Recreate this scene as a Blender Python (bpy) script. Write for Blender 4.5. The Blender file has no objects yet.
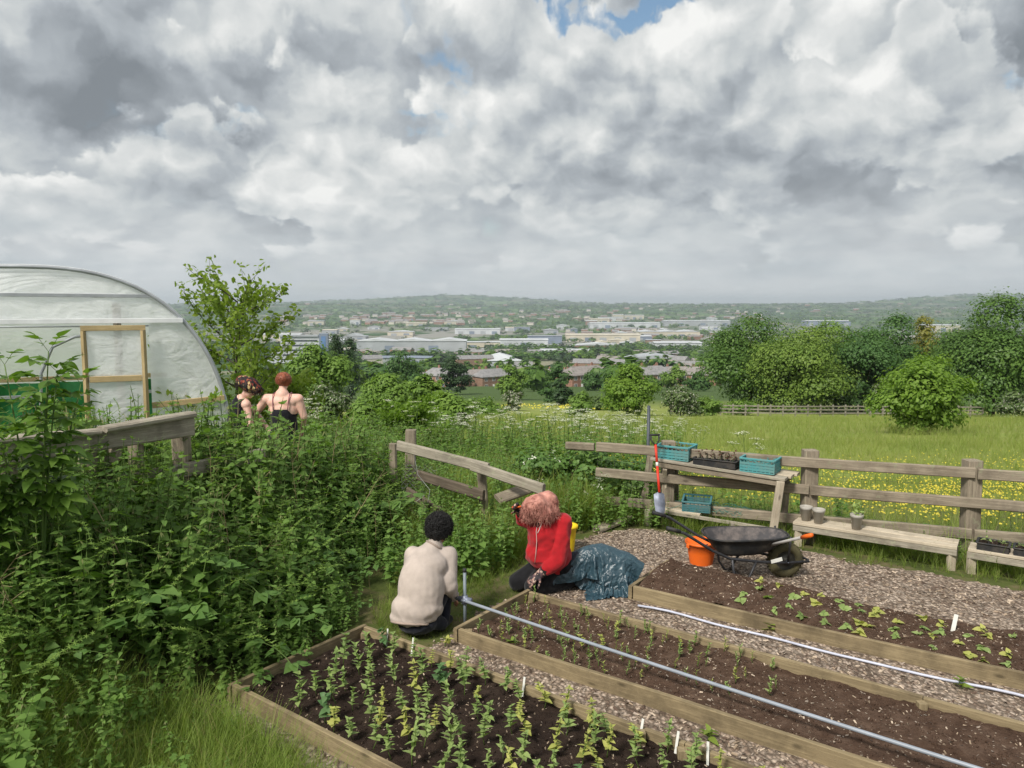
import bpy, bmesh, math, random
import numpy as np
from mathutils import Vector, Matrix, noise
R = math.radians
rng = np.random.default_rng(7)
random.seed(7)
SC = bpy.context.scene
COL = SC.collection
CAM_H = 2.65
FPX = 770.0
PITCH = math.atan(79 / FPX)

def at(px, py, z=0.0):
    """point of the plane at height z seen at this place of the picture"""
    u = (px - 512) / FPX; v = -(py - 384) / FPX
    dy = math.cos(PITCH) + v * math.sin(PITCH); dz = -math.sin(PITCH) + v * math.cos(PITCH)
    t = (z - CAM_H) / dz
    return Vector((u * t, dy * t, z))

def az_el(px, py):
    u = (px - 512) / FPX; v = -(py - 384) / FPX
    dy = math.cos(PITCH) + v * math.sin(PITCH); dz = -math.sin(PITCH) + v * math.cos(PITCH)
    return math.atan2(u, dy), math.atan2(dz, math.hypot(u, dy))

def S(a, b, x):
    t = np.clip((np.asarray(x, float) - a) / (b - a), 0, 1)
    return t * t * (3 - 2 * t)

# ---------------------------------------------------------------- objects
def tag(o, label=None, cat=None, group=None, kind=None):
    if label: o['label'] = label
    if cat: o['category'] = cat
    if group: o['group'] = group
    if kind: o['kind'] = kind
    return o

def link(name, me, mat=None, parent=None, loc=None, rot=None):
    o = bpy.data.objects.new(name, me); COL.objects.link(o)
    if mat is not None:
        for m in (mat if isinstance(mat, (list, tuple)) else [mat]): me.materials.append(m)
    if parent is not None: o.parent = parent
    if loc is not None: o.location = loc
    if rot is not None: o.rotation_euler = rot
    return o

def empty(name, loc=(0, 0, 0), rz=0.0, label=None, cat=None, group=None):
    o = bpy.data.objects.new(name, None); COL.objects.link(o)
    o.empty_display_size = .1
    o.location = loc; o.rotation_euler = (0, 0, rz)
    return tag(o, label, cat, group)

def copy_tree(o, parent=None):
    c = o.copy(); COL.objects.link(c)
    if parent is not None: c.parent = parent
    for ch in o.children: copy_tree(ch, c)
    return c

def np_mesh(name, V, F, smooth=False, midx=None):
    """V (n,3); F list of (m,k) index arrays"""
    me = bpy.data.meshes.new(name)
    V = np.ascontiguousarray(V, dtype=np.float32)
    if not isinstance(F, list): F = [F]
    F = [np.asarray(f, dtype=np.int32) for f in F if len(f)]
    me.vertices.add(len(V)); me.vertices.foreach_set('co', V.ravel())
    nl = sum(f.size for f in F); npoly = sum(len(f) for f in F)
    me.loops.add(nl); me.polygons.add(npoly)
    me.loops.foreach_set('vertex_index', np.concatenate([f.ravel() for f in F]))
    st = []; tot = 0
    for f in F:
        k = f.shape[1]; st.append(tot + np.arange(len(f)) * k); tot += f.size
    me.polygons.foreach_set('loop_start', np.concatenate(st).astype(np.int32))
    if midx is not None: me.polygons.foreach_set('material_index', np.asarray(midx, np.int32))
    if smooth: me.polygons.foreach_set('use_smooth', np.ones(npoly, bool))
    me.update(calc_edges=True); me.validate()
    return me

class MB:
    """collects shapes into one mesh"""
    def __init__(s): s.v = []; s.f = []; s.n = 0; s.sm = []
    def add(s, verts, faces, smooth=False):
        s.v.extend([tuple(v) for v in verts]); s.f.extend([tuple(i + s.n for i in f) for f in faces])
        s.sm.extend([smooth] * len(faces)); s.n += len(verts); return s
    def box(s, c, d, rot=None, bev=0.0, taper=1.0):
        """centre, full size, rotation matrix/euler; chamfered when bev"""
        M = rot if isinstance(rot, Matrix) else (Matrix.Rotation(rot, 3, 'Z') if isinstance(rot, (int, float)) else Matrix.Identity(3))
        c = Vector(c); hx, hy, hz = [q / 2 for q in d]; b = min(bev, hx * .9, hy * .9, hz * .9)
        if b <= 0:
            vs = [Vector((x * hx * (taper if z < 0 else 1), y * hy * (taper if z < 0 else 1), z * hz)) for x in (-1, 1) for y in (-1, 1) for z in (-1, 1)]
            fs = [(0, 1, 3, 2), (4, 6, 7, 5), (0, 4, 5, 1), (2, 3, 7, 6), (0, 2, 6, 4), (1, 5, 7, 3)]
            return s.add([M @ v + c for v in vs], fs)
        bm = bmesh.new()
        bmesh.ops.create_cube(bm, size=1)
        for v in bm.verts:
            k = taper if v.co.z < 0 else 1
            v.co = Vector((v.co.x * d[0] * k, v.co.y * d[1] * k, v.co.z * d[2]))
        bmesh.ops.bevel(bm, geom=list(bm.edges), offset=b, segments=1, affect='EDGES', profile=.5)
        bm.verts.ensure_lookup_table(); bm.verts.index_update()
        s.add([M @ v.co + c for v in bm.verts], [[v.index for v in f.verts] for f in bm.faces]); bm.free(); return s
    def beam(s, a, b, w, h, bev=.004, roll=0.0, n=1, wob=0.0):
        """rectangular bar from a to b, w across, h in height; with n pieces and a wobble for worn timber"""
        a = Vector(a); b = Vector(b); d = b - a; L = d.length; x = d.normalized()
        up = Vector((0, 0, 1)) if abs(x.z) < .95 else Vector((0, 1, 0))
        y = up.cross(x).normalized(); z = x.cross(y).normalized()
        if roll: q = Matrix.Rotation(roll, 3, x); y = q @ y; z = q @ z
        bb = min(bev, w * .3, h * .3); hw, hh = w / 2, h / 2
        prof = [(-hw + bb, -hh), (hw - bb, -hh), (hw, -hh + bb), (hw, hh - bb), (hw - bb, hh), (-hw + bb, hh), (-hw, hh - bb), (-hw, -hh + bb)]
        vs = []
        for i in range(n + 1):
            t = i / n; off = Vector((random.uniform(-wob, wob), random.uniform(-wob, wob), random.uniform(-wob, wob))) if wob else Vector()
            for (p, q) in prof: vs.append(a + d * t + y * p + z * q + off + (Vector([random.uniform(-wob, wob) * .35 for _ in range(3)]) if wob else Vector()))
        fs = [tuple(range(7, -1, -1)), tuple(range(n * 8, n * 8 + 8))]
        for i in range(n):
            for k in range(8): fs.append((i * 8 + k, i * 8 + (k + 1) % 8, (i + 1) * 8 + (k + 1) % 8, (i + 1) * 8 + k))
        return s.add(vs, fs)
    def tube(s, pts, r, n=8, caps=True, smooth=True):
        pts = [Vector(p) for p in pts]; rs = r if isinstance(r, (list, tuple)) else [r] * len(pts)
        vs = []; fs = []; prev = None
        for i, p in enumerate(pts):
            d = (pts[min(i + 1, len(pts) - 1)] - pts[max(i - 1, 0)]).normalized()
            if prev is None:
                u = Vector((0, 0, 1)) if abs(d.z) < .9 else Vector((1, 0, 0)); prev = d.cross(u).normalized()
            a = (prev - d * prev.dot(d)).normalized(); b = d.cross(a); prev = a
            for k in range(n):
                t = 2 * math.pi * k / n; vs.append(p + (a * math.cos(t) + b * math.sin(t)) * rs[i])
        for i in range(len(pts) - 1):
            for k in range(n): fs.append((i * n + k, i * n + (k + 1) % n, (i + 1) * n + (k + 1) % n, (i + 1) * n + k))
        if caps: fs.append(tuple(range(n - 1, -1, -1))); fs.append(tuple(range((len(pts) - 1) * n, len(pts) * n)))
        return s.add(vs, fs, smooth)
    def lathe(s, prof, n=20, c=(0, 0, 0), M=None, smooth=True):
        c = Vector(c); M = M or Matrix.Identity(3); vs = []; fs = []
        for (r, z) in prof:
            for k in range(n):
                t = 2 * math.pi * k / n; vs.append(M @ Vector((r * math.cos(t), r * math.sin(t), z)) + c)
        for i in range(len(prof) - 1):
            for k in range(n): fs.append((i * n + k, i * n + (k + 1) % n, (i + 1) * n + (k + 1) % n, (i + 1) * n + k))
        return s.add(vs, fs, smooth)
    def sphere(s, c, r, n=12, m=8, sc=(1, 1, 1), M=None):
        pr = [(max(1e-4, math.sin(math.pi * i / m)) * r, -math.cos(math.pi * i / m) * r) for i in range(m + 1)]
        c = Vector(c); M = M or Matrix.Identity(3)
        D = M @ Matrix.Diagonal(sc)
        return s.lathe(pr, n, c, D)
    def mesh(s, name):
        me = bpy.data.meshes.new(name); me.from_pydata(s.v, [], s.f); me.update()
        me.polygons.foreach_set('use_smooth', s.sm); return me
    def build(s, name, mat, parent=None, loc=None, rot=None):
        return link(name, s.mesh(name), mat, parent, loc, rot)

# ---------------------------------------------------------------- numpy scatter
def rot_z(a):
    c, s_ = np.cos(a), np.sin(a); z = np.zeros_like(a); o = np.ones_like(a)
    return np.stack([np.stack([c, -s_, z], -1), np.stack([s_, c, z], -1), np.stack([z, z, o], -1)], -2)
def rot_x(a):
    c, s_ = np.cos(a), np.sin(a); z = np.zeros_like(a); o = np.ones_like(a)
    return np.stack([np.stack([o, z, z], -1), np.stack([z, c, -s_], -1), np.stack([z, s_, c], -1)], -2)
def frames(nrm, spin):
    """matrices whose z column is nrm"""
    n = nrm / np.maximum(np.linalg.norm(nrm, axis=-1, keepdims=True), 1e-9)
    ref = np.where(np.abs(n[:, 2:3]) < .9, np.array([[0., 0, 1]]), np.array([[1., 0, 0]]))
    a = np.cross(ref, n); a /= np.maximum(np.linalg.norm(a, axis=-1, keepdims=True), 1e-9); b = np.cross(n, a)
    return np.einsum('nij,njk->nik', np.stack([a, b, n], -1), rot_z(spin))
class Scat:
    """accumulates copies of templates (V, [F...]) into big arrays"""
    def __init__(s): s.V = []; s.F = {}; s.n = 0; s.M = {}
    def put(s, tpl, pos, Mx, sc, mi=0):
        V, Fs = tpl; N = len(pos)
        if N == 0: return
        sc = np.broadcast_to(np.asarray(sc, float).reshape(-1, 1) if np.ndim(sc) < 2 else sc, (N, 3)) if np.ndim(sc) else np.full((N, 3), sc)
        P = np.einsum('nij,vj->nvi', Mx * sc[:, None, :], V) + pos[:, None, :]
        base = s.n + np.arange(N) * len(V)
        for j, F in enumerate(Fs):
            F = np.asarray(F); k = F.shape[1]
            s.F.setdefault(k, []).append((F[None] + base[:, None, None]).reshape(-1, k))
            s.M.setdefault(k, []).append(np.full(N * len(F), mi[j] if isinstance(mi, (list, tuple)) else mi))
        s.V.append(P.reshape(-1, 3)); s.n += N * len(V)
    def mesh(s, name, smooth=False):
        if not s.V: return bpy.data.meshes.new(name)
        ks = list(s.F)
        return np_mesh(name, np.concatenate(s.V), [np.concatenate(s.F[k]) for k in ks], smooth, np.concatenate([np.concatenate(s.M[k]) for k in ks]))
    def build(s, name, mats, parent=None, smooth=False): return link(name, s.mesh(name, smooth), mats, parent)

# ---------------------------------------------------------------- node helper
class NT:
    def __init__(s, nt): s.nt = nt; s.N = nt.nodes; s.L = nt.links
    def n(s, t, **kw):
        nd = s.N.new(t)
        for k, v in kw.items():
            if k.startswith('i_'):
                key = k[2:]; sock = nd.inputs[int(key)] if key.isdigit() else nd.inputs[key.replace('_', ' ')]
                s.put(sock, v)
            else: setattr(nd, k, v)
        return nd
    def put(s, sock, v):
        if hasattr(v, 'is_linked') or isinstance(v, bpy.types.NodeSocket): s.L.new(v, sock)
        else:
            if isinstance(v, (tuple, list)) and len(v) == 3 and sock.type == 'RGBA': v = (*v, 1)
            sock.default_value = v
    def m(s, op, a, b=None, c=None, clamp=False):
        nd = s.N.new('ShaderNodeMath'); nd.operation = op; nd.use_clamp = clamp; s.put(nd.inputs[0], a)
        if b is not None: s.put(nd.inputs[1], b)
        if c is not None: s.put(nd.inputs[2], c)
        return nd.outputs[0]
    def vm(s, op, a, b=None, scale=None):
        nd = s.N.new('ShaderNodeVectorMath'); nd.operation = op; s.put(nd.inputs[0], a)
        if b is not None: s.put(nd.inputs[1], b)
        if scale is not None: s.put(nd.inputs['Scale'], scale)
        return nd.outputs[0]
    def xyz(s, x, y, z): return s.n('ShaderNodeCombineXYZ', i_0=x, i_1=y, i_2=z).outputs[0]
    def noise(s, vec, scale=5, detail=4, rough=.5, dist=0, lac=2.0, col=False):
        nd = s.n('ShaderNodeTexNoise', i_Scale=scale, i_Detail=detail, i_Roughness=rough, i_Distortion=dist, i_Lacunarity=lac)
        if vec is not None: s.put(nd.inputs['Vector'], vec)
        return nd.outputs['Color' if col else 'Fac']
    def ramp(s, fac, stops, interp='LINEAR'):
        nd = s.N.new('ShaderNodeValToRGB'); cr = nd.color_ramp; cr.interpolation = interp
        while len(cr.elements) < len(stops): cr.elements.new(.5)
        for e, (p, c) in zip(cr.elements, stops):
            e.position = p; e.color = (*c, 1) if len(c) == 3 else c
        s.put(nd.inputs[0], fac); return nd.outputs[0]
    def mix(s, fac, a, b, blend='MIX'):
        nd = s.N.new('ShaderNodeMix'); nd.data_type = 'RGBA'; nd.blend_type = blend
        s.put(nd.inputs[0], fac); s.put(nd.inputs[6], a); s.put(nd.inputs[7], b); return nd.outputs[2]
    def mr(s, x, a, b, c=0., d=1., smooth=False):
        nd = s.N.new('ShaderNodeMapRange'); nd.interpolation_type = 'SMOOTHSTEP' if smooth else 'LINEAR'
        for i, v in enumerate((x, a, b, c, d)): s.put(nd.inputs[i], v)
        return nd.outputs[0]

def new_mat(name):
    m = bpy.data.materials.new(name); m.use_nodes = True; m.node_tree.nodes.clear(); return m, NT(m.node_tree)
def finish(T, bsdf): o = T.n('ShaderNodeOutputMaterial'); T.L.new(bsdf, o.inputs['Surface'])

def mat_basic(name, col, rough=.7, var=.15, scale=12., bump=.2, bscale=60., metal=0., spec=.4, col2=None, stretch=None, sheen=0., bdist=.004):
    """base colour mottled by noise, with a fine bump"""
    m, T = new_mat(name)
    tc = T.n('ShaderNodeTexCoord').outputs['Object']
    v = T.vm('MULTIPLY', tc, stretch) if stretch else tc
    f = T.noise(v, scale, 5, .6)
    c2 = col2 or tuple(c * (1 - var * 1.6) for c in col); c1 = tuple(min(1, c * (1 + var)) for c in col)
    c = T.ramp(f, [(.3, c2), (.7, c1)])
    b = T.n('ShaderNodeBump', i_Strength=bump, i_Distance=bdist, i_Height=T.noise(v, bscale, 4, .6))
    p = T.n('ShaderNodeBsdfPrincipled', i_Base_Color=c, i_Roughness=rough, i_Metallic=metal, i_Specular_IOR_Level=spec, i_Normal=b.outputs[0])
    if sheen: p.inputs['Sheen Weight'].default_value = sheen
    finish(T, p.outputs[0]); return m

def mat_leaf(name, c_dark, c_mid, c_light, trans=.35, rough=.5, spec=.25, yellow=None, zsc=1.5):
    """leaf with its own tone per leaf, and light through it"""
    m, T = new_mat(name)
    g = T.n('ShaderNodeNewGeometry')
    big = T.noise(g.outputs['Position'], zsc, 2, .5)
    f = T.m('ADD', T.m('MULTIPLY', g.outputs['Random Per Island'], .42), T.m('MULTIPLY', T.m('SUBTRACT', big, .22), 1.1), clamp=True)
    st = [(.05, c_dark), (.45, c_mid), (.9, c_light)]
    c = T.ramp(f, st)
    if yellow:
        y = T.m('GREATER_THAN', g.outputs['Random Per Island'], yellow[0]); c = T.mix(y, c, (*yellow[1], 1))
    p = T.n('ShaderNodeBsdfPrincipled', i_Base_Color=c, i_Roughness=rough, i_Specular_IOR_Level=spec)
    tcol = T.mix(1.0, c, (1.15, 1.25, .5, 1), 'MULTIPLY')
    t = T.n('ShaderNodeBsdfTranslucent', i_Color=tcol)
    mx = T.n('ShaderNodeMixShader', i_0=trans); T.L.new(p.outputs[0], mx.inputs[1]); T.L.new(t.outputs[0], mx.inputs[2])
    finish(T, mx.outputs[0]); return m

def mat_wood(name, c1, c2, rough=.85, stain=None, knots=True):
    """timber: grain along the longest (local) direction via generated coords is unknown, so use a 3-axis stretched noise picked per face normal-free object space"""
    m, T = new_mat(name)
    tc = T.n('ShaderNodeTexCoord').outputs['Object']
    v = T.vm('MULTIPLY', tc, (2.2, 2.2, 40))
    f = T.noise(v, 2.2, 6, .65, .3)
    f2 = T.noise(tc, 3.0, 4, .6)
    c = T.ramp(f, [(.3, c2), (.62, c1)])
    c = T.mix(T.mr(f2, .45, .7, 0., .65), c, stain or tuple(x * .45 for x in c2))
    vo = T.n('ShaderNodeTexVoronoi', i_Scale=3.1); T.put(vo.inputs['Vector'], T.vm('MULTIPLY', tc, (1, 1, 2.2)))
    if knots: c = T.mix(T.mr(vo.outputs['Distance'], .06, .12, .75, 0.), c, tuple(x * .3 for x in c2))
    b = T.n('ShaderNodeBump', i_Strength=.5, i_Distance=.004, i_Height=f)
    p = T.n('ShaderNodeBsdfPrincipled', i_Base_Color=c, i_Roughness=rough, i_Specular_IOR_Level=.2, i_Normal=b.outputs[0])
    finish(T, p.outputs[0]); return m
# ================================================================ camera, light, sky
cam = bpy.data.cameras.new('camera'); co = bpy.data.objects.new('camera', cam); COL.objects.link(co)
cam.sensor_width = 36; cam.sensor_fit = 'HORIZONTAL'; cam.lens = 36 * FPX / 1024
cam.clip_start = .05; cam.clip_end = 40000
co.location = (0, 0, CAM_H); co.rotation_euler = (math.pi / 2 - PITCH, 0, 0)
SC.camera = co
SC.view_settings.view_transform = 'Standard'; SC.view_settings.look = 'None'
SC.view_settings.gamma = 1; SC.view_settings.use_curve_mapping = False; SC.view_settings.exposure = 0.95
SUN_DIR = Vector((-.45, -.62, .82)).normalized()
sl = bpy.data.lights.new('sun', 'SUN'); sl.energy = 2.4; sl.angle = R(12); sl.color = (1, .95, .87)
so = bpy.data.objects.new('sun', sl); COL.objects.link(so)
so.rotation_euler = (-SUN_DIR).to_track_quat('-Z', 'Y').to_euler(); so.location = (0, 0, 30)

W = bpy.data.worlds.new('World'); SC.world = W; W.use_nodes = True; W.node_tree.nodes.clear()
def build_world():
    T = NT(W.node_tree)
    d = T.n('ShaderNodeTexCoord').outputs['Generated']
    sep = T.n('ShaderNodeSeparateXYZ', i_0=d).outputs
    az = T.m('ARCTAN2', sep[0], sep[1]); el = T.m('ARCSINE', sep[2])
    sky = T.n('ShaderNodeTexSky', sky_type='NISHITA', sun_disc=False, sun_elevation=math.asin(SUN_DIR.z), sun_rotation=math.atan2(SUN_DIR.x, SUN_DIR.y), air_density=1.2, dust_density=1.5)
    blue = T.mix(1.0, sky.outputs[0], (.11, .12, .12, 1), 'MULTIPLY')
    # perspective of a cloud deck: banks crowd together and flatten towards the horizon
    elp = T.m('MAXIMUM', el, 0.0)
    k = T.m('DIVIDE', 1.0, T.m('ADD', elp, .18))
    u = T.m('MULTIPLY', az, 2.15)
    v = T.m('MULTIPLY', T.m('LOGARITHM', T.m('ADD', elp, .16), math.e), .95)
    P = T.xyz(u, v, 0.0)
    def noise2(vec, scale, detail, rough, col=False):
        nd = T.n('ShaderNodeTexNoise', noise_dimensions='2D', i_Scale=scale, i_Detail=detail, i_Roughness=rough)
        T.put(nd.inputs['Vector'], vec); return nd.outputs['Color' if col else 'Fac']
    warp = T.vm('SUBTRACT', noise2(P, 4.2, 5, .6, True), (.5, .5, .5))
    ws = T.n('ShaderNodeSeparateXYZ', i_0=warp).outputs
    # warped az/el used by the cloud masses
    sc_el = T.m('MULTIPLY_ADD', elp, .45, .036)
    AE = T.xyz(T.m('MULTIPLY_ADD', ws[0], T.m('MULTIPLY', sc_el, .9), az), T.m('MULTIPLY_ADD', ws[1], sc_el, el), 0.0)
    def total(lst, base):
        t = base
        for (px, py, rx, ry, amp) in lst:
            a, e = az_el(px, py)
            q = T.n('ShaderNodeVectorMath', operation='MULTIPLY_ADD'); T.put(q.inputs[0], AE)
            q.inputs[1].default_value = (FPX / rx, FPX / ry, 0); q.inputs[2].default_value = (-a * FPX / rx, -e * FPX / ry, 0)
            dp = T.n('ShaderNodeVectorMath', operation='DOT_PRODUCT', i_0=q.outputs[0], i_1=q.outputs[0]).outputs['Value']
            t = T.m('MULTIPLY_ADD', T.m('POWER', .36788, dp), amp, t)
        return t
    def vo(vec, sc):
        n_ = T.n('ShaderNodeTexVoronoi', voronoi_dimensions='2D', feature='F1', i_Scale=sc); T.put(n_.inputs['Vector'], vec); return n_.outputs['Distance']
    def billow(vec):
        vec = T.vm('ADD', vec, T.vm('SCALE', warp, scale=.16))
        a = noise2(vec, 1.85, 7, .48); b = vo(vec, 4.2); c = vo(vec, 14.0)
        t = T.m('MULTIPLY_ADD', T.m('SUBTRACT', .45, b), .20, a)
        return T.m('MULTIPLY_ADD', T.m('SUBTRACT', .45, c), .10, t)
    def layer(seed, up=.11):
        Ps = T.vm('ADD', P, (seed * 3.7, seed * 1.9, 0))
        a = billow(Ps); b = billow(T.vm('ADD', Ps, (-up * .45, up, 0)))
        return a, T.m('SUBTRACT', a, b)
    # dark undersides and bright towers, laid out over the compass
    tone = total([(100, 108, 150, 50, -.15), (110, 60, 170, 70, -.04), (410, 75, 130, 45, -.20), (210, 140, 60, 20, -.12), (700, 160, 80, 45, -.24), (540, 165, 50, 35, -.12), (600, 70, 45, 25, -.06), (850, 125, 70, 16, -.12), (860, 190, 120, 25, -.12),
                  (1000, 60, 110, 80, -.17), (560, 180, 90, 30, -.08), (250, 215, 130, 22, -.08), (40, 20, 120, 45, -.04), (800, 40, 90, 50, .02),
                  (540, 85, 55, 40, .26), (690, 30, 90, 40, .20), (890, 70, 70, 40, .20), (930, 135, 60, 28, .20), (640, 130, 90, 30, .14), (310, 165, 110, 24, .20),
                  (20, 155, 60, 22, .14), (330, 110, 110, 20, .16), (200, 20, 80, 40, .12), (130, 25, 60, 18, .10), (600, 216, 60, 12, .12), (480, 120, 70, 30, .12), (960, 95, 50, 24, .14),
                  (300, 190, 90, 18, .12), (750, 215, 200, 14, .05)], 0.0)
    hole = total([(548, 22, 55, 32, .85), (600, 8, 110, 9, .40), (925, 95, 50, 22, .75), (515, 48, 42, 34, .8), (775, 66, 26, 16, .30), (300, 124, 90, 10, .14), (410, 135, 60, 10, .12), (880, 5, 40, 12, .2)], 0.0)
    n1, e1 = layer(1.0)
    dens = T.m('SUBTRACT', T.m('ADD', n1, .20), hole)
    alpha = T.mr(dens, .36, .56, 0., 1., True)
    lit = T.m('MULTIPLY', e1, 1.5)
    tone2 = T.m('ADD', T.m('MULTIPLY', tone, 1.15), T.m('MULTIPLY', T.m('SUBTRACT', n1, .5), .15))
    b = T.m('ADD', T.m('ADD', .505, tone2), lit)
    # nearer cumulus heads standing in front, crisp against what is behind
    def heads(lst, seed, thr, soft, up):
        Ps = T.vm('ADD', P, (seed * 3.7, seed * 1.9, 0))
        def f(vec):
            vec = T.vm('ADD', vec, T.vm('SCALE', warp, scale=.12)); a = noise2(vec, 3.0, 6, .50); q = vo(vec, 9.0); r_ = vo(vec, 21.0)
            return T.m('MULTIPLY_ADD', T.m('SUBTRACT', .42, r_), .07, T.m('MULTIPLY_ADD', T.m('SUBTRACT', .42, q), .19, a))
        a = f(Ps); c = f(T.vm('ADD', Ps, (-up * .4, up, 0))); mk = T.m('ADD', a, total(lst, -.30))
        al = T.mr(mk, thr, thr + soft, 0., 1., True); e = T.m('SUBTRACT', a, c)
        inner = T.mr(mk, thr, thr + .42, 1., 0.)
        return al, T.m('ADD', T.m('MULTIPLY', e, 1.45), T.m('MULTIPLY', inner, .20))
    H1 = heads([(575, 150, 110, 75, .42), (670, 110, 90, 80, .40), (930, 130, 70, 45, .45), (290, 175, 100, 36, .42), (870, 75, 90, 40, .38), (60, 195, 90, 30, .30), (440, 60, 100, 50, .22), (530, 95, 40, 40, .35)], 5.2, .26, .11, .07)
    b = T.mix(H1[0], b, T.m('ADD', T.m('ADD', .50, T.m('MULTIPLY', tone, .9)), H1[1]))
    alpha = T.m('MAXIMUM', alpha, H1[0])
    # edge of a cloud against the blue glows a little
    b = T.m('ADD', b, T.m('MULTIPLY', T.m('MULTIPLY', alpha, T.m('SUBTRACT', 1.0, alpha)), .35))
    cc = T.ramp(b, [(0., (.215, .24, .265)), (.22, (.30, .33, .36)), (.42, (.42, .455, .485)), (.60, (.56, .59, .60)), (.78, (.71, .725, .72)), (.97, (.89, .89, .87))])
    out = T.mix(alpha, blue, cc)
    # low band of thin cloud and air
    low = T.mr(el, .0, .17, 1., 0., True)
    veil = T.mix(T.mr(noise2(T.vm('MULTIPLY', P, (.5, 1.6, 1)), 3.2, 4, .6), .3, .7), (.54, .59, .62, 1), (.68, .70, .71, 1))
    out = T.mix(T.m('MULTIPLY', low, .86), out, veil)
    vis = T.mr(el, -.3, 0., .15, 1.)
    out = T.mix(vis, (.12, .14, .09, 1), out)
    bg = T.n('ShaderNodeBackground', i_Color=out, i_Strength=.545)
    o = T.n('ShaderNodeOutputWorld'); T.L.new(bg.outputs[0], o.inputs[0])
build_world()
W.cycles.sampling_method = 'MANUAL'; W.cycles.sample_map_resolution = 512
# ================================================================ terrain
_D = np.array([0, 9.5, 14, 20, 30, 45, 65, 90, 130, 200, 300, 450, 800, 1500, 2500, 3200, 4200, 5500, 7000, 8500, 9500, 12000])
_Zr = [0, 0, None, None, None, None, None, None, .128, .113, .104, .100, .080, .0535, .034, .026, .0165, .007, .0005, -.0005, .0015, .004]
_Z = np.array([(0 if i < 2 else -.125 * (d - 9.8)) if r is None or i < 2 else CAM_H - r * d for i, (d, r) in enumerate(zip(_D, _Zr))])
def prof(d):
    ld = np.log(np.maximum(d, 1) + 3); tot = 0
    for k, w in ((-.08, .25), (0, .5), (.08, .25)): tot = tot + w * np.interp(ld + k, np.log(np.maximum(_D, 1) + 3), _Z)
    near = np.interp(d, _D, _Z); t = S(40, 160, d)
    return near * (1 - t) + tot * t
def hnoise(x, y, sc, seed=0.):
    x = x / sc + seed; y = y / sc + seed * 1.7
    return (np.sin(x * 1.7 + 1.3 * np.sin(y * 1.1)) + np.sin(y * 1.9 + 1.7 * np.sin(x * .9 + 2)) + .5 * np.sin(x * 3.9 - y * 2.7) + .35 * np.sin(x * 7.1 + y * 6.3 + 2 * np.sin(x * 2))) / 2.85
FENCE_A = np.array([.9, 10.95]); FENCE_B = np.array([6.6, 7.0])      # back fence line
def ground_z(x, y):
    x = np.asarray(x, float); y = np.asarray(y, float)
    # distance measured so that the slope starts behind the back fence, which runs obliquely
    yy = y + .55 * np.clip(x - .5, 0, 6) * (1 - S(25, 70, y))
    d = np.where(y < 60, yy, np.hypot(x * .35, y))
    z = prof(d)
    # bank on the left and the rise the viewer stands on
    z = z + .68 * S(-1.9, -3.3, x) * S(10.5, 6.5, y) + .08 * S(-2.0, -4.0, x) * S(6, 9, y) * S(25, 14, y)
    z = z + 1.05 * S(3.5, .8, y)
    z = z + np.where(y > 20, hnoise(x, y, 45.) * .35 * S(20, 60, y), 0)
    z = z + S(150, 400, y) * hnoise(x, y, 260., 3.) * 2.5
    z = z + S(2800, 4500, y) * hnoise(x, y, 700., 5.) * 9
    z = z + S(5500, 7500, y) * hnoise(x, y, 1500., 8.) * 9
    # the two hills on the skyline
    z = z + 118 * np.exp(-((x + 700) / 1500) ** 2 - ((y - 9300) / 1300) ** 2) * S(6800, 9000, y)
    z = z + 92 * np.exp(-((x - 4450) / 900) ** 2 - ((y - 7300) / 1000) ** 2)
    z = z + 25 * np.exp(-((x + 1600) / 500) ** 2 - ((y - 6000) / 700) ** 2)
    z = z - S(9600, 14000, y) * 150
    return z
def gz(x, y): return float(ground_z(x, y))
def on_ground(px, d):
    """terrain point at distance d in the direction of this picture column"""
    x = (px - 512) / FPX * d * 1.0
    return Vector((x, d, gz(x, d)))

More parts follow.
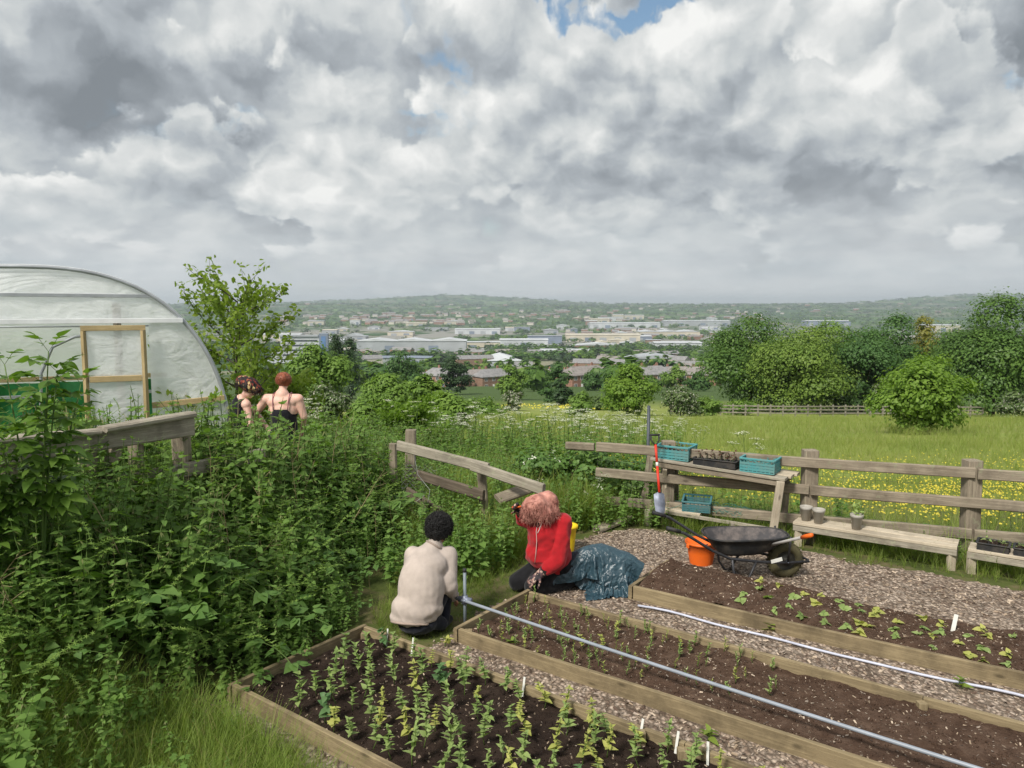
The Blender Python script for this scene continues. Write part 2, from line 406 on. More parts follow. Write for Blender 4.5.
def mat_ground():
    m, T = new_mat('turf_and_fields')
    pos = T.n('ShaderNodeNewGeometry').outputs['Position']; s = T.n('ShaderNodeSeparateXYZ', i_0=pos).outputs
    near = T.ramp(T.noise(pos, 3.0, 6, .65), [(.3, (.045, .060, .018)), (.48, (.085, .105, .030)), (.62, (.13, .115, .055)), (.8, (.20, .16, .10))])
    field = T.ramp(T.noise(pos, .35, 6, .6), [(.3, (.18, .24, .055)), (.5, (.23, .28, .07)), (.7, (.29, .31, .09))])
    st = T.noise(T.vm('MULTIPLY', pos, (.02, .5, .5)), 1.2, 4, .6)
    field = T.mix(T.mr(st, .4, .7, 0, .5), field, (.17, .16, .06, 1))
    # the far valley: patches of pasture, woodland and streets
    vo = T.n('ShaderNodeTexVoronoi', i_Scale=.0055); T.put(vo.inputs['Vector'], T.vm('ADD', T.vm('MULTIPLY', pos, (1, .6, 1)), T.vm('SCALE', T.noise(pos, .004, 3, .6, col=True), scale=90)))
    cs = T.n('ShaderNodeSeparateColor', i_0=vo.outputs['Color']).outputs
    patch = T.ramp(cs[0], [(0, (.045, .105, .035)), (.30, (.06, .13, .04)), (.42, (.15, .24, .07)), (.60, (.10, .18, .055)), (.70, (.24, .23, .16)), (1, (.08, .13, .045))], 'CONSTANT')
    fine = T.noise(T.vm('MULTIPLY', pos, (1, .5, 1)), .022, 6, .75)
    far = T.mix(T.mr(fine, .42, .56, 0, 1), patch, (.045, .085, .030, 1))
    c = T.mix(T.mr(s[1], 11., 16.), near, field)
    c = T.mix(T.mr(s[1], 105., 150.), c, (.07, .11, .035, 1))
    c = T.mix(T.mr(s[1], 300., 700.), c, far)
    # hard standing round the sheds of the valley floor
    ind = T.m('MULTIPLY', T.mr(s[1], 1150, 1400), T.mr(s[1], 3300, 2600))
    c = T.mix(T.m('MULTIPLY', ind, T.mr(T.noise(pos, .006, 4, .6), .46, .54)), c, (.26, .255, .23, 1))
    b = T.n('ShaderNodeBump', i_Strength=.4, i_Distance=.03, i_Height=T.noise(pos, 25, 5, .6))
    p = T.n('ShaderNodeBsdfPrincipled', i_Base_Color=c, i_Roughness=.95, i_Specular_IOR_Level=.1, i_Normal=b.outputs[0])
    finish(T, p.outputs[0]); return m
def build_ground():
    ys = np.concatenate([np.linspace(-6, 14, 110), 14 * (14000 / 14) ** (np.linspace(0, 1, 300)[1:])])
    ts = np.sinh(np.linspace(-2.2, 2.2, 281)) / np.sinh(2.2)
    Y = np.repeat(ys[:, None], len(ts), 1); wid = np.maximum(14, np.abs(Y) * 1.25)
    X = ts[None] * wid
    Z = ground_z(X, Y)
    V = np.stack([X, Y, Z], -1).reshape(-1, 3); n, k = Y.shape
    i = np.arange(n - 1)[:, None] * k + np.arange(k - 1)[None]; i = i.ravel()
    F = np.stack([i, i + 1, i + 1 + k, i + k], -1)
    tag(link('ground', np_mesh('ground', V, F, True), mat_ground()), kind='structure')
build_ground()

# air over the valley
def build_haze():
    m, T = new_mat('valley_haze')
    pv = T.n('ShaderNodeVolumePrincipled', i_Density=HAZE, i_Anisotropy=.2); pv.inputs['Color'].default_value = (.82, .92, 1.0, 1)
    o = T.n('ShaderNodeOutputMaterial'); T.L.new(pv.outputs[0], o.inputs['Volume'])
    b = MB(); b.box((0, 6800, 12), (44000, 15200, 230))
    h = b.build('haze', m); tag(h, kind='stuff'); return h
HAZE = 0.000105
# ================================================================ trees
M_BARK = mat_basic('bark', (.10, .085, .065), .9, .3, 8, .6, 30)
LEAFQ = (np.array([[-.5, 0, 0], [0, -.32, .05], [.5, 0, 0], [0, .32, .05]], float), [np.array([[0, 1, 2, 3]])])
LEAFB = (np.array([[0, 0, 0], [.35, -.26, .06], [.72, -.22, .03], [1, 0, -.08], [.72, .22, .03], [.35, .26, .06], [.5, 0, -.02]], float) - [.5, 0, 0],
         [np.array([[0, 1, 6, 5], [1, 2, 3, 6], [6, 3, 4, 5]])])
def crown_points(blobs, n, r, rs=rng, shell=.55):
    """points spread through the outer part of several ellipsoids, gathered in clumps; returns positions and outward normals"""
    w = np.array([b[3] * b[4] * b[5] for b in blobs]) ** .67; w /= w.sum()
    P = []; Nn = []
    nc = max(6, n // 34)
    for b, q in zip(blobs, w):
        k = max(4, int(nc * q)); d = rs.normal(size=(k, 3)); d /= np.linalg.norm(d, axis=1, keepdims=True)
        d[:, 2] = np.where(d[:, 2] < -.6, -d[:, 2], d[:, 2])
        rad = shell + (1 - shell) * rs.random(k) ** .6
        c = np.array(b[:3]) + d * rad[:, None] * np.array(b[3:6])
        m_ = max(3, int(n * q / k))
        off = rs.normal(size=(k, m_, 3)) * r * (.55 + rs.random((k, 1, 1)) * .7); off[..., 2] *= .62
        P.append((c[:, None] + off).reshape(-1, 3))
        on = off / (np.linalg.norm(off, axis=2, keepdims=True) + 1e-9)
        nn = (d[:, None] * .65 + on * .6 + np.array([0, 0, .55]) + rs.normal(size=(k, m_, 3)) * .13)
        Nn.append(nn.reshape(-1, 3))
    return np.concatenate(P), np.concatenate(Nn)
def limb_mesh(h, r0, blobs, nb=9, rs=random):
    b = MB()
    top = Vector((rs.uniform(-.04, .04) * h, rs.uniform(-.04, .04) * h, h * .75))
    pts = [Vector((0, 0, -.25)), Vector((0, 0, h * .12)), top * .5 + Vector((rs.uniform(-1, 1) * h * .02, rs.uniform(-1, 1) * h * .02, 0)), top]
    b.tube(pts, [r0 * 1.25, r0, r0 * .65, r0 * .15], 8)
    for i in range(nb):
        bl = blobs[i % len(blobs)]
        e = Vector((bl[0] + rs.uniform(-.6, .6) * bl[3], bl[1] + rs.uniform(-.6, .6) * bl[4], bl[2] + rs.uniform(-.3, .7) * bl[5]))
        t = rs.uniform(.18, .75); st = top * t
        md = st.lerp(e, .5) + Vector((0, 0, -.05 * h))
        b.tube([st, md, e], [r0 * .5 * (1 - t * .5), r0 * .28, r0 * .06], 5)
    return b
def make_tree(name, h, blobs, n, leaf, mat, label, cat='tree', group=None, clump=.6, r0=None, loc=None, trunk_mat=None, tpl=None, leaf_name='crown', extra=None):
    r = empty(name, loc or (0, 0, 0), 0, label, cat, group)
    limb_mesh(h, r0 or h * .022, blobs).build('trunk', trunk_mat or M_BARK, r)
    P, N = crown_points(blobs, n, clump)
    s = Scat(); k = len(P)
    s.put(tpl or LEAFQ, P, frames(N, rng.random(k) * 6.28), leaf * (.6 + rng.random(k) * .8))
    s.build(leaf_name, mat, r)
    if extra: extra(r, P, N)
    return r

L_DARK = mat_leaf('sycamore_leaf', (.05, .105, .022), (.085, .165, .032), (.145, .245, .05), .35, .45, .3, zsc=.5)
L_MID = mat_leaf('lime_leaf', (.09, .165, .03), (.14, .24, .042), (.21, .32, .06), .35, zsc=.4)
L_OLIVE = mat_leaf('oak_leaf', (.095, .165, .030), (.15, .235, .042), (.22, .31, .06), .35, zsc=.5)
L_BRIGHT = mat_leaf('young_leaf', (.11, .20, .025), (.17, .28, .04), (.24, .36, .06), .45, zsc=.7)
L_FRESH = mat_leaf('sapling_leaf', (.13, .20, .03), (.20, .29, .045), (.28, .36, .07), .5, zsc=2.)
L_BLUE = mat_leaf('ash_leaf', (.048, .11, .034), (.078, .16, .045), (.12, .22, .062), .4, zsc=.5)
L_CONE = mat_leaf('cypress_leaf', (.022, .050, .018), (.034, .070, .024), (.052, .095, .032), .25, zsc=.5)
L_BLOSSOM = mat_leaf('hawthorn_blossom', (.28, .28, .22), (.40, .39, .32), (.52, .50, .43), .2)
L_HAW = mat_leaf('hawthorn_leaf', (.065, .11, .035), (.10, .155, .05), (.145, .20, .065), .3)
L_GOLD = mat_leaf('yellowing_leaf', (.15, .16, .03), (.22, .215, .04), (.29, .27, .055), .35)

def px_tree(name, px, d, base_y, top_y, w_px, mat, label, n=9000, leaf=.32, lobes=7, cat='tree', group=None, seed=1, squash=1.0, low=.12, clump=None, tpl=None, extra=None, leaf_name='crown'):
    """a tree whose crown spans top_y..base_y and is w_px wide where it stands"""
    rs = random.Random(seed)
    x = (px - 512) / FPX * d; zb = gz(x, d); top = CAM_H - (top_y - 305) / FPX * d
    h = top - zb; w = w_px / FPX * d
    bl = []
    for i in range(lobes):
        a = i / lobes * 6.28 + rs.uniform(-.4, .4); rr = rs.uniform(.38, .74) * w / 2; t = rs.uniform(.28, .72)
        fat = math.sin(math.pi * min(1, .25 + t * .75)) 
        bl.append((math.cos(a) * rr * (1.15 - t * .4), math.sin(a) * rr * squash, h * (low + (1 - low) * t), w * rs.uniform(.15, .28), w * rs.uniform(.15, .27) * squash, h * rs.uniform(.11, .21)))
    bl.append((rs.uniform(-.08, .08) * w, 0, h * .84, w * .21, w * .20 * squash, h * .16)); bl.append((rs.uniform(-.1, .1) * w, 0, h * .45, w * .33, w * .30 * squash, h * .30))
    bl.append((rs.uniform(-.15, .15) * w, 0, h * (low + .16), w * .34, w * .3 * squash, h * .15))
    return make_tree(name, h, bl, n, leaf, mat, label, cat, group, clump or w * .064, loc=(x, d, zb), tpl=tpl, leaf_name=leaf_name, extra=extra)

def blossom(share, leaf, mat):
    def f(r, P, N):
        k = rng.random(len(P)) < share; p = P[k] + N[k] / np.linalg.norm(N[k], axis=1, keepdims=True) * leaf * .5
        s = Scat(); s.put(LEAFQ, p, frames(N[k], rng.random(len(p)) * 6.28), leaf * (.5 + rng.random(len(p)) * .7)); s.build('blossom', mat, r)
    return f
G_ROW = 'trees along the far edge of the meadow'
px_tree('sycamore_tree', 752, 100, 420, 317, 108, L_DARK, 'broad dark green tree at the left end of the row behind the far meadow fence', 30000, .34, 9, group=G_ROW, seed=3, low=.02)
px_tree('oak_tree', 798, 94, 420, 328, 116, L_OLIVE, 'olive green bushy tree second from the left in the row behind the far fence', 30000, .32, 9, group=G_ROW, seed=4, low=.0)
px_tree('lime_tree', 838, 103, 420, 321, 90, L_MID, 'pale mid green tree between the olive tree and the blue-green one', 17000, .34, 8, group=G_ROW, seed=5, low=.0)
px_tree('ash_tree', 864, 95, 420, 330, 92, L_BLUE, 'dark blue-green tree standing left of centre in the far row', 20000, .34, 8, group=G_ROW, seed=6, low=.0)
px_tree('ash_tree', 893, 101, 420, 315, 78, L_BLUE, 'dark blue-green tall tree beside the yellowish crown', 19000, .34, 8, group=G_ROW, seed=7, low=.0)
px_tree('maple_tree', 920, 104, 420, 315, 48, L_GOLD, 'narrow yellow-tinged tree standing taller than the bright young tree', 12000, .32, 6, group=G_ROW, seed=8, low=.0)
px_tree('sycamore_tree', 996, 84, 430, 296, 122, L_DARK, 'largest dark green tree, at the right edge of the meadow row', 40000, .31, 11, group=G_ROW, seed=9, low=.0)
px_tree('hawthorn_bush', 948, 92, 425, 340, 56, L_MID, 'mid green bush showing between the bright young tree and the largest tree', 5000, .4, 6, 'bush', seed=10, low=.0)
px_tree('hawthorn_bush', 888, 86, 422, 376, 26, L_HAW, 'small hawthorn with white blossom at the left of the bright young tree', 3000, .3, 5, 'bush', seed=11, low=0., extra=blossom(.35, .18, L_BLOSSOM))
px_tree('hawthorn_bush', 1020, 70, 433, 392, 36, L_HAW, 'hawthorn with white blossom under the largest tree at the picture edge', 3000, .26, 5, 'bush', seed=12, low=0., extra=blossom(.3, .16, L_BLOSSOM))
px_tree('maple_tree', 926, 39, 437, 357, 88, L_BRIGHT, 'bright fresh green young tree standing alone in the meadow', 17000, .19, 10, seed=13, low=.0, tpl=LEAFB)
px_tree('lime_tree', 628, 74, 424, 364, 54, L_BRIGHT, 'round bright green tree in the middle of the meadow edge', 16000, .26, 8, seed=14, low=.0)
px_tree('hawthorn_tree', 682, 72, 424, 388, 46, L_HAW, 'rounded hawthorn covered in white blossom right of the round bright tree', 6000, .26, 7, seed=15, low=.0, extra=blossom(.35, .16, L_BLOSSOM))
px_tree('willow_bush', 581, 70, 424, 392, 26, L_MID, 'small upright green bush left of the round bright tree', 4000, .26, 6, 'bush', seed=16, low=.0)
px_tree('hawthorn_bush', 513, 95, 412, 391, 20, L_HAW, 'small round blossom-white bush on the edge of the yellow field', 3000, .28, 5, 'bush', seed=17, low=.0, extra=blossom(.45, .2, L_BLOSSOM))
px_tree('thorn_bush', 562, 120, 405, 376, 22, L_CONE, 'dark green bush right behind the yellow field', 3000, .4, 5, 'bush', seed=18, low=.0)
px_tree('thorn_bush', 548, 135, 405, 382, 18, L_BLUE, 'dark bushy tree beside the yellow field in front of the houses', 2500, .4, 5, 'bush', seed=19, low=.0)
px_tree('ash_tree', 512, 150, 408, 365, 32, L_MID, 'mid green tree in front of the brick terrace', 5000, .5, 7, seed=20, low=.0)
px_tree('alder_tree', 560, 180, 402, 362, 24, L_BLUE, 'dark tree standing over the field right of the terrace', 3000, .6, 6, seed=21, low=.0)
px_tree('hawthorn_bush', 708, 76, 424, 398, 34, L_MID, 'low pale green bush between the white hawthorn and the far row', 2500, .28, 5, 'bush', seed=22, low=.0)
px_tree('willow_bush', 742, 84, 424, 402, 40, L_MID, 'low hedge bush at the foot of the dark tree', 2500, .3, 6, 'bush', seed=23, low=.0)
px_tree('willow_bush', 600, 100, 415, 398, 34, L_HAW, 'low dull green bush below the terrace houses', 2500, .3, 6, 'bush', seed=24, low=.0)
for i, (px, tp, w, d, lb) in enumerate([(336, 334, 12, 160, 'left and narrower of the two dark poplars'), (350, 337, 15, 158, 'right and wider of the two dark poplars')]):
    px_tree('poplar_tree', px, d, 400, tp, w, L_CONE, lb + ' rising over the valley left of centre', 7000, .42, 5, group='pair of dark poplars', seed=30 + i, low=.0, clump=.6)
px_tree('sycamore_tree', 318, 60, 415, 345, 74, L_MID, 'large mid green tree behind the woman in pink straps', 18000, .26, 9, seed=33, low=.0)
px_tree('lime_tree', 384, 48, 420, 374, 62, L_MID, 'wide green bush-like tree right of the two poplars', 14000, .2, 8, seed=34, low=.0)
px_tree('hawthorn_bush', 325, 30, 430, 384, 46, L_HAW, 'grey-white flowering bush right of the woman in pink straps', 8000, .15, 8, 'bush', seed=35, low=.0, extra=blossom(.4, .09, L_BLOSSOM))
px_tree('elm_tree', 424, 36, 425, 374, 36, L_MID, 'loose light green tree in the middle of the hedge', 6000, .2, 8, seed=36, low=.0)
px_tree('willow_bush', 446, 33, 430, 394, 60, L_MID, 'light green bush standing below the loose light green tree', 6000, .2, 8, 'bush', seed=37, low=.0)
px_tree('willow_bush', 360, 26, 440, 402, 50, L_MID, 'green bush in the hedge behind the nettles', 6000, .16, 8, 'bush', seed=38, low=.0)
px_tree('ash_tree', 290, 95, 415, 368, 60, L_BLUE, 'dark tree showing behind the large mid green tree', 6000, .46, 8, seed=39, low=.0)
px_tree('ash_tree', 400, 200, 400, 352, 40, L_BLUE, 'dark green round tree beyond the wide bush', 4000, .6, 7, seed=40, low=.0)
px_tree('ash_tree', 455, 190, 400, 356, 34, L_CONE, 'dark green tree standing right behind the light loose tree', 4000, .6, 7, seed=41, low=.0)
px_tree('thorn_bush', 478, 60, 418, 402, 70, L_MID, 'low wide bush along the foot of the brick terrace', 5000, .26, 8, 'bush', seed=42, low=.0)

for i, (px, d, by, tp, w, mt, lb) in enumerate([(592, 235, 399, 372, 26, L_BLUE, 'dark round tree in front of the brick pair of houses'), (612, 260, 398, 366, 24, L_DARK, 'green tree showing at the left shoulder of the round bright tree'), (652, 210, 400, 376, 22, L_DARK, 'small dark tree between the round bright tree and the white hawthorn'),
        (676, 250, 398, 366, 30, L_MID, 'pale green tree behind the white hawthorn'), (700, 230, 402, 372, 26, L_BLUE, 'dark blue-green tree hard against the left of the far row'), (536, 250, 398, 364, 30, L_DARK, 'broad dark tree right of the brick terrace'), (412, 230, 400, 362, 26, L_DARK, 'dark tree at the left end of the brick terrace'), (640, 300, 394, 360, 22, L_MID, 'narrow green tree above the round bright tree')]):
    px_tree('ash_tree', px, d, by, tp, w, mt, lb, 3500, .7, 6, seed=80 + i, low=.0)
# ---------------------------------------------------------------- far woodland: countable trees in the valley
def simple_tree(seed, mat, n=150):
    r_ = np.random.default_rng(seed); s = Scat()
    bl = [(0, 0, .55, .42, .42, .40), (.15, .05, .35, .38, .38, .3), (-.16, 0, .4, .36, .36, .3)]
    P, N = crown_points(bl, n, .10, r_, .7); k = len(P)
    s.put(LEAFQ, P, frames(N, r_.random(k) * 6.28), .30 * (.6 + r_.random(k) * .8)); me = s.mesh('distant_tree'); me.materials.append(mat); return me
VM = [simple_tree(i, m) for i, m in enumerate([L_DARK, L_BLUE, L_MID, L_CONE, L_DARK, L_OLIVE])]
def in_view(x, y, mrg=1.04): return abs(x) < y * .665 * mrg
def scatter_valley_trees():
    out = []
    for i in range(280):
        # nearest ones, picture rows 350..400
        d = 210 * (1100 / 210) ** (rng.random() ** .8); px = rng.uniform(240, 720)
        x = (px - 512) / FPX * d
        if 195 < d < 480 and (425 < px < 505 or 548 < px < 600 or 630 < px < 712): continue
        if d > 400 and rng.random() < .25: continue
        h = rng.uniform(8, 15) if d > 350 else rng.uniform(6, 11)
        o = bpy.data.objects.new('distant_tree', VM[rng.integers(len(VM))]); COL.objects.link(o)
        o.location = (x, d, gz(x, d) - .5); w = h * rng.uniform(.8, 1.25); o.scale = (w, w, h); o.rotation_euler = (0, 0, rng.random() * 6.28)
        tag(o, 'rounded green tree among the houses and sheds on the valley side', 'tree', 'trees scattered down the valley side')
scatter_valley_trees()
def woodland():
    """the wooded belts beyond, one mass"""
    s = Scat(); base = [(simple_tree(50 + i, L_DARK, 42)) for i in range(3)]
    T_ = []
    for me in base:
        V = np.zeros(len(me.vertices) * 3, np.float32); me.vertices.foreach_get('co', V)
        F = np.zeros(len(me.loops), np.int32); me.loops.foreach_get('vertex_index', F); T_.append((V.reshape(-1, 3).astype(float), [F.reshape(-1, 4)]))
    n = 15000; d = 900 * (9000 / 900) ** rng.random(n); px = rng.uniform(150, 1100, n); x = (px - 512) / FPX * d
    # belts: bands along the slope and round clumps
    f = hnoise(x, d * 2.2, 330., 11.) + .5 * hnoise(x, d * 3, 120., 4.)
    ind = S(1350, 1500, d) * S(3000, 2600, d)
    keep = f > (-.16 + .50 * ind - .12 * S(5200, 6000, d)); d = d[keep]; x = x[keep]; k = len(d)
    h = rng.uniform(8, 16, k) * (1 + .5 * S(3000, 7000, d)); w = h * rng.uniform(1.0, 1.8, k) * (1 + S(3000, 7000, d))
    pos = np.stack([x, d, ground_z(x, d) - 1], -1); ch = rng.integers(0, 3, k); mi = rng.integers(0, 4, k)
    for a in range(3):
        for b in range(4):
            q = (ch == a) & (mi == b); s.put(T_[a], pos[q], rot_z(rng.random(q.sum()) * 6.28), np.stack([w, w, h], -1)[q], b)
    tag(s.build('woodland', [L_DARK, L_BLUE, L_MID, L_CONE]), kind='stuff')
woodland()

# ---------------------------------------------------------------- buildings
M_BRICK = mat_basic('red_brick', (.30, .165, .12), .85, .2, 1.2, .2, 8)
M_BRICK2 = mat_basic('brown_brick', (.27, .17, .12), .85, .2, 1.2, .2, 8)
M_REND = mat_basic('pale_render', (.55, .51, .44), .85, .1, .6, .1, 8)
M_SLATE = mat_basic('grey_roof_tiles', (.24, .235, .235), .7, .2, .8, .3, 4)
M_TILE = mat_basic('brown_roof_tiles', (.25, .225, .21), .75, .2, .8, .3, 4)
M_PANE = mat_basic('dark_pane', (.05, .06, .07), .2, .1, 1, 0, 8, spec=.6)
M_WFRAME = mat_basic('white_upvc', (.78, .78, .76), .5, .05, 1, 0, 8)
M_SHED_W = mat_basic('white_cladding', (.52, .54, .56), .5, .12, .04, .1, 2)
M_SHED_G = mat_basic('grey_cladding', (.36, .38, .40), .5, .12, .04, .1, 2)
M_SHED_B = mat_basic('blue_grey_cladding', (.20, .24, .31), .5, .12, .04, .1, 2)
M_SHED_C = mat_basic('cream_cladding', (.55, .50, .40), .5, .12, .04, .1, 2)
def house(name, w, dp, h, wall, roof, label, group, x, y, rz, units=2, chim=2, det=True):
    r = empty(name, (x, y, gz(x, y) - .3), rz, label, 'house', group)
    b = MB(); b.box((0, 0, h / 2), (w, dp, h)); b.build('wall', wall, r)
    rf = MB(); e = .4; rh = dp * .36
    vs = [(-w / 2 - e, -dp / 2 - e, h), (w / 2 + e, -dp / 2 - e, h), (w / 2 + e, dp / 2 + e, h), (-w / 2 - e, dp / 2 + e, h), (-w / 2 + rh * .9, 0, h + rh), (w / 2 - rh * .9, 0, h + rh),
          (-w / 2 - e, -dp / 2 - e, h - .25), (w / 2 + e, -dp / 2 - e, h - .25), (w / 2 + e, dp / 2 + e, h - .25), (-w / 2 - e, dp / 2 + e, h - .25)]
    rf.add(vs, [(0, 1, 5, 4), (1, 2, 5), (2, 3, 4, 5), (3, 0, 4), (0, 6, 7, 1), (1, 7, 8, 2), (2, 8, 9, 3), (3, 9, 6, 0), (6, 9, 8, 7)])
    ro = rf.build('roof', roof, r)
    for k in range(chim):
        c = MB(); cx = (-.5 + (k + .5) / chim) * w * .8; c.box((cx, .3, h + rh + .3), (.9, .6, 1.5)); c.box((cx, .3, h + rh + 1.15), (.3, .3, .3)); c.build('chimney', M_BRICK, ro)
    if det:
        for k in range(units * 2):
            for fl in range(2):
                cx = (-.5 + (k + .5) / (units * 2)) * w; cz = 1.5 + fl * 2.7
                if fl == 0 and k % 2:
                    d_ = MB(); d_.box((cx, -dp / 2 - .03, 1.05), (.95, .08, 2.1)); d_.build('door', M_WFRAME if k % 4 == 1 else M_SHED_B, r); continue
                f = MB()
                for q in ((-.7, 0, .09, 1.3), (.7, 0, .09, 1.3), (0, .65, 1.49, .09), (0, -.65, 1.49, .09), (0, 0, .08, 1.3)): f.box((cx + q[0], -dp / 2 - .03, cz + q[1]), (q[2], .1, q[3]))
                fo = f.build('window', M_WFRAME, r)
                g = MB(); g.box((cx, -dp / 2 - .012, cz), (1.36, .03, 1.25)); g.build('pane', M_PANE, fo)
    return r
terr = [  # px centre, distance, width m, label
    (446, 330, 20, 'long grey-roofed brick house at the left of the terrace below the hedge'), (470, 345, 22, 'red brick house with three roof hips in the middle of the terrace below the hedge'),
    (492, 335, 15, 'brick house at the right end of the terrace below the hedge'), (455, 400, 22, 'grey roofed house showing behind the middle of the terrace'), (432, 420, 18, 'grey roofed house behind the left of the terrace'),
    (480, 440, 24, 'house roof showing above the right of the terrace'), (500, 420, 18, 'grey roofed house behind the mid green tree'), (585, 300, 19, 'brick pair of houses left of the round bright tree'),
    (596, 330, 16, 'red brick house just left of the round bright tree'), (575, 380, 20, 'long grey roofed house behind the small upright bush'), (557, 400, 22, 'grey roofed house beyond the dark bush of the yellow field'),
    (650, 300, 16, 'brick house just right of the round bright tree'), (662, 340, 20, 'brick house behind the white hawthorn'), (690, 330, 22, 'wide brick house with grey roof right of the white hawthorn'),
    (678, 400, 26, 'long brown roofed house behind the white hawthorn'), (700, 390, 20, 'grey roofed house against the dark tree of the row'), (640, 410, 20, 'house roof above the round bright tree'),
    (668, 460, 28, 'pale rendered block behind the brick houses')]
for i, (px, d, w, lb) in enumerate(terr):
    x = (px - 512) / FPX * d
    house('brick_house', w, 8.5, 5.4, [M_BRICK, M_BRICK, M_BRICK2][i % 3] if 'rendered' not in lb else M_REND, [M_SLATE, M_TILE, M_SLATE][i % 3], lb, 'terraced houses at the foot of the slope', x, d, R([-32, 18, 34, -15, 27][i % 5]), units=3 if w > 18 else 2, chim=2)
# tiny houses over the far valley side
def tiny_house(w, dp, h, wall, roof):
    me_w = MB().box((0, 0, h / 2), (w, dp, h)).mesh('wall'); me_w.materials.append(wall)
    rf = MB(); rh = dp * .35; rf.add([(-w / 2 - .3, -dp / 2 - .3, h), (w / 2 + .3, -dp / 2 - .3, h), (w / 2 + .3, dp / 2 + .3, h), (-w / 2 - .3, dp / 2 + .3, h), (-w / 2 - .3, 0, h + rh), (w / 2 + .3, 0, h + rh)], [(0, 1, 5, 4), (1, 2, 5), (2, 3, 4, 5), (3, 0, 4), (0, 3, 2, 1)])
    me_r = rf.mesh('roof'); me_r.materials.append(roof)
    r = empty('distant_house'); link('wall', me_w, parent=r); link('roof', me_r, parent=r); return r
kinds = [tiny_house(26, 9, 6.5, M_BRICK, M_TILE), tiny_house(22, 9, 6, M_REND, M_TILE), tiny_house(36, 10, 6.5, M_BRICK2, M_SLATE), tiny_house(18, 10, 6.5, M_REND, M_SLATE)]
used = set()
lbk = ['tiny red brick terrace with brown roof on the far valley side', 'tiny pale house with a brown roof on the far valley side', 'tiny long brown terrace with grey roof on the far valley side', 'tiny pale house with a grey roof on the far valley side']
rows = 0
while rows < 290:
    zone = rng.random()
    if zone < .45: px = rng.normal(400, 85); d = rng.uniform(3000, 4600)
    elif zone < .62: px = rng.uniform(500, 760); d = rng.uniform(3300, 5200)
    elif zone < .75: px = rng.uniform(270, 1000); d = rng.uniform(4500, 7200)
    elif zone < .9: px = rng.uniform(300, 720); d = rng.uniform(560, 1250)
    else: px = rng.uniform(560, 700); d = rng.uniform(1800, 2400)
    if not 262 < px < 1020: continue
    if px > 715 and d < 3500: continue
    x = (px - 512) / FPX * d; k = int(rng.choice(4, p=[.34, .30, .22, .14])); rows += 1
    o = kinds[k] if k not in used else copy_tree(kinds[k]); used.add(k)
    o.location = (x, d, gz(x, d) + (1 if d < 2000 else 4)); o.rotation_euler = (0, 0, rng.normal(0, .35)); s_ = rng.uniform(.7, 1.2) * (1 if d < 3000 else 1.25); o.scale = (s_,) * 3
    tag(o, lbk[k] if d > 2600 else lbk[k].replace('on the far valley side', 'nearer than the sheds'), 'house', 'houses scattered over the valley')
def shed(px0, px1, ytop, ybot, dp, wall, roof, label, group='industrial sheds on the valley floor', kind='pitched', name='warehouse'):
    """a shed whose front foot lies on picture row ybot"""
    pxc = (px0 + px1) / 2
    ds = np.linspace(300, 6000, 2400); x = (pxc - 512) / FPX * ds; yy = 305 + (CAM_H - ground_z(x, ds)) / ds * FPX
    d = float(ds[np.argmin(np.abs(yy - ybot))]); x = (pxc - 512) / FPX * d
    w = (px1 - px0) / FPX * d; h = max(5, (ybot - ytop) / FPX * d - dp * (CAM_H - gz(x, d)) / d * .9)
    dp = min(dp, w * .9)
    r = empty(name, (x, d, gz(x, d) - 1.5), R(rng.uniform(-4, 4)), label, 'warehouse' if name == 'warehouse' else 'building', group)
    MB().box((0, dp / 2, h / 2), (w, dp, h)).build('wall', wall, r)
    rf = MB(); n = max(1, int(w / 45)) if kind == 'saw' else 1; e = 1.; rh = {'pitched': 2.5, 'saw': 4, 'flat': .6, 'hip': 7}[kind]
    for i in range(n):
        a = -w / 2 + w * i / n - (e if i == 0 else 0); b = -w / 2 + w * (i + 1) / n + (e if i == n - 1 else 0)
        if kind in ('saw', 'hip'):
            c = (a + b) / 2
            rf.add([(a, -e, h), (b, -e, h), (b, dp + e, h), (a, dp + e, h), (c, dp * (.35 if kind == 'hip' else 0) - e, h + rh), (c, dp * (.65 if kind == 'hip' else 1) + e, h + rh)], [(0, 1, 4), (1, 2, 5, 4), (2, 3, 5), (3, 0, 4, 5), (0, 3, 2, 1)])
        else: rf.add([(a, -e, h), (b, -e, h), (b, dp + e, h), (a, dp + e, h), (a, dp / 2, h + rh), (b, dp / 2, h + rh)], [(0, 1, 5, 4), (1, 2, 5), (2, 3, 4, 5), (3, 0, 4), (0, 3, 2, 1)])
    rf.build('roof', roof, r)
    if w > 25 and h > 5:
        nb = min(6, max(2, int(w / 30)))
        for i in range(nb):
            g = MB(); g.box((-w / 2 + w * (i + .5) / nb, -.12, h * .35), (w / nb * .45, .3, h * .55)); g.build('loading_door', M_SHED_B if i % 2 else M_SHED_G, r)
    return r
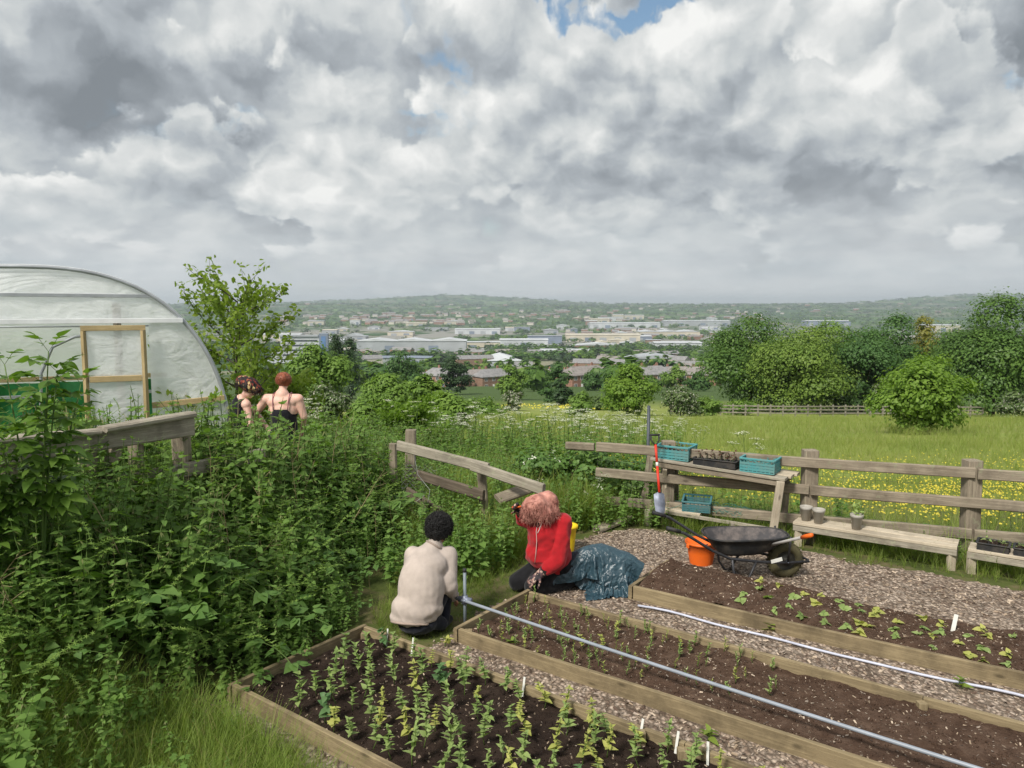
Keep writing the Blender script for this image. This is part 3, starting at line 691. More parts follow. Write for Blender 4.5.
SH = [(357, 466, 338, 352, 60, M_SHED_G, M_SHED_W, 'very long white-roofed warehouse left of the picture centre', 'saw'),
      (271, 316, 349, 362, 50, M_SHED_W, M_SHED_G, 'white warehouse beside the blue-ended tower block', 'pitched'), (240, 285, 358, 370, 40, M_SHED_G, M_SHED_G, 'grey shed below the blue-ended tower block', 'flat'),
      (478, 522, 356, 366, 45, M_SHED_W, M_SHED_W, 'white hipped roof of a hall rising from the trees', 'hip'), (445, 500, 340, 349, 40, M_SHED_C, M_SHED_W, 'low cream shed right of the very long warehouse', 'flat'),
      (500, 548, 338, 346, 40, M_SHED_W, M_SHED_W, 'white shed in the middle of the valley floor', 'pitched'), (540, 590, 348, 356, 50, M_SHED_G, M_SHED_W, 'pale shed below the middle of the valley floor', 'pitched'),
      (528, 562, 334, 344, 40, M_SHED_B, M_SHED_G, 'dark blue-grey office shed on the valley floor', 'flat'), (566, 640, 333, 341, 60, M_SHED_C, M_SHED_C, 'long cream warehouse right of the dark office shed', 'pitched'),
      (640, 700, 330, 338, 60, M_SHED_C, M_SHED_W, 'long pale warehouse left of the dark row of trees', 'saw'), (655, 702, 341, 349, 30, M_SHED_W, M_SHED_W, 'white roofed shed among trees right of centre', 'pitched'),
      (628, 684, 354, 366, 45, M_SHED_G, M_SHED_G, 'grey double shed above the round bright tree', 'saw'), (632, 690, 365, 376, 30, M_SHED_G, M_SHED_B, 'dark roofed works building above the brick houses', 'flat'),
      (655, 682, 363, 372, 20, M_SHED_W, M_SHED_W, 'small white block beside the dark roofed works', 'flat'), (682, 704, 361, 369, 25, M_SHED_W, M_SHED_C, 'small white shed at the left of the dark tree', 'flat'),
      (366, 430, 354, 364, 40, M_SHED_G, M_SHED_B, 'low grey shed in front of the very long warehouse', 'flat'), (575, 625, 343, 351, 40, M_BRICK2, M_SHED_W, 'brown works with a pale roof near the centre', 'saw'),
      (262, 300, 333, 342, 40, M_SHED_C, M_SHED_W, 'cream shed behind the blue-ended tower block', 'pitched'), (455, 500, 328, 334, 50, M_SHED_W, M_SHED_W, 'farthest white shed left of the centre', 'pitched'),
      (590, 660, 322, 328, 70, M_SHED_W, M_SHED_W, 'farthest white shed right of the centre', 'pitched'), (664, 730, 320, 326, 60, M_SHED_G, M_SHED_W, 'farthest pale shed left of the dark row of trees', 'pitched'),
      (925, 960, 324, 332, 60, M_SHED_C, M_SHED_W, 'pale warehouse seen between the two tall trees on the right', 'pitched'), (806, 850, 320, 326, 60, M_SHED_B, M_SHED_W, 'shed with a pale roof showing above the olive tree', 'pitched')]
for s_ in SH: shed(*s_[:8], kind=s_[8])
for i in range(58):
    px = rng.uniform(300, 716); yb = rng.uniform(319, 352); w = rng.uniform(6, 26)
    shed(px - w / 2, px + w / 2, yb - rng.uniform(3, 6), yb, rng.uniform(25, 60), [M_SHED_W, M_SHED_C, M_SHED_G, M_SHED_B, M_BRICK2][rng.integers(5)], [M_SHED_W, M_SHED_W, M_SHED_G, M_SHED_C][rng.integers(4)],
         'small pale industrial shed crowded among others on the valley floor', kind=['pitched', 'flat', 'saw'][rng.integers(3)])
def tower():
    d = 900; x = (300 - 512) / FPX * d
    r = empty('tower_block', (x, d, gz(x, d) - 1), R(8), 'white office block with a blue end wall left of the poplars', 'building')
    MB().box((0, 6, 16), (44, 14, 32)).build('wall', M_SHED_W, r); b = MB().box((27, 6, 17.5), (10, 15, 35)).build('end_wall', M_SHED_B, r)
    MB().box((27, -1.6, 18), (5, .4, 28)).build('glazing', mat_basic('blue_glass', (.12, .22, .42), .25, .1, .1, 0), r)
    for k in range(5): MB().box((0, -1.1, 5 + k * 5.5), (40, .3, 1.8)).build('window', M_PANE, r)
    MB().box((-4, 6, 32.5), (50, 17, 1.6)).build('roof', M_SHED_G, r)
tower()
# far meadow fence
M_FENCE_FAR = mat_basic('weathered_rail', (.24, .22, .18), .9, .2, 3, .3, 20)
def far_fence():
    r = empty('far_fence', tuple(on_ground(780, 86)), 0, 'low post and rail fence running under the far row of trees', 'fence')
    o = np.array(r.location)
    pts = []
    for i in range(26):
        px = 672 + i * 12.6; d = 82 + 3 * math.sin(i * .5) * .4 - (px - 672) * .004; p = on_ground(px, d); pts.append(p)
    for p in pts: MB().box(Vector(p) - Vector(o) + Vector((0, 0, .55)), (.16, .16, 1.4), None, .02).build('post', M_FENCE_FAR, r)
    for a, b in zip(pts, pts[1:]):
        for z in (.35, .72, 1.08):
            MB().beam(a - Vector(o) + Vector((0, -.1, z)), b - Vector(o) + Vector((0, -.1, z)), .05, .13).build('rail', M_FENCE_FAR, r)
far_fence()
# ================================================================ timber
def mat_plank(name, c1, c2, rough=.85, dirt=None, dirt_amt=.6, knots=.7, lichen=None):
    """sawn timber, grain along local X, every piece cut from another place"""
    m, T = new_mat(name)
    tc = T.n('ShaderNodeTexCoord').outputs['Object']; rnd = T.n('ShaderNodeObjectInfo').outputs['Random']
    v = T.vm('ADD', tc, T.xyz(T.m('MULTIPLY', rnd, 31), T.m('MULTIPLY', rnd, 17), T.m('MULTIPLY', rnd, 7)))
    gr = T.noise(T.vm('MULTIPLY', v, (1.3, 26, 26)), 2.2, 6, .65, .4)
    c = T.ramp(gr, [(.32, c2), (.62, c1)])
    c = T.mix(T.mr(T.noise(v, 2.6, 5, .65), .45, .68, 0., dirt_amt), c, dirt or tuple(x * .42 for x in c2))
    if lichen: c = T.mix(T.mr(T.noise(v, 9, 5, .7), .58, .66, 0, .6), c, lichen)
    vo = T.n('ShaderNodeTexVoronoi', i_Scale=2.6); T.put(vo.inputs['Vector'], T.vm('MULTIPLY', v, (1, 2.6, 2.6)))
    c = T.mix(T.mr(vo.outputs['Distance'], .05, .12, knots, 0.), c, tuple(x * .28 for x in c2))
    c = T.mix(T.mr(T.m('ABSOLUTE', T.m('SUBTRACT', gr, .5)), .0, .02, .35, 0.), c, tuple(x * .3 for x in c2))
    b = T.n('ShaderNodeBump', i_Strength=.6, i_Distance=.004, i_Height=T.m('ADD', gr, T.m('MULTIPLY', T.noise(v, 40, 3, .6), .4)))
    p = T.n('ShaderNodeBsdfPrincipled', i_Base_Color=c, i_Roughness=rough, i_Specular_IOR_Level=.2, i_Normal=b.outputs[0])
    finish(T, p.outputs[0]); return m
W_GREY = mat_plank('weathered_grey_timber', (.40, .36, .29), (.24, .21, .165), lichen=(.36, .37, .25))
W_FENCE = mat_plank('old_fence_timber', (.33, .28, .21), (.19, .155, .115), lichen=(.27, .28, .18))
W_BED = mat_plank('treated_board', (.31, .245, .145), (.20, .155, .09), dirt=(.085, .065, .04), dirt_amt=.75)
W_PALE = mat_plank('pale_plank', (.56, .49, .38), (.42, .35, .26), dirt_amt=.5)
W_DOOR = mat_plank('yellow_pine', (.50, .39, .21), (.38, .28, .14), dirt_amt=.3)
W_DARK = mat_plank('damp_dark_timber', (.15, .12, .09), (.08, .062, .048))

def mat_world(o):
    return mat_world(o.parent) @ o.matrix_basis if o.parent else o.matrix_basis
def plank(name, a, b, w, h, mat, parent=None, bev=.004, wob=.0, n=None, roll=0.0, sag=0.0):
    a = Vector(a); b = Vector(b); d = b - a; L = d.length; x = d.normalized()
    up = Vector((0, 0, 1)) if abs(x.z) < .95 else Vector((0, 1, 0))
    y = up.cross(x).normalized(); z = x.cross(y).normalized()
    M = Matrix((x, y, z)).transposed(); M = M @ Matrix.Rotation(roll, 3, 'X'); M = M.to_4x4(); M.translation = a
    n = n or max(2, int(L / .25)); mb = MB(); bb = min(bev, w * .3, h * .3); hw, hh = w / 2, h / 2
    prof = [(-hw + bb, -hh), (hw - bb, -hh), (hw, -hh + bb), (hw, hh - bb), (hw - bb, hh), (-hw + bb, hh), (-hw, hh - bb), (-hw, -hh + bb)]
    vs = []; ph = random.uniform(0, 9)
    for i in range(n + 1):
        t = i / n; oz = math.sin(ph + t * L * 1.9) * wob - sag * 4 * t * (1 - t); oy = math.sin(ph * 2 + t * L * 1.3) * wob
        for (p, q) in prof: vs.append((L * t, p + oy + random.uniform(-wob, wob) * .35, q + oz + random.uniform(-wob, wob) * .35))
    fs = [tuple(range(7, -1, -1)), tuple(range(n * 8, n * 8 + 8))]
    for i in range(n):
        for k in range(8): fs.append((i * 8 + k, i * 8 + (k + 1) % 8, (i + 1) * 8 + (k + 1) % 8, (i + 1) * 8 + k))
    mb.add(vs, fs); o = mb.build(name, mat, parent)
    o.matrix_basis = (mat_world(parent).inverted() @ M) if parent else M
    return o
def post(name, p, h, w, mat, parent=None, lean=(0, 0), wob=.004, below=.25):
    p = Vector(p); top = p + Vector((lean[0], lean[1], h))
    return plank(name, p - Vector((0, 0, below)), top, w, w, mat, parent, bev=.012, wob=wob, n=6)

# ================================================================ fences
def rails_fence():
    A = at(668, 441, 1.0); B = at(975, 462, .98)
    A = Vector((A.x, A.y, 0)); B = Vector((B.x, B.y, 0)); d = (B - A) / 2.0; u = (B - A).normalized()
    nrm = Vector((-u.y, u.x, 0))
    r = empty('post_and_rail_fence', (A.x, A.y, 0), 0, 'weathered three-rail timber fence behind the potting table and benches', 'fence')
    P = [A + (B - A) * t for t in (-.27, 0, .5, 1.0, 1.5, 2.0)]
    for i, p in enumerate(P):
        if i == 0: continue
        z0 = gz(p.x, p.y); q = post('post', (p.x, p.y, z0), 1.0 - z0, .155, W_FENCE, r, lean=(random.uniform(-.02, .02), 0), wob=.006)
    face = -nrm * .105
    tops = {}
    plank('rail', P[0] - u * .38 + face + Vector((0, 0, .875)), P[0] + face + Vector((0, 0, .885)) - u * .012, .06, .10, W_FENCE, r, wob=.008, bev=.02)
    for k, z in enumerate((.885, .56, .22)):
        e = [P[0] + face, P[1] + face, P[3] + face, P[5] + face] if k != 1 else [P[0] + face, P[2] + face, P[4] + face, P[5] + face]
        for a, b in zip(e, e[1:]):
            plank('rail', a + Vector((0, 0, z + random.uniform(-.01, .01))) + u * .012, b + Vector((0, 0, z + random.uniform(-.012, .012))) - u * .012, .05, .115, W_FENCE, r, wob=.006, bev=.01)
    # stock netting stapled along the lower rails
    nb = MB(); off = -nrm * .02
    L = (P[5] - P[0]).length; n = int(L / .11)
    for i in range(n):
        a = P[0] + u * (i * .11) + nrm * .01; nb.tube([a + Vector((0, 0, .0)), a + Vector((0, 0, .82))], .0014, 3, False)
    for z in (.1, .25, .4, .55, .7, .82): nb.tube([P[0] + nrm * .01 + Vector((0, 0, z)), P[5] + nrm * .01 + Vector((0, 0, z))], .0014, 3, False)
    o = nb.build('wire_netting', mat_basic('galvanised_wire', (.22, .22, .20), .5, .2, 5, 0, 5, metal=.6), r); o.location = -Vector(r.location)
rails_fence()
M_MESH = mat_basic('galvanised_mesh', (.30, .31, .30), .5, .2, 5, 0, 5, metal=.6)
def left_fence():
    A = at(-30, 452, 1.62); B = at(193, 421, 1.62)
    r = empty('post_and_rail_fence', (A.x, A.y, gz(A.x, A.y)), 0, 'broad grey timber fence with a capping plank sunk in nettles at the left', 'fence')
    u = (B - A).normalized(); nr = Vector((-u.y, u.x, 0))
    plank('rail', A + Vector((0, 0, -.045)), B + Vector((0, 0, -.045)), .05, .165, W_GREY, r, wob=.004, bev=.012, n=14)
    plank('capping', A + nr * .02 + Vector((0, 0, .065)), at(100, 431, 1.66) + nr * .02 + Vector((0, 0, .0)) , .13, .045, W_GREY, r, wob=.008, bev=.014, n=8)
    plank('capping', at(103, 431, 1.66) + nr * .02 + Vector((0, 0, .005)), B + nr * .02 + Vector((0, 0, .065)), .13, .05, W_GREY, r, wob=.006, bev=.014, n=8)
    plank('rail', A + Vector((0, 0, -.50)), A.lerp(B, .52) + Vector((0, 0, -.52)), .05, .15, W_GREY, r, wob=.006, bev=.012, n=8)
    plank('rail', A.lerp(B, .55) + Vector((0, 0, -.42)), B + u * .75 + Vector((0, 0, -.43)), .05, .13, W_GREY, r, wob=.006, bev=.012, n=8)
    plank('rail', A + Vector((0, 0, -.86)), B + Vector((0, 0, -.86)), .05, .14, W_DARK, r, wob=.006, bev=.012, n=8)
    for t, w in ((.14, .13), (.49, .13), (.72, .1), (.965, .13)):
        p = A.lerp(B, t) + nr * .09; post('post', (p.x, p.y, gz(p.x, p.y)), 1.56 - gz(p.x, p.y), w, W_FENCE, r)
    plank('brace', A.lerp(B, .62) + nr * .05 + Vector((0, 0, -.12)), A.lerp(B, .36) + nr * .05 + Vector((0, 0, -1.0)), .05, .1, W_FENCE, r)
left_fence()
def broken_fence():
    A = at(398, 446, 1.0); A.z = 1.0; r0 = Vector((A.x, A.y, 0))
    r = empty('broken_fence', r0, 0, 'sagging broken two-rail fence behind the two kneeling people', 'fence')
    E = at(544, 490, .80); M_ = at(487, 467, .88)
    post('post', at(409, 436, .97) * 1 - Vector((0, 0, .97)), 1.05, .13, W_FENCE, r, lean=(.03, 0))
    post('post', at(393, 446, .9) - Vector((0, 0, .9)), .93, .09, W_FENCE, r)
    m2 = (M_ + Vector((0, .1, 0)))
    post('post', (m2.x, m2.y, 0), .80, .1, W_FENCE, r, lean=(-.06, .02))
    plank('rail', A, M_ + Vector((.02, 0, -.01)), .05, .12, W_GREY, r, wob=.006, bev=.012)
    plank('rail', M_ + Vector((-.16, -.035, .03)), E, .05, .115, W_GREY, r, wob=.006, bev=.012)
    plank('rail', at(418, 475, .68), at(484, 495, .60), .045, .12, W_DARK, r, wob=.006, bev=.012)
    plank('rail', at(408, 492, .50), at(440, 512, .40), .045, .12, W_DARK, r, wob=.006, bev=.012)
    plank('rail', at(498, 500, .62), at(536, 486, .70), .14, .045, W_FENCE, r, wob=.006, bev=.012, roll=.5)
    plank('stile_board', at(412, 527, .16), at(442, 531, .16), .05, .12, W_GREY, r, wob=.004)
    post('post', at(424, 531, .0), .34, .07, W_DARK, r)
    # chicken wire bunched by the post
    nb = MB()
    o1 = at(402, 500, .35); ux = Vector((.42, -.12, .0)); uz = Vector((0, .02, .42))
    g = [[o1 + ux * (i / 11) + uz * (j / 11) + Vector((0, .035 * math.sin(i * 1.3 + j), 0)) for i in range(12)] for j in range(12)]
    for j in range(12):
        for i in range(12):
            if i < 11 and (i + j) % 2 == 0: nb.tube([g[j][i], g[j][i + 1]], .0016, 3, False)
            if j < 11: nb.tube([g[j][i], g[j + 1][min(11, max(0, i + (1 if (i + j) % 2 else -1)))]], .0016, 3, False)
    o = nb.build('chicken_wire', M_MESH, r); o.location = -r0
    wire = MB(); wire.tube([at(413, 450, .9), at(418, 475, .75), at(430, 490, .6), at(425, 520, .3), at(408, 508, .38), at(425, 495, .55)], .003, 5); o = wire.build('loose_wire', M_MESH, r); o.location = -r0
broken_fence()

# ================================================================ paths and beds
def mat_chips(name, stops, scale=38.):
    m, T = new_mat(name)
    pos = T.n('ShaderNodeNewGeometry').outputs['Position']
    pv = T.vm('ADD', pos, T.vm('SCALE', T.noise(pos, 14, 3, .6, col=True), scale=.05))
    vo = T.n('ShaderNodeTexVoronoi', i_Scale=scale); T.put(vo.inputs['Vector'], T.vm('MULTIPLY', pv, (1, .7, 1)))
    cs = T.n('ShaderNodeSeparateColor', i_0=vo.outputs['Color']).outputs
    c = T.ramp(T.m('MULTIPLY_ADD', T.noise(pos, 1.6, 4, .6), .6, T.m('MULTIPLY', cs[0], .6)), stops)
    c = T.mix(T.mr(vo.outputs['Distance'], .25, .6, 0., .65), c, (.05, .04, .03, 1))
    b = T.n('ShaderNodeBump', i_Strength=.9, i_Distance=.012, i_Height=T.m('SUBTRACT', cs[1], vo.outputs['Distance']))
    p = T.n('ShaderNodeBsdfPrincipled', i_Base_Color=c, i_Roughness=.9, i_Specular_IOR_Level=.15, i_Normal=b.outputs[0])
    finish(T, p.outputs[0]); return m
M_PATH = mat_chips('wood_chip_path', [(.25, (.15, .10, .075)), (.5, (.29, .22, .165)), (.72, (.43, .34, .27)), (.95, (.56, .46, .37))])
PATH = [at(*p) for p in [(225, 700), (330, 668), (362, 640), (395, 655), (440, 640), (468, 622), (528, 590), (556, 566), (566, 545), (596, 534), (650, 528), (700, 540), (790, 548), (850, 560), (900, 570), (960, 580), (1030, 592)]]
PATH += [Vector((7.5, 5.6, 0)), Vector((7.5, 2.6, 0)), Vector((-1.0, 2.6, 0)), Vector((-1.6, 4.0, 0)), Vector((-2.0, 4.6, 0))]
def in_poly(x, y, poly):
    x = np.asarray(x); y = np.asarray(y); ins = np.zeros(x.shape, bool); j = len(poly) - 1
    for i in range(len(poly)):
        xi, yi, xj, yj = poly[i].x, poly[i].y, poly[j].x, poly[j].y
        if yi != yj: ins ^= ((yi > y) != (yj > y)) & (x < (xj - xi) * (y - yi) / (yj - yi) + xi)
        j = i
    return ins
def build_path():
    g = .06; xs = np.arange(-2.6, 7.6, g); ys = np.arange(2.5, 9.6, g)
    X, Y = np.meshgrid(xs, ys); wx = hnoise(X, Y, .33, 2.) * .10; wy = hnoise(X, Y, .4, 7.) * .10
    ins = in_poly(X + wx + g / 2, Y + wy + g / 2, PATH) & (ground_z(X, Y) < .03)
    Z = ground_z(X, Y) + .006 + .004 * hnoise(X, Y, .22, 1.)
    V = np.stack([X, Y, Z], -1).reshape(-1, 3); k = len(xs); i = (np.arange(len(ys) - 1)[:, None] * k + np.arange(k - 1)[None])[ins[:-1, :-1]]
    tag(link('path', np_mesh('path', V, np.stack([i, i + 1, i + 1 + k, i + k], -1), True), M_PATH), kind='structure')
build_path()

def mat_soil(name, c1, c2, c3):
    m, T = new_mat(name)
    pos = T.n('ShaderNodeNewGeometry').outputs['Position']
    c = T.ramp(T.noise(pos, 9, 7, .7), [(.25, c1), (.5, c2), (.75, c3)])
    fl = T.n('ShaderNodeTexVoronoi', i_Scale=60.); T.put(fl.inputs['Vector'], T.vm('MULTIPLY', T.vm('ADD', pos, T.vm('SCALE', T.noise(pos, 20, 2, .5, col=True), scale=.04)), (1, .45, 1)))
    cs = T.n('ShaderNodeSeparateColor', i_0=fl.outputs['Color']).outputs
    c = T.mix(T.m('MULTIPLY', T.m('GREATER_THAN', cs[0], .90), T.m('LESS_THAN', fl.outputs['Distance'], .35)), c, (.25, .19, .14, 1))
    b = T.n('ShaderNodeBump', i_Strength=1., i_Distance=.02, i_Height=T.noise(pos, 45, 6, .7))
    p = T.n('ShaderNodeBsdfPrincipled', i_Base_Color=c, i_Roughness=.95, i_Specular_IOR_Level=.12, i_Normal=b.outputs[0])
    finish(T, p.outputs[0]); return m
M_SOIL1 = mat_soil('dark_compost', (.016, .010, .008), (.032, .021, .016), (.065, .045, .034))
M_SOIL2 = mat_soil('brown_soil', (.048, .027, .018), (.088, .054, .037), (.15, .10, .072))
CHIP = (np.array([[-.5, -.18, 0], [.5, -.14, .05], [.46, .2, 0], [-.42, .16, .08], [-.5, -.18, -.12], [.5, -.14, -.1]], float), [np.array([[0, 1, 2, 3], [4, 5, 1, 0]])])
CLOD = (np.array([[1, 0, 0], [0, 1, 0], [-1, .1, 0], [0, -1, .1], [.1, 0, .8], [0, .1, -.7]], float), [np.array([[0, 1, 4], [1, 2, 4], [2, 3, 4], [3, 0, 4], [1, 0, 5], [2, 1, 5], [3, 2, 5], [0, 3, 5]])])
M_CHIPS = [mat_basic('pale_chip', (.52, .42, .32), .85, .1, 3), mat_basic('tan_chip', (.33, .25, .175), .85, .1, 3), mat_basic('grey_chip', (.33, .27, .22), .85, .1, 3), mat_basic('dark_chip', (.10, .065, .048), .9, .1, 3)]
def soil_z(x, y, base, amp, seed):
    return base + amp * (.5 * hnoise(x, y, .45, seed) + .35 * hnoise(x, y, .16, seed + 3) + .25 * hnoise(x, y, .06, seed + 5))
BEDS = {}
def raised_bed(key, Al, L, Wd, label, soil, base, amp, zt=.14, ang=-37., boards=(1, 1, 1, 1), clods=1400, chips=600, mound=None, angb=None):
    """Al: far left corner; L along the bed to the right, Wd across towards the viewer"""
    e1 = Vector((math.cos(R(ang)), math.sin(R(ang)), 0)); e2 = Vector((-math.sin(R(ang)), math.cos(R(ang)), 0))
    A = Vector((Al[0], Al[1], 0)); r = empty('raised_bed', A, R(ang), label, 'raised bed', 'timber-edged raised beds')
    # local frame: x along, y from 0 (far side) to -Wd (near side)
    t = .036
    def brd(a, b): plank('board', mw @ Vector(a), mw @ Vector(b), t, zt + .06, W_BED, r, bev=.004, wob=.004, n=max(4, int((Vector(b) - Vector(a)).length / .35)))
    mw = Matrix.Translation(A) @ Matrix.Rotation(R(ang), 4, 'Z'); zc = (zt - .06) / 2
    if boards[0]: brd((0, 0, zc), (L * .52 - .002, 0, zc)); brd((L * .52 + .002, 0, zc - .004), (L, 0, zc - .004))
    if boards[1]: brd((0, -Wd, zc), (L * .6 - .002, -Wd, zc)); brd((L * .6 + .002, -Wd, zc - .003), (L, -Wd, zc - .003))
    if boards[2]: brd((-.024, .022, zc + .003), (-.024, -Wd - .022, zc + .003))
    if boards[3]: brd((L + .024, .022, zc + .003), (L + .024, -Wd - .022, zc + .003))
    for (x, y) in ((.05, -.05), (.05, -Wd + .05), (L * .52, -.05), (L * .6, -Wd + .05)):
        q = mw @ Vector((x, y, 0)); plank('corner_post', q - Vector((0, 0, .2)), q + Vector((0, 0, zt - .02)), .055, .055, W_BED, r, bev=.004)
    g = .025; nx = int((L - t) / g); ny = int((Wd - t) / g)
    xs = np.linspace(t / 2, L - t / 2, nx); ys = np.linspace(-Wd + t / 2, -t / 2, ny); X, Y = np.meshgrid(xs, ys)
    Z = soil_z(X, Y, base, amp, hash(key) % 7 if False else {'front': 1, 'middle': 4, 'back': 6}[key]) + rng.normal(size=X.shape) * .0035
    if mound: Z = Z + mound(X, Y)
    s = Scat(); s.put((np.stack([X, Y, Z], -1).reshape(-1, 3), [np.stack([q := (np.arange(ny - 1)[:, None] * nx + np.arange(nx - 1)[None]).ravel(), q + 1, q + 1 + nx, q + nx], -1)]), np.zeros((1, 3)), np.eye(3)[None], 1.0)
    def zat(x, y):
        z = soil_z(x, y, base, amp, {'front': 1, 'middle': 4, 'back': 6}[key]); return z + (mound(x, y) if mound else 0)
    x = rng.uniform(.04, L - .04, clods); y = rng.uniform(-Wd + .04, -.04, clods)
    s.put(CLOD, np.stack([x, y, zat(x, y) + .002], -1), frames(rng.normal(size=(clods, 3)), rng.random(clods) * 6), .004 + .012 * rng.random(clods) ** 3)
    so_ = link('soil', s.mesh('soil', False), soil, r)
    if chips:
        x = rng.uniform(.04, L - .04, chips); y = rng.uniform(-Wd + .04, -.04, chips); s = Scat(); mi = rng.integers(0, 4, chips)
        for k in range(4):
            q = mi == k; nq = q.sum(); s.put(CHIP, np.stack([x, y, zat(x, y) + .004], -1)[q], frames(np.stack([rng.normal(0, .35, nq), rng.normal(0, .35, nq), np.ones(nq)], -1), rng.random(nq) * 6), .006 + .022 * rng.random(nq) ** 2, k)
        tag(s.build('mulch', M_CHIPS, r), kind='stuff')
    BEDS[key] = (mw, L, Wd, zat); return r
raised_bed('front', (-1.16, 5.85), 5.2, 1.17, 'nearest raised bed, full of leafy young plants in dark compost', M_SOIL1, .062, .028, .125, -36.6, clods=2600, chips=700)
raised_bed('middle', (.16, 6.62), 6.0, .97, 'middle raised bed with thin seedlings and the long grey pipe over it', M_SOIL2, .062, .028, .118, -36.2, clods=3200, chips=2200)
raised_bed('back', (1.57, 7.42), 5.6, .84, 'farthest raised bed, heaped with brown soil beside the wheelbarrow', M_SOIL2, .09, .045, .125, -34.0, boards=(0, 1, 1, 1), clods=3600, chips=2200,
           mound=lambda X, Y: .07 * np.exp(-((X - .35) / .9) ** 2 - ((Y + .35) / .4) ** 2) + .03 * np.exp(-((Y + .45) / .35) ** 2))
def path_chips():
    n = 26000; x = rng.uniform(-2.2, 6.8, n); y = 3.2 + 6 * rng.random(n) ** .9; ok = in_poly(x, y, PATH) & (ground_z(x, y) < .02)
    for k, (mw, L, Wd, _) in BEDS.items():
        P = np.array(mw.inverted()) @ np.stack([x, y, 0 * x, 1 + 0 * x]); ok &= ~((P[0] > -.06) & (P[0] < L + .06) & (P[1] < .04) & (P[1] > -Wd - .04))
    x = x[ok]; y = y[ok]; k = len(x); mi = rng.choice(4, k, p=[.3, .33, .25, .12]); s = Scat()
    for a in range(4):
        q = mi == a; nq = q.sum(); s.put(CHIP, np.stack([x, y, ground_z(x, y) + .012], -1)[q], frames(np.stack([rng.normal(0, .3, nq), rng.normal(0, .3, nq), np.ones(nq)], -1), rng.random(nq) * 6), .012 + .032 * rng.random(nq) ** 2, a)
    tag(s.build('wood_chippings', M_CHIPS), kind='stuff')
path_chips()

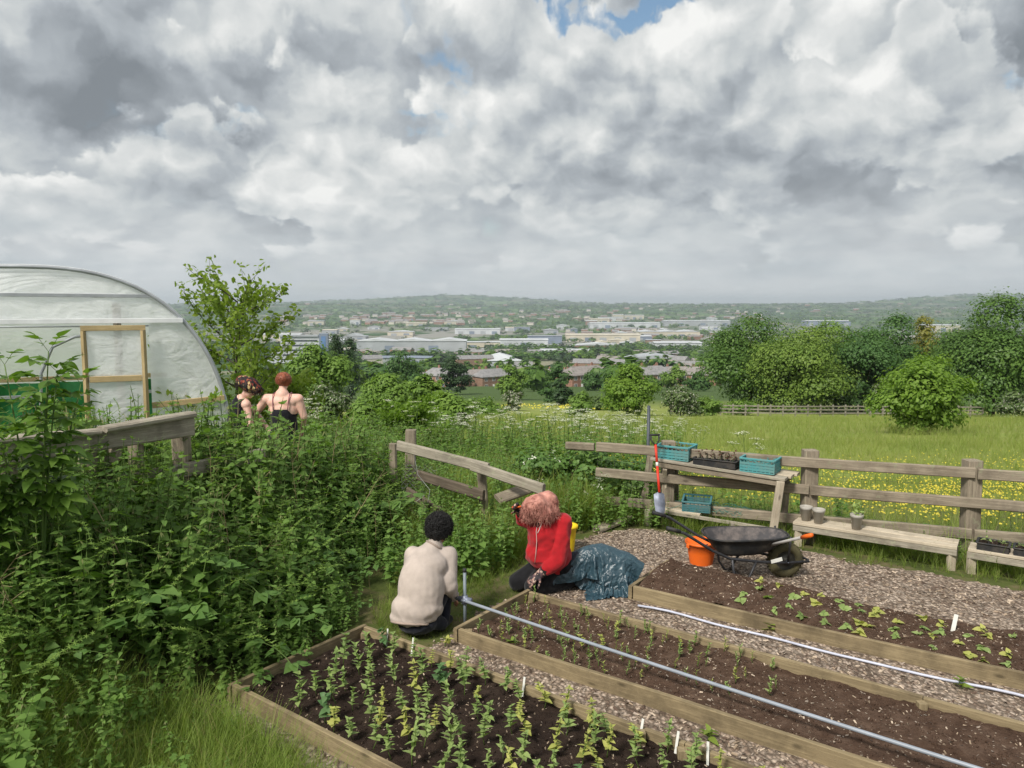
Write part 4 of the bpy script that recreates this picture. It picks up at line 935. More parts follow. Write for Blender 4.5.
# ================================================================ polytunnel
def polytunnel():
    R0 = Vector((-4.38, 11.9, .06)); u = Vector((-.905, -.425, 0)).normalized(); w = Vector((-.425, .905, 0)).normalized(); Wt = 5.3; Ht = 3.12; Lt = 9.0
    r = empty('polytunnel', R0, 0, 'white film-covered polytunnel with an open end behind the nettles at the left', 'polytunnel')
    def prof(a): # a 0..pi from right foot to left foot
        c, s_ = math.cos(a), math.sin(a); e = 2 / 2.5
        return (Wt / 2 - math.copysign(abs(c) ** e, c) * Wt / 2, Ht * abs(s_) ** e)
    def pt(s_, z, k=0.0): return u * s_ + w * k + Vector((0, 0, z))
    arc = [prof(math.pi * i / 48) for i in range(49)]
    m, T = new_mat('tunnel_film')
    tc = T.n('ShaderNodeTexCoord').outputs['Object']
    wr = T.noise(T.vm('MULTIPLY', tc, (1.2, 1.2, 1.2)), 1.8, 4, .55, 1.4)
    crease = T.noise(T.vm('MULTIPLY', tc, (1.3, 1.3, 3.4)), 1.6, 3, .5, 1.6)
    b = T.n('ShaderNodeBump', i_Strength=.6, i_Distance=.06, i_Height=T.m('ADD', wr, T.m('MULTIPLY', crease, .5)))
    p = T.n('ShaderNodeBsdfPrincipled', i_Base_Color=(.93, .95, .96, 1), i_Roughness=.28, i_Specular_IOR_Level=.6, i_Normal=b.outputs[0])
    tl = T.n('ShaderNodeBsdfTranslucent', i_Color=(.94, .96, .97, 1)); tr = T.n('ShaderNodeBsdfTransparent', i_Color=(.97, .98, .98, 1))
    m1 = T.n('ShaderNodeMixShader', i_0=.55); T.L.new(p.outputs[0], m1.inputs[1]); T.L.new(tl.outputs[0], m1.inputs[2])
    dirt = T.mr(T.noise(tc, .9, 5, .6), .35, .7, .26, .12)
    m2 = T.n('ShaderNodeMixShader'); T.put(m2.inputs[0], dirt); T.L.new(m1.outputs[0], m2.inputs[1]); T.L.new(tr.outputs[0], m2.inputs[2]); finish(T, m2.outputs[0]); FILM = m
    STEEL = mat_basic('galvanised_tube', (.42, .44, .46), .45, .15, 3, .1, 20, metal=.5)
    def hoop(k, rr=.024):
        b = MB(); b.tube([pt(s_, z, k) for s_, z in arc], rr, 8); return b.build('hoop', STEEL, r)
    for k in (0, 1.8, 3.6, 5.4, 7.2, 9.0): hoop(k, .030 if k == 0 else .02)
    # covering over the hoops
    vs = []; fs = []; nk = 30
    for j in range(nk + 1):
        k = Lt * j / nk; sg = .02 * math.sin(math.pi * (k % 1.8) / 1.8)
        for (s_, z) in arc:
            c = Vector((Wt / 2 - s_, Ht * .4 - z)); c = c.normalized() * (sg - .035)
            vs.append(pt(s_ + c.x, z + c.y, k))
    for j in range(nk):
        for i in range(48): q = j * 49 + i; fs.append((q, q + 1, q + 50, q + 49))
    b = MB(); b.add(vs, fs, True); b.build('cover', FILM, r)
    def s_at(px, z):
        best = min(np.linspace(-.3, Wt, 800), key=lambda s_: abs(512 + FPX * (R0 + u * s_).x / ((R0 + u * s_).y * math.cos(PITCH) + (CAM_H - z) * math.sin(PITCH)) - px)); return best
    zl = 2.36; sr = s_at(150, 1.8); slf = s_at(83, 1.8)
    def arc_s(z): # s of right arch at height z
        for (s0, z0), (s1, z1) in zip(arc, arc[1:]):
            if z0 <= z <= z1: return s0 + (s1 - s0) * (z - z0) / (z1 - z0)
        return 0
    def sheet(name, cells, k, mat, amp=.012):
        b = MB(); vs = []; fs = []
        nr = len(cells); nc = len(cells[0])
        for row in cells:
            for (s_, z) in row: vs.append(pt(s_, z, k + amp * math.sin(s_ * 5 + z * 3.3) + amp * .6 * math.sin(s_ * 13 - z * 9)))
        for j in range(nr - 1):
            for i in range(nc - 1): q = j * nc + i; fs.append((q, q + 1, q + nc + 1, q + nc))
        b.add(vs, fs, True); return b.build(name, mat, r)
    def gable(k):
        rows = []
        for j in range(15):
            z = zl + (Ht - .01 - zl) * (j / 14) ** .8; a = arc_s(z); rows.append([(a + (Wt - 2 * a) * i / 30, z) for i in range(31)])
        return sheet('gable_film', rows, k, FILM)
    gable(.02)
    rows = [[(arc_s(z) + (sr - arc_s(z)) * i / 16, z) for i in range(17)] for z in np.linspace(.02, zl, 26)]
    sheet('end_panel', rows, .02, FILM, .02)
    rows = [[(arc_s(max(z, .01)) + (Wt - 2 * arc_s(max(z, .01))) * i / 30, z) for i in range(31)] for z in list(np.linspace(.02, Ht - .01, 30))]
    sheet('back_panel', rows, Lt - .02, FILM)
    # left part beyond the doorway
    rows = [[(Wt - arc_s(z) - (Wt - arc_s(z) - 3.9) * i / 12, z) for i in range(13)] for z in np.linspace(.02, zl, 20)]
    sheet('end_panel', rows, .02, FILM, .02)
    a = arc_s(zl)
    plank('lintel', R0 + pt(a - .0, zl, -.03), R0 + pt(Wt - a, zl, -.03), .05, .07, mat_basic('white_painted_rail', (.72, .74, .75), .6, .1, 3, .1, 20), r)
    plank('side_rail', R0 + pt(arc_s(1.16), 1.16, -.03), R0 + pt(sr, 1.10, -.03), .05, .085, W_DOOR, r)
    plank('side_rail', R0 + pt(arc_s(.25), .16, -.03), R0 + pt(sr, .16, -.03), .05, .12, W_DOOR, r)
    sg = s_at(120, 1.5); plank('frame_post', R0 + pt(sg, .0, .10), R0 + pt(sg, 2.62, .10), .06, .13, W_GREY, r)
    plank('frame_post', R0 + pt(3.9, .0, -.03), R0 + pt(3.9, zl - .04, -.03), .07, .07, W_DOOR, r)
    plank('gable_brace', R0 + pt(arc_s(2.72) , 2.72, -.0), R0 + pt(Wt - arc_s(2.72), 2.74, -.0), .03, .05, STEEL, r)
    # sliding door standing half open, frame and film
    dr = MB(); d = link('door', dr.mesh('door'), None, r); bpy.data.objects.remove(d)
    zb, zt = .35, zl - .10
    door = plank('door', R0 + pt(sr + .04, zt, -.12), R0 + pt(slf, zt, -.12), .04, .075, W_DOOR, r)
    def dpart(a_, b_, w_=.045, h_=.085, roll=0): 
        return plank('door_rail', R0 + a_, R0 + b_, w_, h_, W_DOOR, door, roll=roll)
    dpart(pt(sr + .075, zt - .04, -.12), pt(sr + .075, zb, -.12)); dpart(pt(slf - .035, zt - .04, -.12), pt(slf - .035, zb, -.12))
    dpart(pt(sr + .12, (zt + zb) / 2 + .22, -.12), pt(slf - .08, (zt + zb) / 2 + .22, -.12)); dpart(pt(sr + .12, zb + .05, -.12), pt(slf - .08, zb + .05, -.12))
    s_ = [[(sr + .05 + (slf - sr - .07) * i / 8, z) for i in range(9)] for z in np.linspace(zb, zt, 14)]
    ds = sheet('door_film', s_, -.10, FILM, .008); ds.parent = door; ds.matrix_basis = mat_world(door).inverted() @ Matrix.Translation(R0)
    # inner bar, crop bars and shade cloth
    b = MB(); b.tube([pt(.25, 2.2, 3.6), pt(Wt - .25, 2.2, 3.6)], .018, 6); b.build('crop_bar', STEEL, r)
    b = MB(); q = [pt(2.0, 2.12, 1.0), pt(2.15, 2.10, 1.0), pt(2.45, 1.95, 1.0), pt(2.62, 1.55, 1.0), pt(2.66, .9, 1.0), pt(2.66, .2, 1.0)]; b.tube(q, .022, 8); b.build('inner_hoop', STEEL, r)
    plank('base_rail', R0 + pt(.8, 1.12, 5.2), R0 + pt(Wt - .3, 1.12, 5.2), .05, .09, W_DOOR, r)
    plank('base_rail', R0 + pt(.8, .86, 4.4), R0 + pt(Wt - .3, .86, 4.4), .05, .06, STEEL, r)
    G = mat_basic('green_shade_cloth', (.012, .16, .035), .6, .25, 2, .5, 12)
    b = MB(); vs = []; fs = []
    for j in range(9):
        for i in range(41): vs.append(pt(.4 + (Wt - .6) * i / 40, .05 + 1.02 * j / 8, 4.9 + .06 * math.sin(i * .9 + j * .4) + .03 * math.sin(i * 2.3)))
    for j in range(8):
        for i in range(40): q = j * 41 + i; fs.append((q, q + 1, q + 42, q + 41))
    b.add(vs, fs, True); b.build('shade_cloth', G, r)
polytunnel()

# ================================================================ potting table and what stands on it
def table():
    F0 = at(655, 459, .80); F1 = at(783, 479, .74)      # front edge of the top
    u = (F1 - F0); u.z = 0; Lw = u.length; u.normalize(); n = Vector((-u.y, u.x, 0))
    r = empty('potting_table', (F0.x, F0.y, 0), 0, 'rough grey timber potting table with a lower shelf and slanting end legs', 'table')
    for k in range(3):
        o = n * (.075 + k * .155); plank('top_plank', F0 + o - u * .06 + Vector((0, 0, -.01)), F1 + o + u * (.02 + .03 * k) + Vector((0, 0, -.01)), .15, .032, W_PALE if k else W_GREY, r, wob=.003)
    plank('apron', F0 + n * .03 + Vector((0, 0, -.062)), F1 + n * .03 + Vector((0, 0, -.058)), .03, .07, W_FENCE, r)
    plank('apron', F0 + n * .42 + Vector((0, 0, -.062)), F1 + n * .42 + Vector((0, 0, -.058)), .03, .07, W_FENCE, r)
    sA = at(650, 507, .20); sB = at(774, 528, .16)
    for k in range(3):
        o = n * (.06 + k * .15); plank('shelf_plank', sA + o * 1.0, sA.lerp(sB, .30 if k else .42) + o, .12, .03, W_PALE, r, wob=.003)
    plank('shelf_edge', sA + Vector((0, 0, -.03)), sB + Vector((0, 0, -.02)), .03, .04, W_GREY, r)
    plank('leg', F0 + u * .11 + n * .05 - Vector((0, 0, .10)), at(664, 516, 0) + n * .05, .05, .10, W_PALE, r)
    plank('leg', F0 + u * .11 + n * .42 - Vector((0, 0, .10)), at(664, 516, 0) + n * .45, .05, .10, W_FENCE, r)
    plank('leg', F1 - u * .02 - n * .02 + Vector((0, 0, -.03)), Vector((sB.x, sB.y, .14)) - n * .03 , .035, .085, W_PALE, r, roll=1.57)
    plank('leg', F1 - u * .05 + n * .42 + Vector((0, 0, -.10)), Vector((sB.x, sB.y, 0)) + n * .42, .05, .09, W_FENCE, r)
    plank('leg', Vector((sA.x, sA.y, .17)) - u * .02, Vector((sA.x, sA.y, -.05)) - u * .02, .05, .09, W_GREY, r, roll=1.57)
    for p in (sA.lerp(sB, .68), sA.lerp(sB, .99)):
        plank('foot', Vector((p.x, p.y, .15)), Vector((p.x, p.y, -.05)), .05, .08, W_GREY, r)
    plank('stay', F0 + u * .1 + n * .1 + Vector((0, 0, -.34)), F0 + u * .1 + n * .5 + Vector((0, 0, -.30)), .03, .06, W_PALE, r)
    return F0, F1, u, n, sA, sB
TF0, TF1, TU, TN, TSA, TSB = table()
def bench(A, B, label, wdt=.30, h=.235):
    """front top edge from A to B"""
    u = (B - A); u.z = 0; u.normalize(); n = Vector((-u.y, u.x, 0))
    r = empty('low_bench', (A.x, A.y, 0), 0, label, 'bench', 'low plank benches along the fence')
    for k in range(2):
        o = n * (.075 + k * .15); plank('seat_plank', A + o + Vector((0, 0, -.016)), B + o + Vector((0, 0, -.016)), .142, .032, W_PALE, r, wob=.003)
    plank('apron', A + n * .02 + Vector((0, 0, -.066)), B + n * .02 + Vector((0, 0, -.066)), .025, .065, W_GREY, r)
    for t in (0.03, .97):
        p = A.lerp(B, t)
        for q in (.05, .25): plank('leg', Vector((p.x, p.y, A.z - .035)) + n * q, Vector((p.x, p.y, -.05)) + n * q, .05, .075, W_PALE, r, roll=1.57)
    return u, n
BA, BB = at(793, 522, .235), at(957, 547, .235)
bu, bn = bench(BA, BB, 'long low plank bench holding three grey pots in front of the fence')
CA, CB = at(968, 549, .235), at(1100, 570, .235)
cu, cn = bench(CA, CB, 'low plank bench holding black seed trays at the right edge')
# ================================================================ plant templates
# leaf along +x, folded on its midrib
def leaf_tpl(w=.5, fold=.10, droop=.18, serr=0.0):
    xs = [0, .18, .42, .68, 1.0]; ws = [0, .42 * w * 1.15, .5 * w, .32 * w, 0]
    V = []; F3 = []; F4 = []
    for i, (x, q) in enumerate(zip(xs, ws)):
        z = -droop * x * x; V.append((x, 0, z))
        if 0 < i < 4: V.append((x - .04, q, z + fold * q * 2)); V.append((x - .04, -q, z + fold * q * 2))
    # indices: 0; 1,2,3; 4,5,6; 7,8,9; 10
    F3 = [(0, 1, 2), (0, 3, 1), (7, 10, 8), (7, 9, 10)]; F4 = [(1, 4, 5, 2), (4, 7, 8, 5), (3, 6, 4, 1), (6, 9, 7, 4)]
    return (np.array(V, float), [np.array(F3), np.array(F4)])
LF = leaf_tpl(.55); LFN = leaf_tpl(.22, .05, .1); LFW = leaf_tpl(.75, .08, .25)
BLADE = (np.array([[-.5, 0, 0], [.5, 0, 0], [-.42, .06, .4], [.42, .06, .4], [-.28, .22, .75], [.28, .22, .75], [0, .48, 1.0]], float), [np.array([[0, 1, 3, 2], [2, 3, 5, 4]]), np.array([[4, 5, 6]])])
def ring_tube(pts, rs, n=4):
    b = MB(); b.tube(pts, rs, n, False); V = np.array([tuple(v) for v in b.v]); return (V, [np.array(b.f)])
def as_tpl(s):
    """a Scat as a template plus its material list"""
    Fs = []; mi = []
    for k in s.F:
        F = np.concatenate(s.F[k]); M = np.concatenate(s.M[k])
        for m_ in np.unique(M): Fs.append(F[M == m_]); mi.append(int(m_))
    return (np.concatenate(s.V), Fs), mi
I1 = np.eye(3)[None]
def dirs(az, el, roll=0.0):
    """matrix sending +x to the direction (azimuth, elevation)"""
    az = np.atleast_1d(az).astype(float); el = np.broadcast_to(np.asarray(el, float), az.shape); roll = np.broadcast_to(np.asarray(roll, float), az.shape)
    c, s_ = np.cos(el), np.sin(el); z = np.zeros_like(az); o = np.ones_like(az)
    Ry = np.stack([np.stack([c, z, -s_], -1), np.stack([z, o, z], -1), np.stack([s_, z, c], -1)], -2)
    return rot_z(az) @ Ry @ rot_x(roll)
def stem_curve(rs, h, lean, n=6):
    a = rs.random() * 6.28; k = rs.random() * lean
    return [Vector((math.cos(a) * k * (i / n) ** 1.6 * h + rs.normal() * .006, math.sin(a) * k * (i / n) ** 1.6 * h + rs.normal() * .006, h * i / n * (1 - .25 * k * i / n))) for i in range(n + 1)]
def on_curve(c, t):
    q = t * (len(c) - 1); i = min(int(q), len(c) - 2); return c[i].lerp(c[i + 1], q - i)
def nettle(seed, nodes=12, leaf=.098, lf=LF, lean=.25, spike=True):
    rs = np.random.default_rng(seed); s = Scat(); c = stem_curve(rs, 1.0, lean)
    s.put(ring_tube(c, [.006] * 3 + [.004] * 3 + [.002], 3), np.zeros((1, 3)), I1, 1.0, 0)
    for i in range(nodes):
        t = .12 + .88 * (i + .5) / nodes; p = np.array(on_curve(c, t)); L = leaf * (1.15 - .75 * max(0, (t - .45) / .55) ** 1.2) * rs.uniform(.8, 1.15)
        a = i * 1.57 + rs.normal() * .25
        for q in (0, math.pi):
            s.put(lf, p[None], dirs(a + q + rs.normal() * .2, rs.uniform(-.25, .35) + (.5 if t > .9 else 0), rs.normal() * .4), L, 1)
        if spike and .55 < t < .95:
            for q in range(3):
                s.put(LFN, p[None], dirs(rs.random() * 6.28, -.5, 0), .05, 2)
    return as_tpl(s)
def goosegrass(seed):
    rs = np.random.default_rng(seed); s = Scat()
    a0 = rs.random() * 6.28; L = 1.0; n = 9; c = [Vector((0, 0, 0))]; el = rs.uniform(.7, 1.35)
    for i in range(n):
        el -= rs.uniform(.02, .2); a0 += rs.normal() * .2; c.append(c[-1] + Vector((math.cos(a0) * math.cos(el), math.sin(a0) * math.cos(el), math.sin(el))) * L / n)
    s.put(ring_tube(c, .0022, 3), np.zeros((1, 3)), I1, 1.0, 0)
    for i in range(15):
        p = np.array(on_curve(c, .08 + .92 * i / 14)); k = 6; az = np.arange(k) / k * 6.28 + rs.random() * 6
        s.put(LFN, np.repeat(p[None], k, 0), dirs(az, rs.uniform(-.1, .5), rs.normal(size=k) * .4), .052 * (1 - .35 * i / 14), 1)
    return as_tpl(s)
def bramble(seed):
    rs = np.random.default_rng(seed); s = Scat(); a0 = rs.random() * 6.28; el = 1.2; c = [Vector((0, 0, 0))]
    for i in range(8):
        el -= rs.uniform(.1, .3); a0 += rs.normal() * .12; c.append(c[-1] + Vector((math.cos(a0) * math.cos(el), math.sin(a0) * math.cos(el), math.sin(el))) * .14)
    s.put(ring_tube(c, .004, 3), np.zeros((1, 3)), I1, 1.0, 0)
    for i in range(11):
        p = np.array(on_curve(c, .1 + .9 * i / 10)); a = i * 2.4 + rs.normal() * .3; e = rs.uniform(-.1, .6)
        d = np.array([math.cos(a) * math.cos(e), math.sin(a) * math.cos(e), math.sin(e)]) * .06
        for da, ll in ((0, .12), (.9, .095), (-.9, .095)): s.put(LFW, (p + d)[None], dirs(a + da, e - .3, rs.normal() * .3), ll * rs.uniform(.8, 1.2), 1)
    return as_tpl(s)
def tuft(seed, n=14, w=.009, spread=.55):
    rs = np.random.default_rng(seed); s = Scat(); h = rs.uniform(.5, 1.0, n); az = rs.random(n) * 6.28; tilt = rs.random(n) * spread
    Mx = rot_z(az) @ rot_x(-tilt); sc = np.stack([np.full(n, w), h * .9, h], -1)
    s.put(BLADE, np.stack([rs.normal(0, .02, n), rs.normal(0, .02, n), np.zeros(n)], -1), Mx, sc, 0)
    return as_tpl(s)
def umbel(seed, h=1.0, rad=.05, n=5):
    """cow parsley: forked stem, feathery leaves, flat white heads"""
    rs = np.random.default_rng(seed); s = Scat(); c = stem_curve(rs, h, .15)
    s.put(ring_tube(c, [.005] * 6 + [.003], 3), np.zeros((1, 3)), I1, 1.0, 0)
    for k in range(n):
        t = .62 + .38 * k / max(1, n - 1); p = on_curve(c, t); a = rs.random() * 6.28; q = (1 - t) * .5 + .04
        e = p + Vector((math.cos(a) * q, math.sin(a) * q, .10 + (1 - t) * .25)) if k < n - 1 else p + Vector((0, 0, .03))
        s.put(ring_tube([p, p.lerp(e, .5) + Vector((0, 0, -.01)), e], .0022, 3), np.zeros((1, 3)), I1, 1.0, 0)
        for j in range(8):
            b = j / 8 * 6.28; r_ = rad * rs.uniform(.55, 1.0) if j else 0; g = e + Vector((math.cos(b) * r_, math.sin(b) * r_, .03 + rs.normal() * .004))
            s.put(ring_tube([e, g], .0012, 3), np.zeros((1, 3)), I1, 1.0, 0)
            m_ = 5; P = np.array(g)[None] + np.stack([rs.normal(0, .009, m_), rs.normal(0, .009, m_), rs.normal(0, .002, m_)], -1)
            s.put(LEAFQ, P, frames(np.stack([rs.normal(0, .3, m_), rs.normal(0, .3, m_), np.ones(m_)], -1), rs.random(m_) * 6), .016, 2)
    for k in range(7):
        p = np.array(on_curve(c, .06 + .08 * k)); a = k * 2.4
        for j in range(6):
            d = np.array([math.cos(a), math.sin(a), .35]) * (.04 + .035 * j)
            for sd in (-1, 1): s.put(LFN, (p + d)[None], dirs(a + sd * 1.0, .2, rs.normal() * .3), .07 - .006 * j, 1)
    return as_tpl(s)
L_NET = mat_leaf('nettle_leaf', (.10, .19, .045), (.16, .275, .062), (.24, .37, .10), .45, .55, .2, zsc=1.3)
L_GOOSE = mat_leaf('cleavers_leaf', (.15, .25, .045), (.21, .33, .065), (.30, .42, .11), .4, .6, .2, zsc=1.8)
L_BRAM = mat_leaf('bramble_leaf', (.065, .14, .032), (.105, .20, .046), (.17, .28, .07), .35, .5, .3, zsc=1.5)
L_GRASS = mat_leaf('grass_blade', (.13, .20, .035), (.20, .28, .05), (.30, .38, .085), .4, .55, .2, yellow=(.93, (.36, .31, .14)), zsc=1.2)
L_MEAD = mat_leaf('meadow_grass', (.18, .245, .055), (.25, .315, .075), (.34, .38, .11), .4, .6, .15, yellow=(.90, (.36, .32, .16)), zsc=.35)
L_DRY = mat_leaf('dry_stalk', (.22, .17, .09), (.34, .27, .15), (.46, .38, .22), .1, .8, .1)
M_STEM = mat_leaf('green_stem', (.06, .11, .025), (.09, .15, .035), (.14, .20, .05), .0, .6, .2)
M_SEED = mat_leaf('nettle_flower', (.13, .16, .06), (.19, .21, .08), (.25, .26, .12), .3)
M_PETAL = mat_leaf('white_petal', (.62, .62, .52), (.74, .74, .64), (.82, .82, .74), .3)
M_BUTTER = mat_leaf('buttercup_petal', (.60, .50, .05), (.68, .58, .07), (.76, .66, .11), .3)
NET = [nettle(i) for i in range(6)]; NETW = [nettle(20 + i, 9, .12, LFW, .3, False) for i in range(3)]
GOO = [goosegrass(i) for i in range(5)]; BRM = [bramble(i) for i in range(4)]; TUF = [tuft(i) for i in range(5)]; UMB = [umbel(i) for i in range(4)]
def scatter(s, tpls, x, y, hgt, base=None, tilt=.12, keep=None):
    k = len(x); ch = rng.integers(0, len(tpls), k); z = ground_z(x, y) if base is None else base
    Mx = rot_z(rng.random(k) * 6.28) @ rot_x(rng.normal(0, tilt, k))
    for i, (t, mi) in enumerate(tpls):
        q = ch == i; s.put(t, np.stack([x, y, z], -1)[q], Mx[q], np.repeat(hgt[q][:, None], 3, 1), mi)
def pts_in(poly, n, wob=.12):
    xs = [p[0] for p in poly]; ys = [p[1] for p in poly]; P = [Vector((p[0], p[1], 0)) for p in poly]
    x = rng.uniform(min(xs) - .1, max(xs) + .1, n); y = rng.uniform(min(ys) - .1, max(ys) + .1, n)
    ok = in_poly(x + wob * hnoise(x, y, .3, 3.), y + wob * hnoise(x, y, .35, 9.), P); return x[ok], y[ok]

def reg_edge(x, y):
    """distance inside the right-hand edge of the thicket"""
    xe = np.interp(y, [3.0, 4.0, 4.7, 5.4, 5.9, 7.0, 8.0, 9.2, 10.5], [-2.9, -2.5, -1.85, -1.50, -1.26, -1.32, -1.20, -1.05, -1.0]); return xe - x
def thicket_h(x, y):
    h = .93 + .16 * hnoise(x, y, .5, 2.) + .10 * hnoise(x, y, .22, 5.) + .34 * np.exp(-((x + 2.3) / 1.3) ** 2 - ((y - 8.4) / 1.1) ** 2)
    h = h * (.30 + .70 * S(-.05, .85, reg_edge(x, y))) * (.42 + .58 * S(3.6, 5.1, y + .25 * (x + 2.8)))
    return h * (1 - .28 * S(6.3, 5.2, y) * S(-3.0, -3.6, x)) * (1 - .30 * S(-2.3, -2.9, x) * S(7.6, 8.8, y))
THICK = [(-7.2, 3.3), (-2.9, 3.3), (-2.4, 4.1), (-1.85, 4.75), (-1.22, 5.9), (-1.3, 7), (-1.15, 8), (-1.0, 9.3), (-1.0, 10.4), (-7.2, 10.4)]
def not_tunnel(x, y): # keep out of the polytunnel
    dx = x + 4.5; dy = y - 11.9; w_ = dx * -.425 + dy * .905; u_ = dx * -.905 + dy * -.425; return ~((w_ > -.15) & (u_ > -.1))
def thicket():
    s = Scat(); x, y = pts_in(THICK, 6200); ok = not_tunnel(x, y) & (reg_edge(x, y) > 0); x = x[ok]; y = y[ok]
    scatter(s, NET + NETW, x, y, thicket_h(x, y) * rng.uniform(.62, 1.2, len(x)))
    tag(s.build('nettles', [M_STEM, L_NET, M_SEED]), kind='stuff')
    s = Scat(); x, y = pts_in(THICK, 3000); ok = not_tunnel(x, y) & (reg_edge(x, y) > .32); x = x[ok]; y = y[ok]
    hh = thicket_h(x, y); dens = hnoise(x, y, .8, 21.) > -.25; x = x[dens]; y = y[dens]; hh = hh[dens]
    scatter(s, GOO, x, y, np.full(len(x), .6) * rng.uniform(.7, 1.25, len(x)), ground_z(x, y) + hh * rng.uniform(.22, .70, len(x)), .4)
    tag(s.build('cleavers', [M_STEM, L_GOOSE]), kind='stuff')
    s = Scat(); x, y = pts_in(THICK, 650); ok = not_tunnel(x, y) & (reg_edge(x, y) > .1); x = x[ok]; y = y[ok]; hh = thicket_h(x, y)
    scatter(s, BRM, x, y, hh * rng.uniform(.8, 1.1, len(x)))
    tag(s.build('brambles', [M_STEM, L_BRAM]), kind='stuff')
    # old stalks and long stems standing out of the green
    s = Scat(); x, y = pts_in(THICK, 200); ok = not_tunnel(x, y) & (reg_edge(x, y) > 0); x = x[ok]; y = y[ok]
    st = [as_tpl_one(i) for i in range(4)]; scatter(s, st, x, y, (thicket_h(x, y) + .22) * rng.uniform(.8, 1.15, len(x)), None, .35)
    tag(s.build('dry_stalks', [L_DRY]), kind='stuff')
def as_tpl_one(seed):
    rs = np.random.default_rng(seed); s = Scat(); c = stem_curve(rs, 1.0, .3); s.put(ring_tube(c, [.0035] * 5 + [.002, .001], 3), np.zeros((1, 3)), I1, 1.0, 0)
    for i in range(5):
        p = on_curve(c, .5 + .1 * i); a = rs.random() * 6.28; e = p + Vector((math.cos(a) * .09, math.sin(a) * .09, .08)); s.put(ring_tube([p, e], .0014, 3), np.zeros((1, 3)), I1, 1.0, 0)
    return as_tpl(s)
thicket()

# ---- grasses
G1 = Scat(); G2 = Scat(); WH = Scat(); NB = Scat()
def grass(poly, n, h0, h1, tgt=None, wob=.12, tp=TUF):
    x, y = pts_in(poly, n, wob)
    for (mw, L, Wd, _) in BEDS.values():
        P = np.array(mw.inverted()) @ np.stack([x, y, 0 * x, 1 + 0 * x]); ok = ~((P[0] > -.05) & (P[0] < L) & (P[1] < .05) & (P[1] > -Wd - .05)); x = x[ok]; y = y[ok]
    scatter(tgt or G1, tp, x, y, rng.uniform(h0, h1, len(x)), None, .18); return x, y
def P2(lst): return [(at(*p).x, at(*p).y) for p in lst]
grass([(-4.2, 2.7), (-1.15, 2.9), (-.85, 3.9), (-1.70, 4.72), (-2.6, 4.6), (-3.6, 4.0)], 3000, .10, .34)
grass([(-1.35, 3.2), (-.8, 3.2), (-.8, 3.9), (-1.75, 4.8), (-2.0, 4.7)], 900, .05, .16)
grass([(-3.6, 2.8), (-1.2, 2.9), (-1.0, 3.8), (-1.8, 4.72), (-3.2, 4.5)], 3200, .16, .42)
grass(P2([(385, 645), (372, 622), (400, 560), (415, 520), (520, 505), (560, 520), (545, 545), (490, 590), (470, 600), (440, 625)]), 3600, .06, .24, wob=.08)
grass(P2([(385, 648), (372, 622), (400, 560), (480, 560), (545, 566), (528, 590), (470, 620), (440, 640)]), 2600, .03, .09, wob=.04)
grass(P2([(402, 560), (418, 505), (500, 492), (640, 490), (660, 510), (560, 532), (520, 560)]), 4200, .30, .66)
grass(P2([(560, 530), (560, 505), (650, 500), (760, 512), (800, 535), (790, 545), (700, 536), (650, 526)]), 1500, .14, .40)
grass(P2([(785, 545), (800, 520), (1030, 555), (1060, 600), (960, 578), (900, 568)]), 900, .06, .24)
grass([(3.3, 8.7), (4.4, 7.75), (7.4, 5.4), (7.7, 6.3), (5.0, 8.3), (3.5, 9.4), (1.6, 10.6), (1.4, 9.9)], 3600, .22, .55)
grass([(-1.4, 9.0), (1.0, 9.2), (1.6, 10.6), (1.6, 13), (-4.2, 13), (-1.6, 10.2)], 4800, .35, .80)
# meadow right behind the fence and down the slope
grass([(1.2, 10.8), (8.5, 5.8), (14, 12), (16, 17), (-4, 17), (-3, 13)], 9000, .22, .50, G2)
grass([(-8, 16), (17, 14), (30, 32), (-16, 32)], 15000, .30, .52, G2, wob=.5)
grass([(-16, 30), (28, 28), (46, 62), (-30, 62)], 15000, .45, .75, G2, wob=.5)
tag(G1.build('grass', [L_GRASS]), kind='stuff'); tag(G2.build('meadow_grass', [L_MEAD]), kind='stuff')
# nettles and docks in the middle ground
def bank(poly, n, h0, h1, tp, tgt, tilt=.15):
    x, y = pts_in(poly, n); ok = not_tunnel(x, y); scatter(tgt, tp, x[ok], y[ok], rng.uniform(h0, h1, ok.sum()), None, tilt)
bank([(-4.4, 10.9), (-1.4, 10.0), (-1.4, 13.5), (-5.0, 13.5), (-4.3, 11.9)], 900, .8, 1.15, NET + BRM[:2], NB)
bank([(-1.25, 8.9), (.2, 9.3), (.3, 12.5), (-1.6, 12.5)], 420, .5, .85, NET, NB)
bank(P2([(405, 545), (415, 510), (470, 515), (480, 550), (430, 575)]), 150, .25, .5, NETW + NET, NB)
bank(P2([(785, 532), (790, 512), (1030, 545), (1060, 575), (960, 560)]), 300, .18, .42, NETW + NET, NB)
bank(P2([(660, 520), (700, 505), (790, 515), (780, 530)]), 130, .2, .45, NET, NB)
bank([(3.0, 9.6), (3.6, 9.0), (4.2, 8.7), (4.2, 9.4), (3.3, 10)], 60, .5, .8, BRM + NET, NB)
bank([(-3, 13), (2.6, 12.2), (4, 17), (-5, 18)], 900, .8, 1.2, NET, NB)
bank([(-4.4, 2.8), (-1.9, 2.9), (-1.5, 3.9), (-2.1, 4.6), (-3.6, 4.3)], 420, .2, .55, NET + GOO + BRM + NETW, NB)
bank([(-2.3, 3.3), (-1.35, 3.3), (-1.2, 3.9), (-1.8, 4.7), (-2.4, 4.5)], 420, .08, .22, NETW + NET, NB)
bank([(-1.2, 6.9), (-.2, 7.2), (.3, 8.6), (-1.1, 9.0)], 420, .30, .72, NET + NETW, NB)
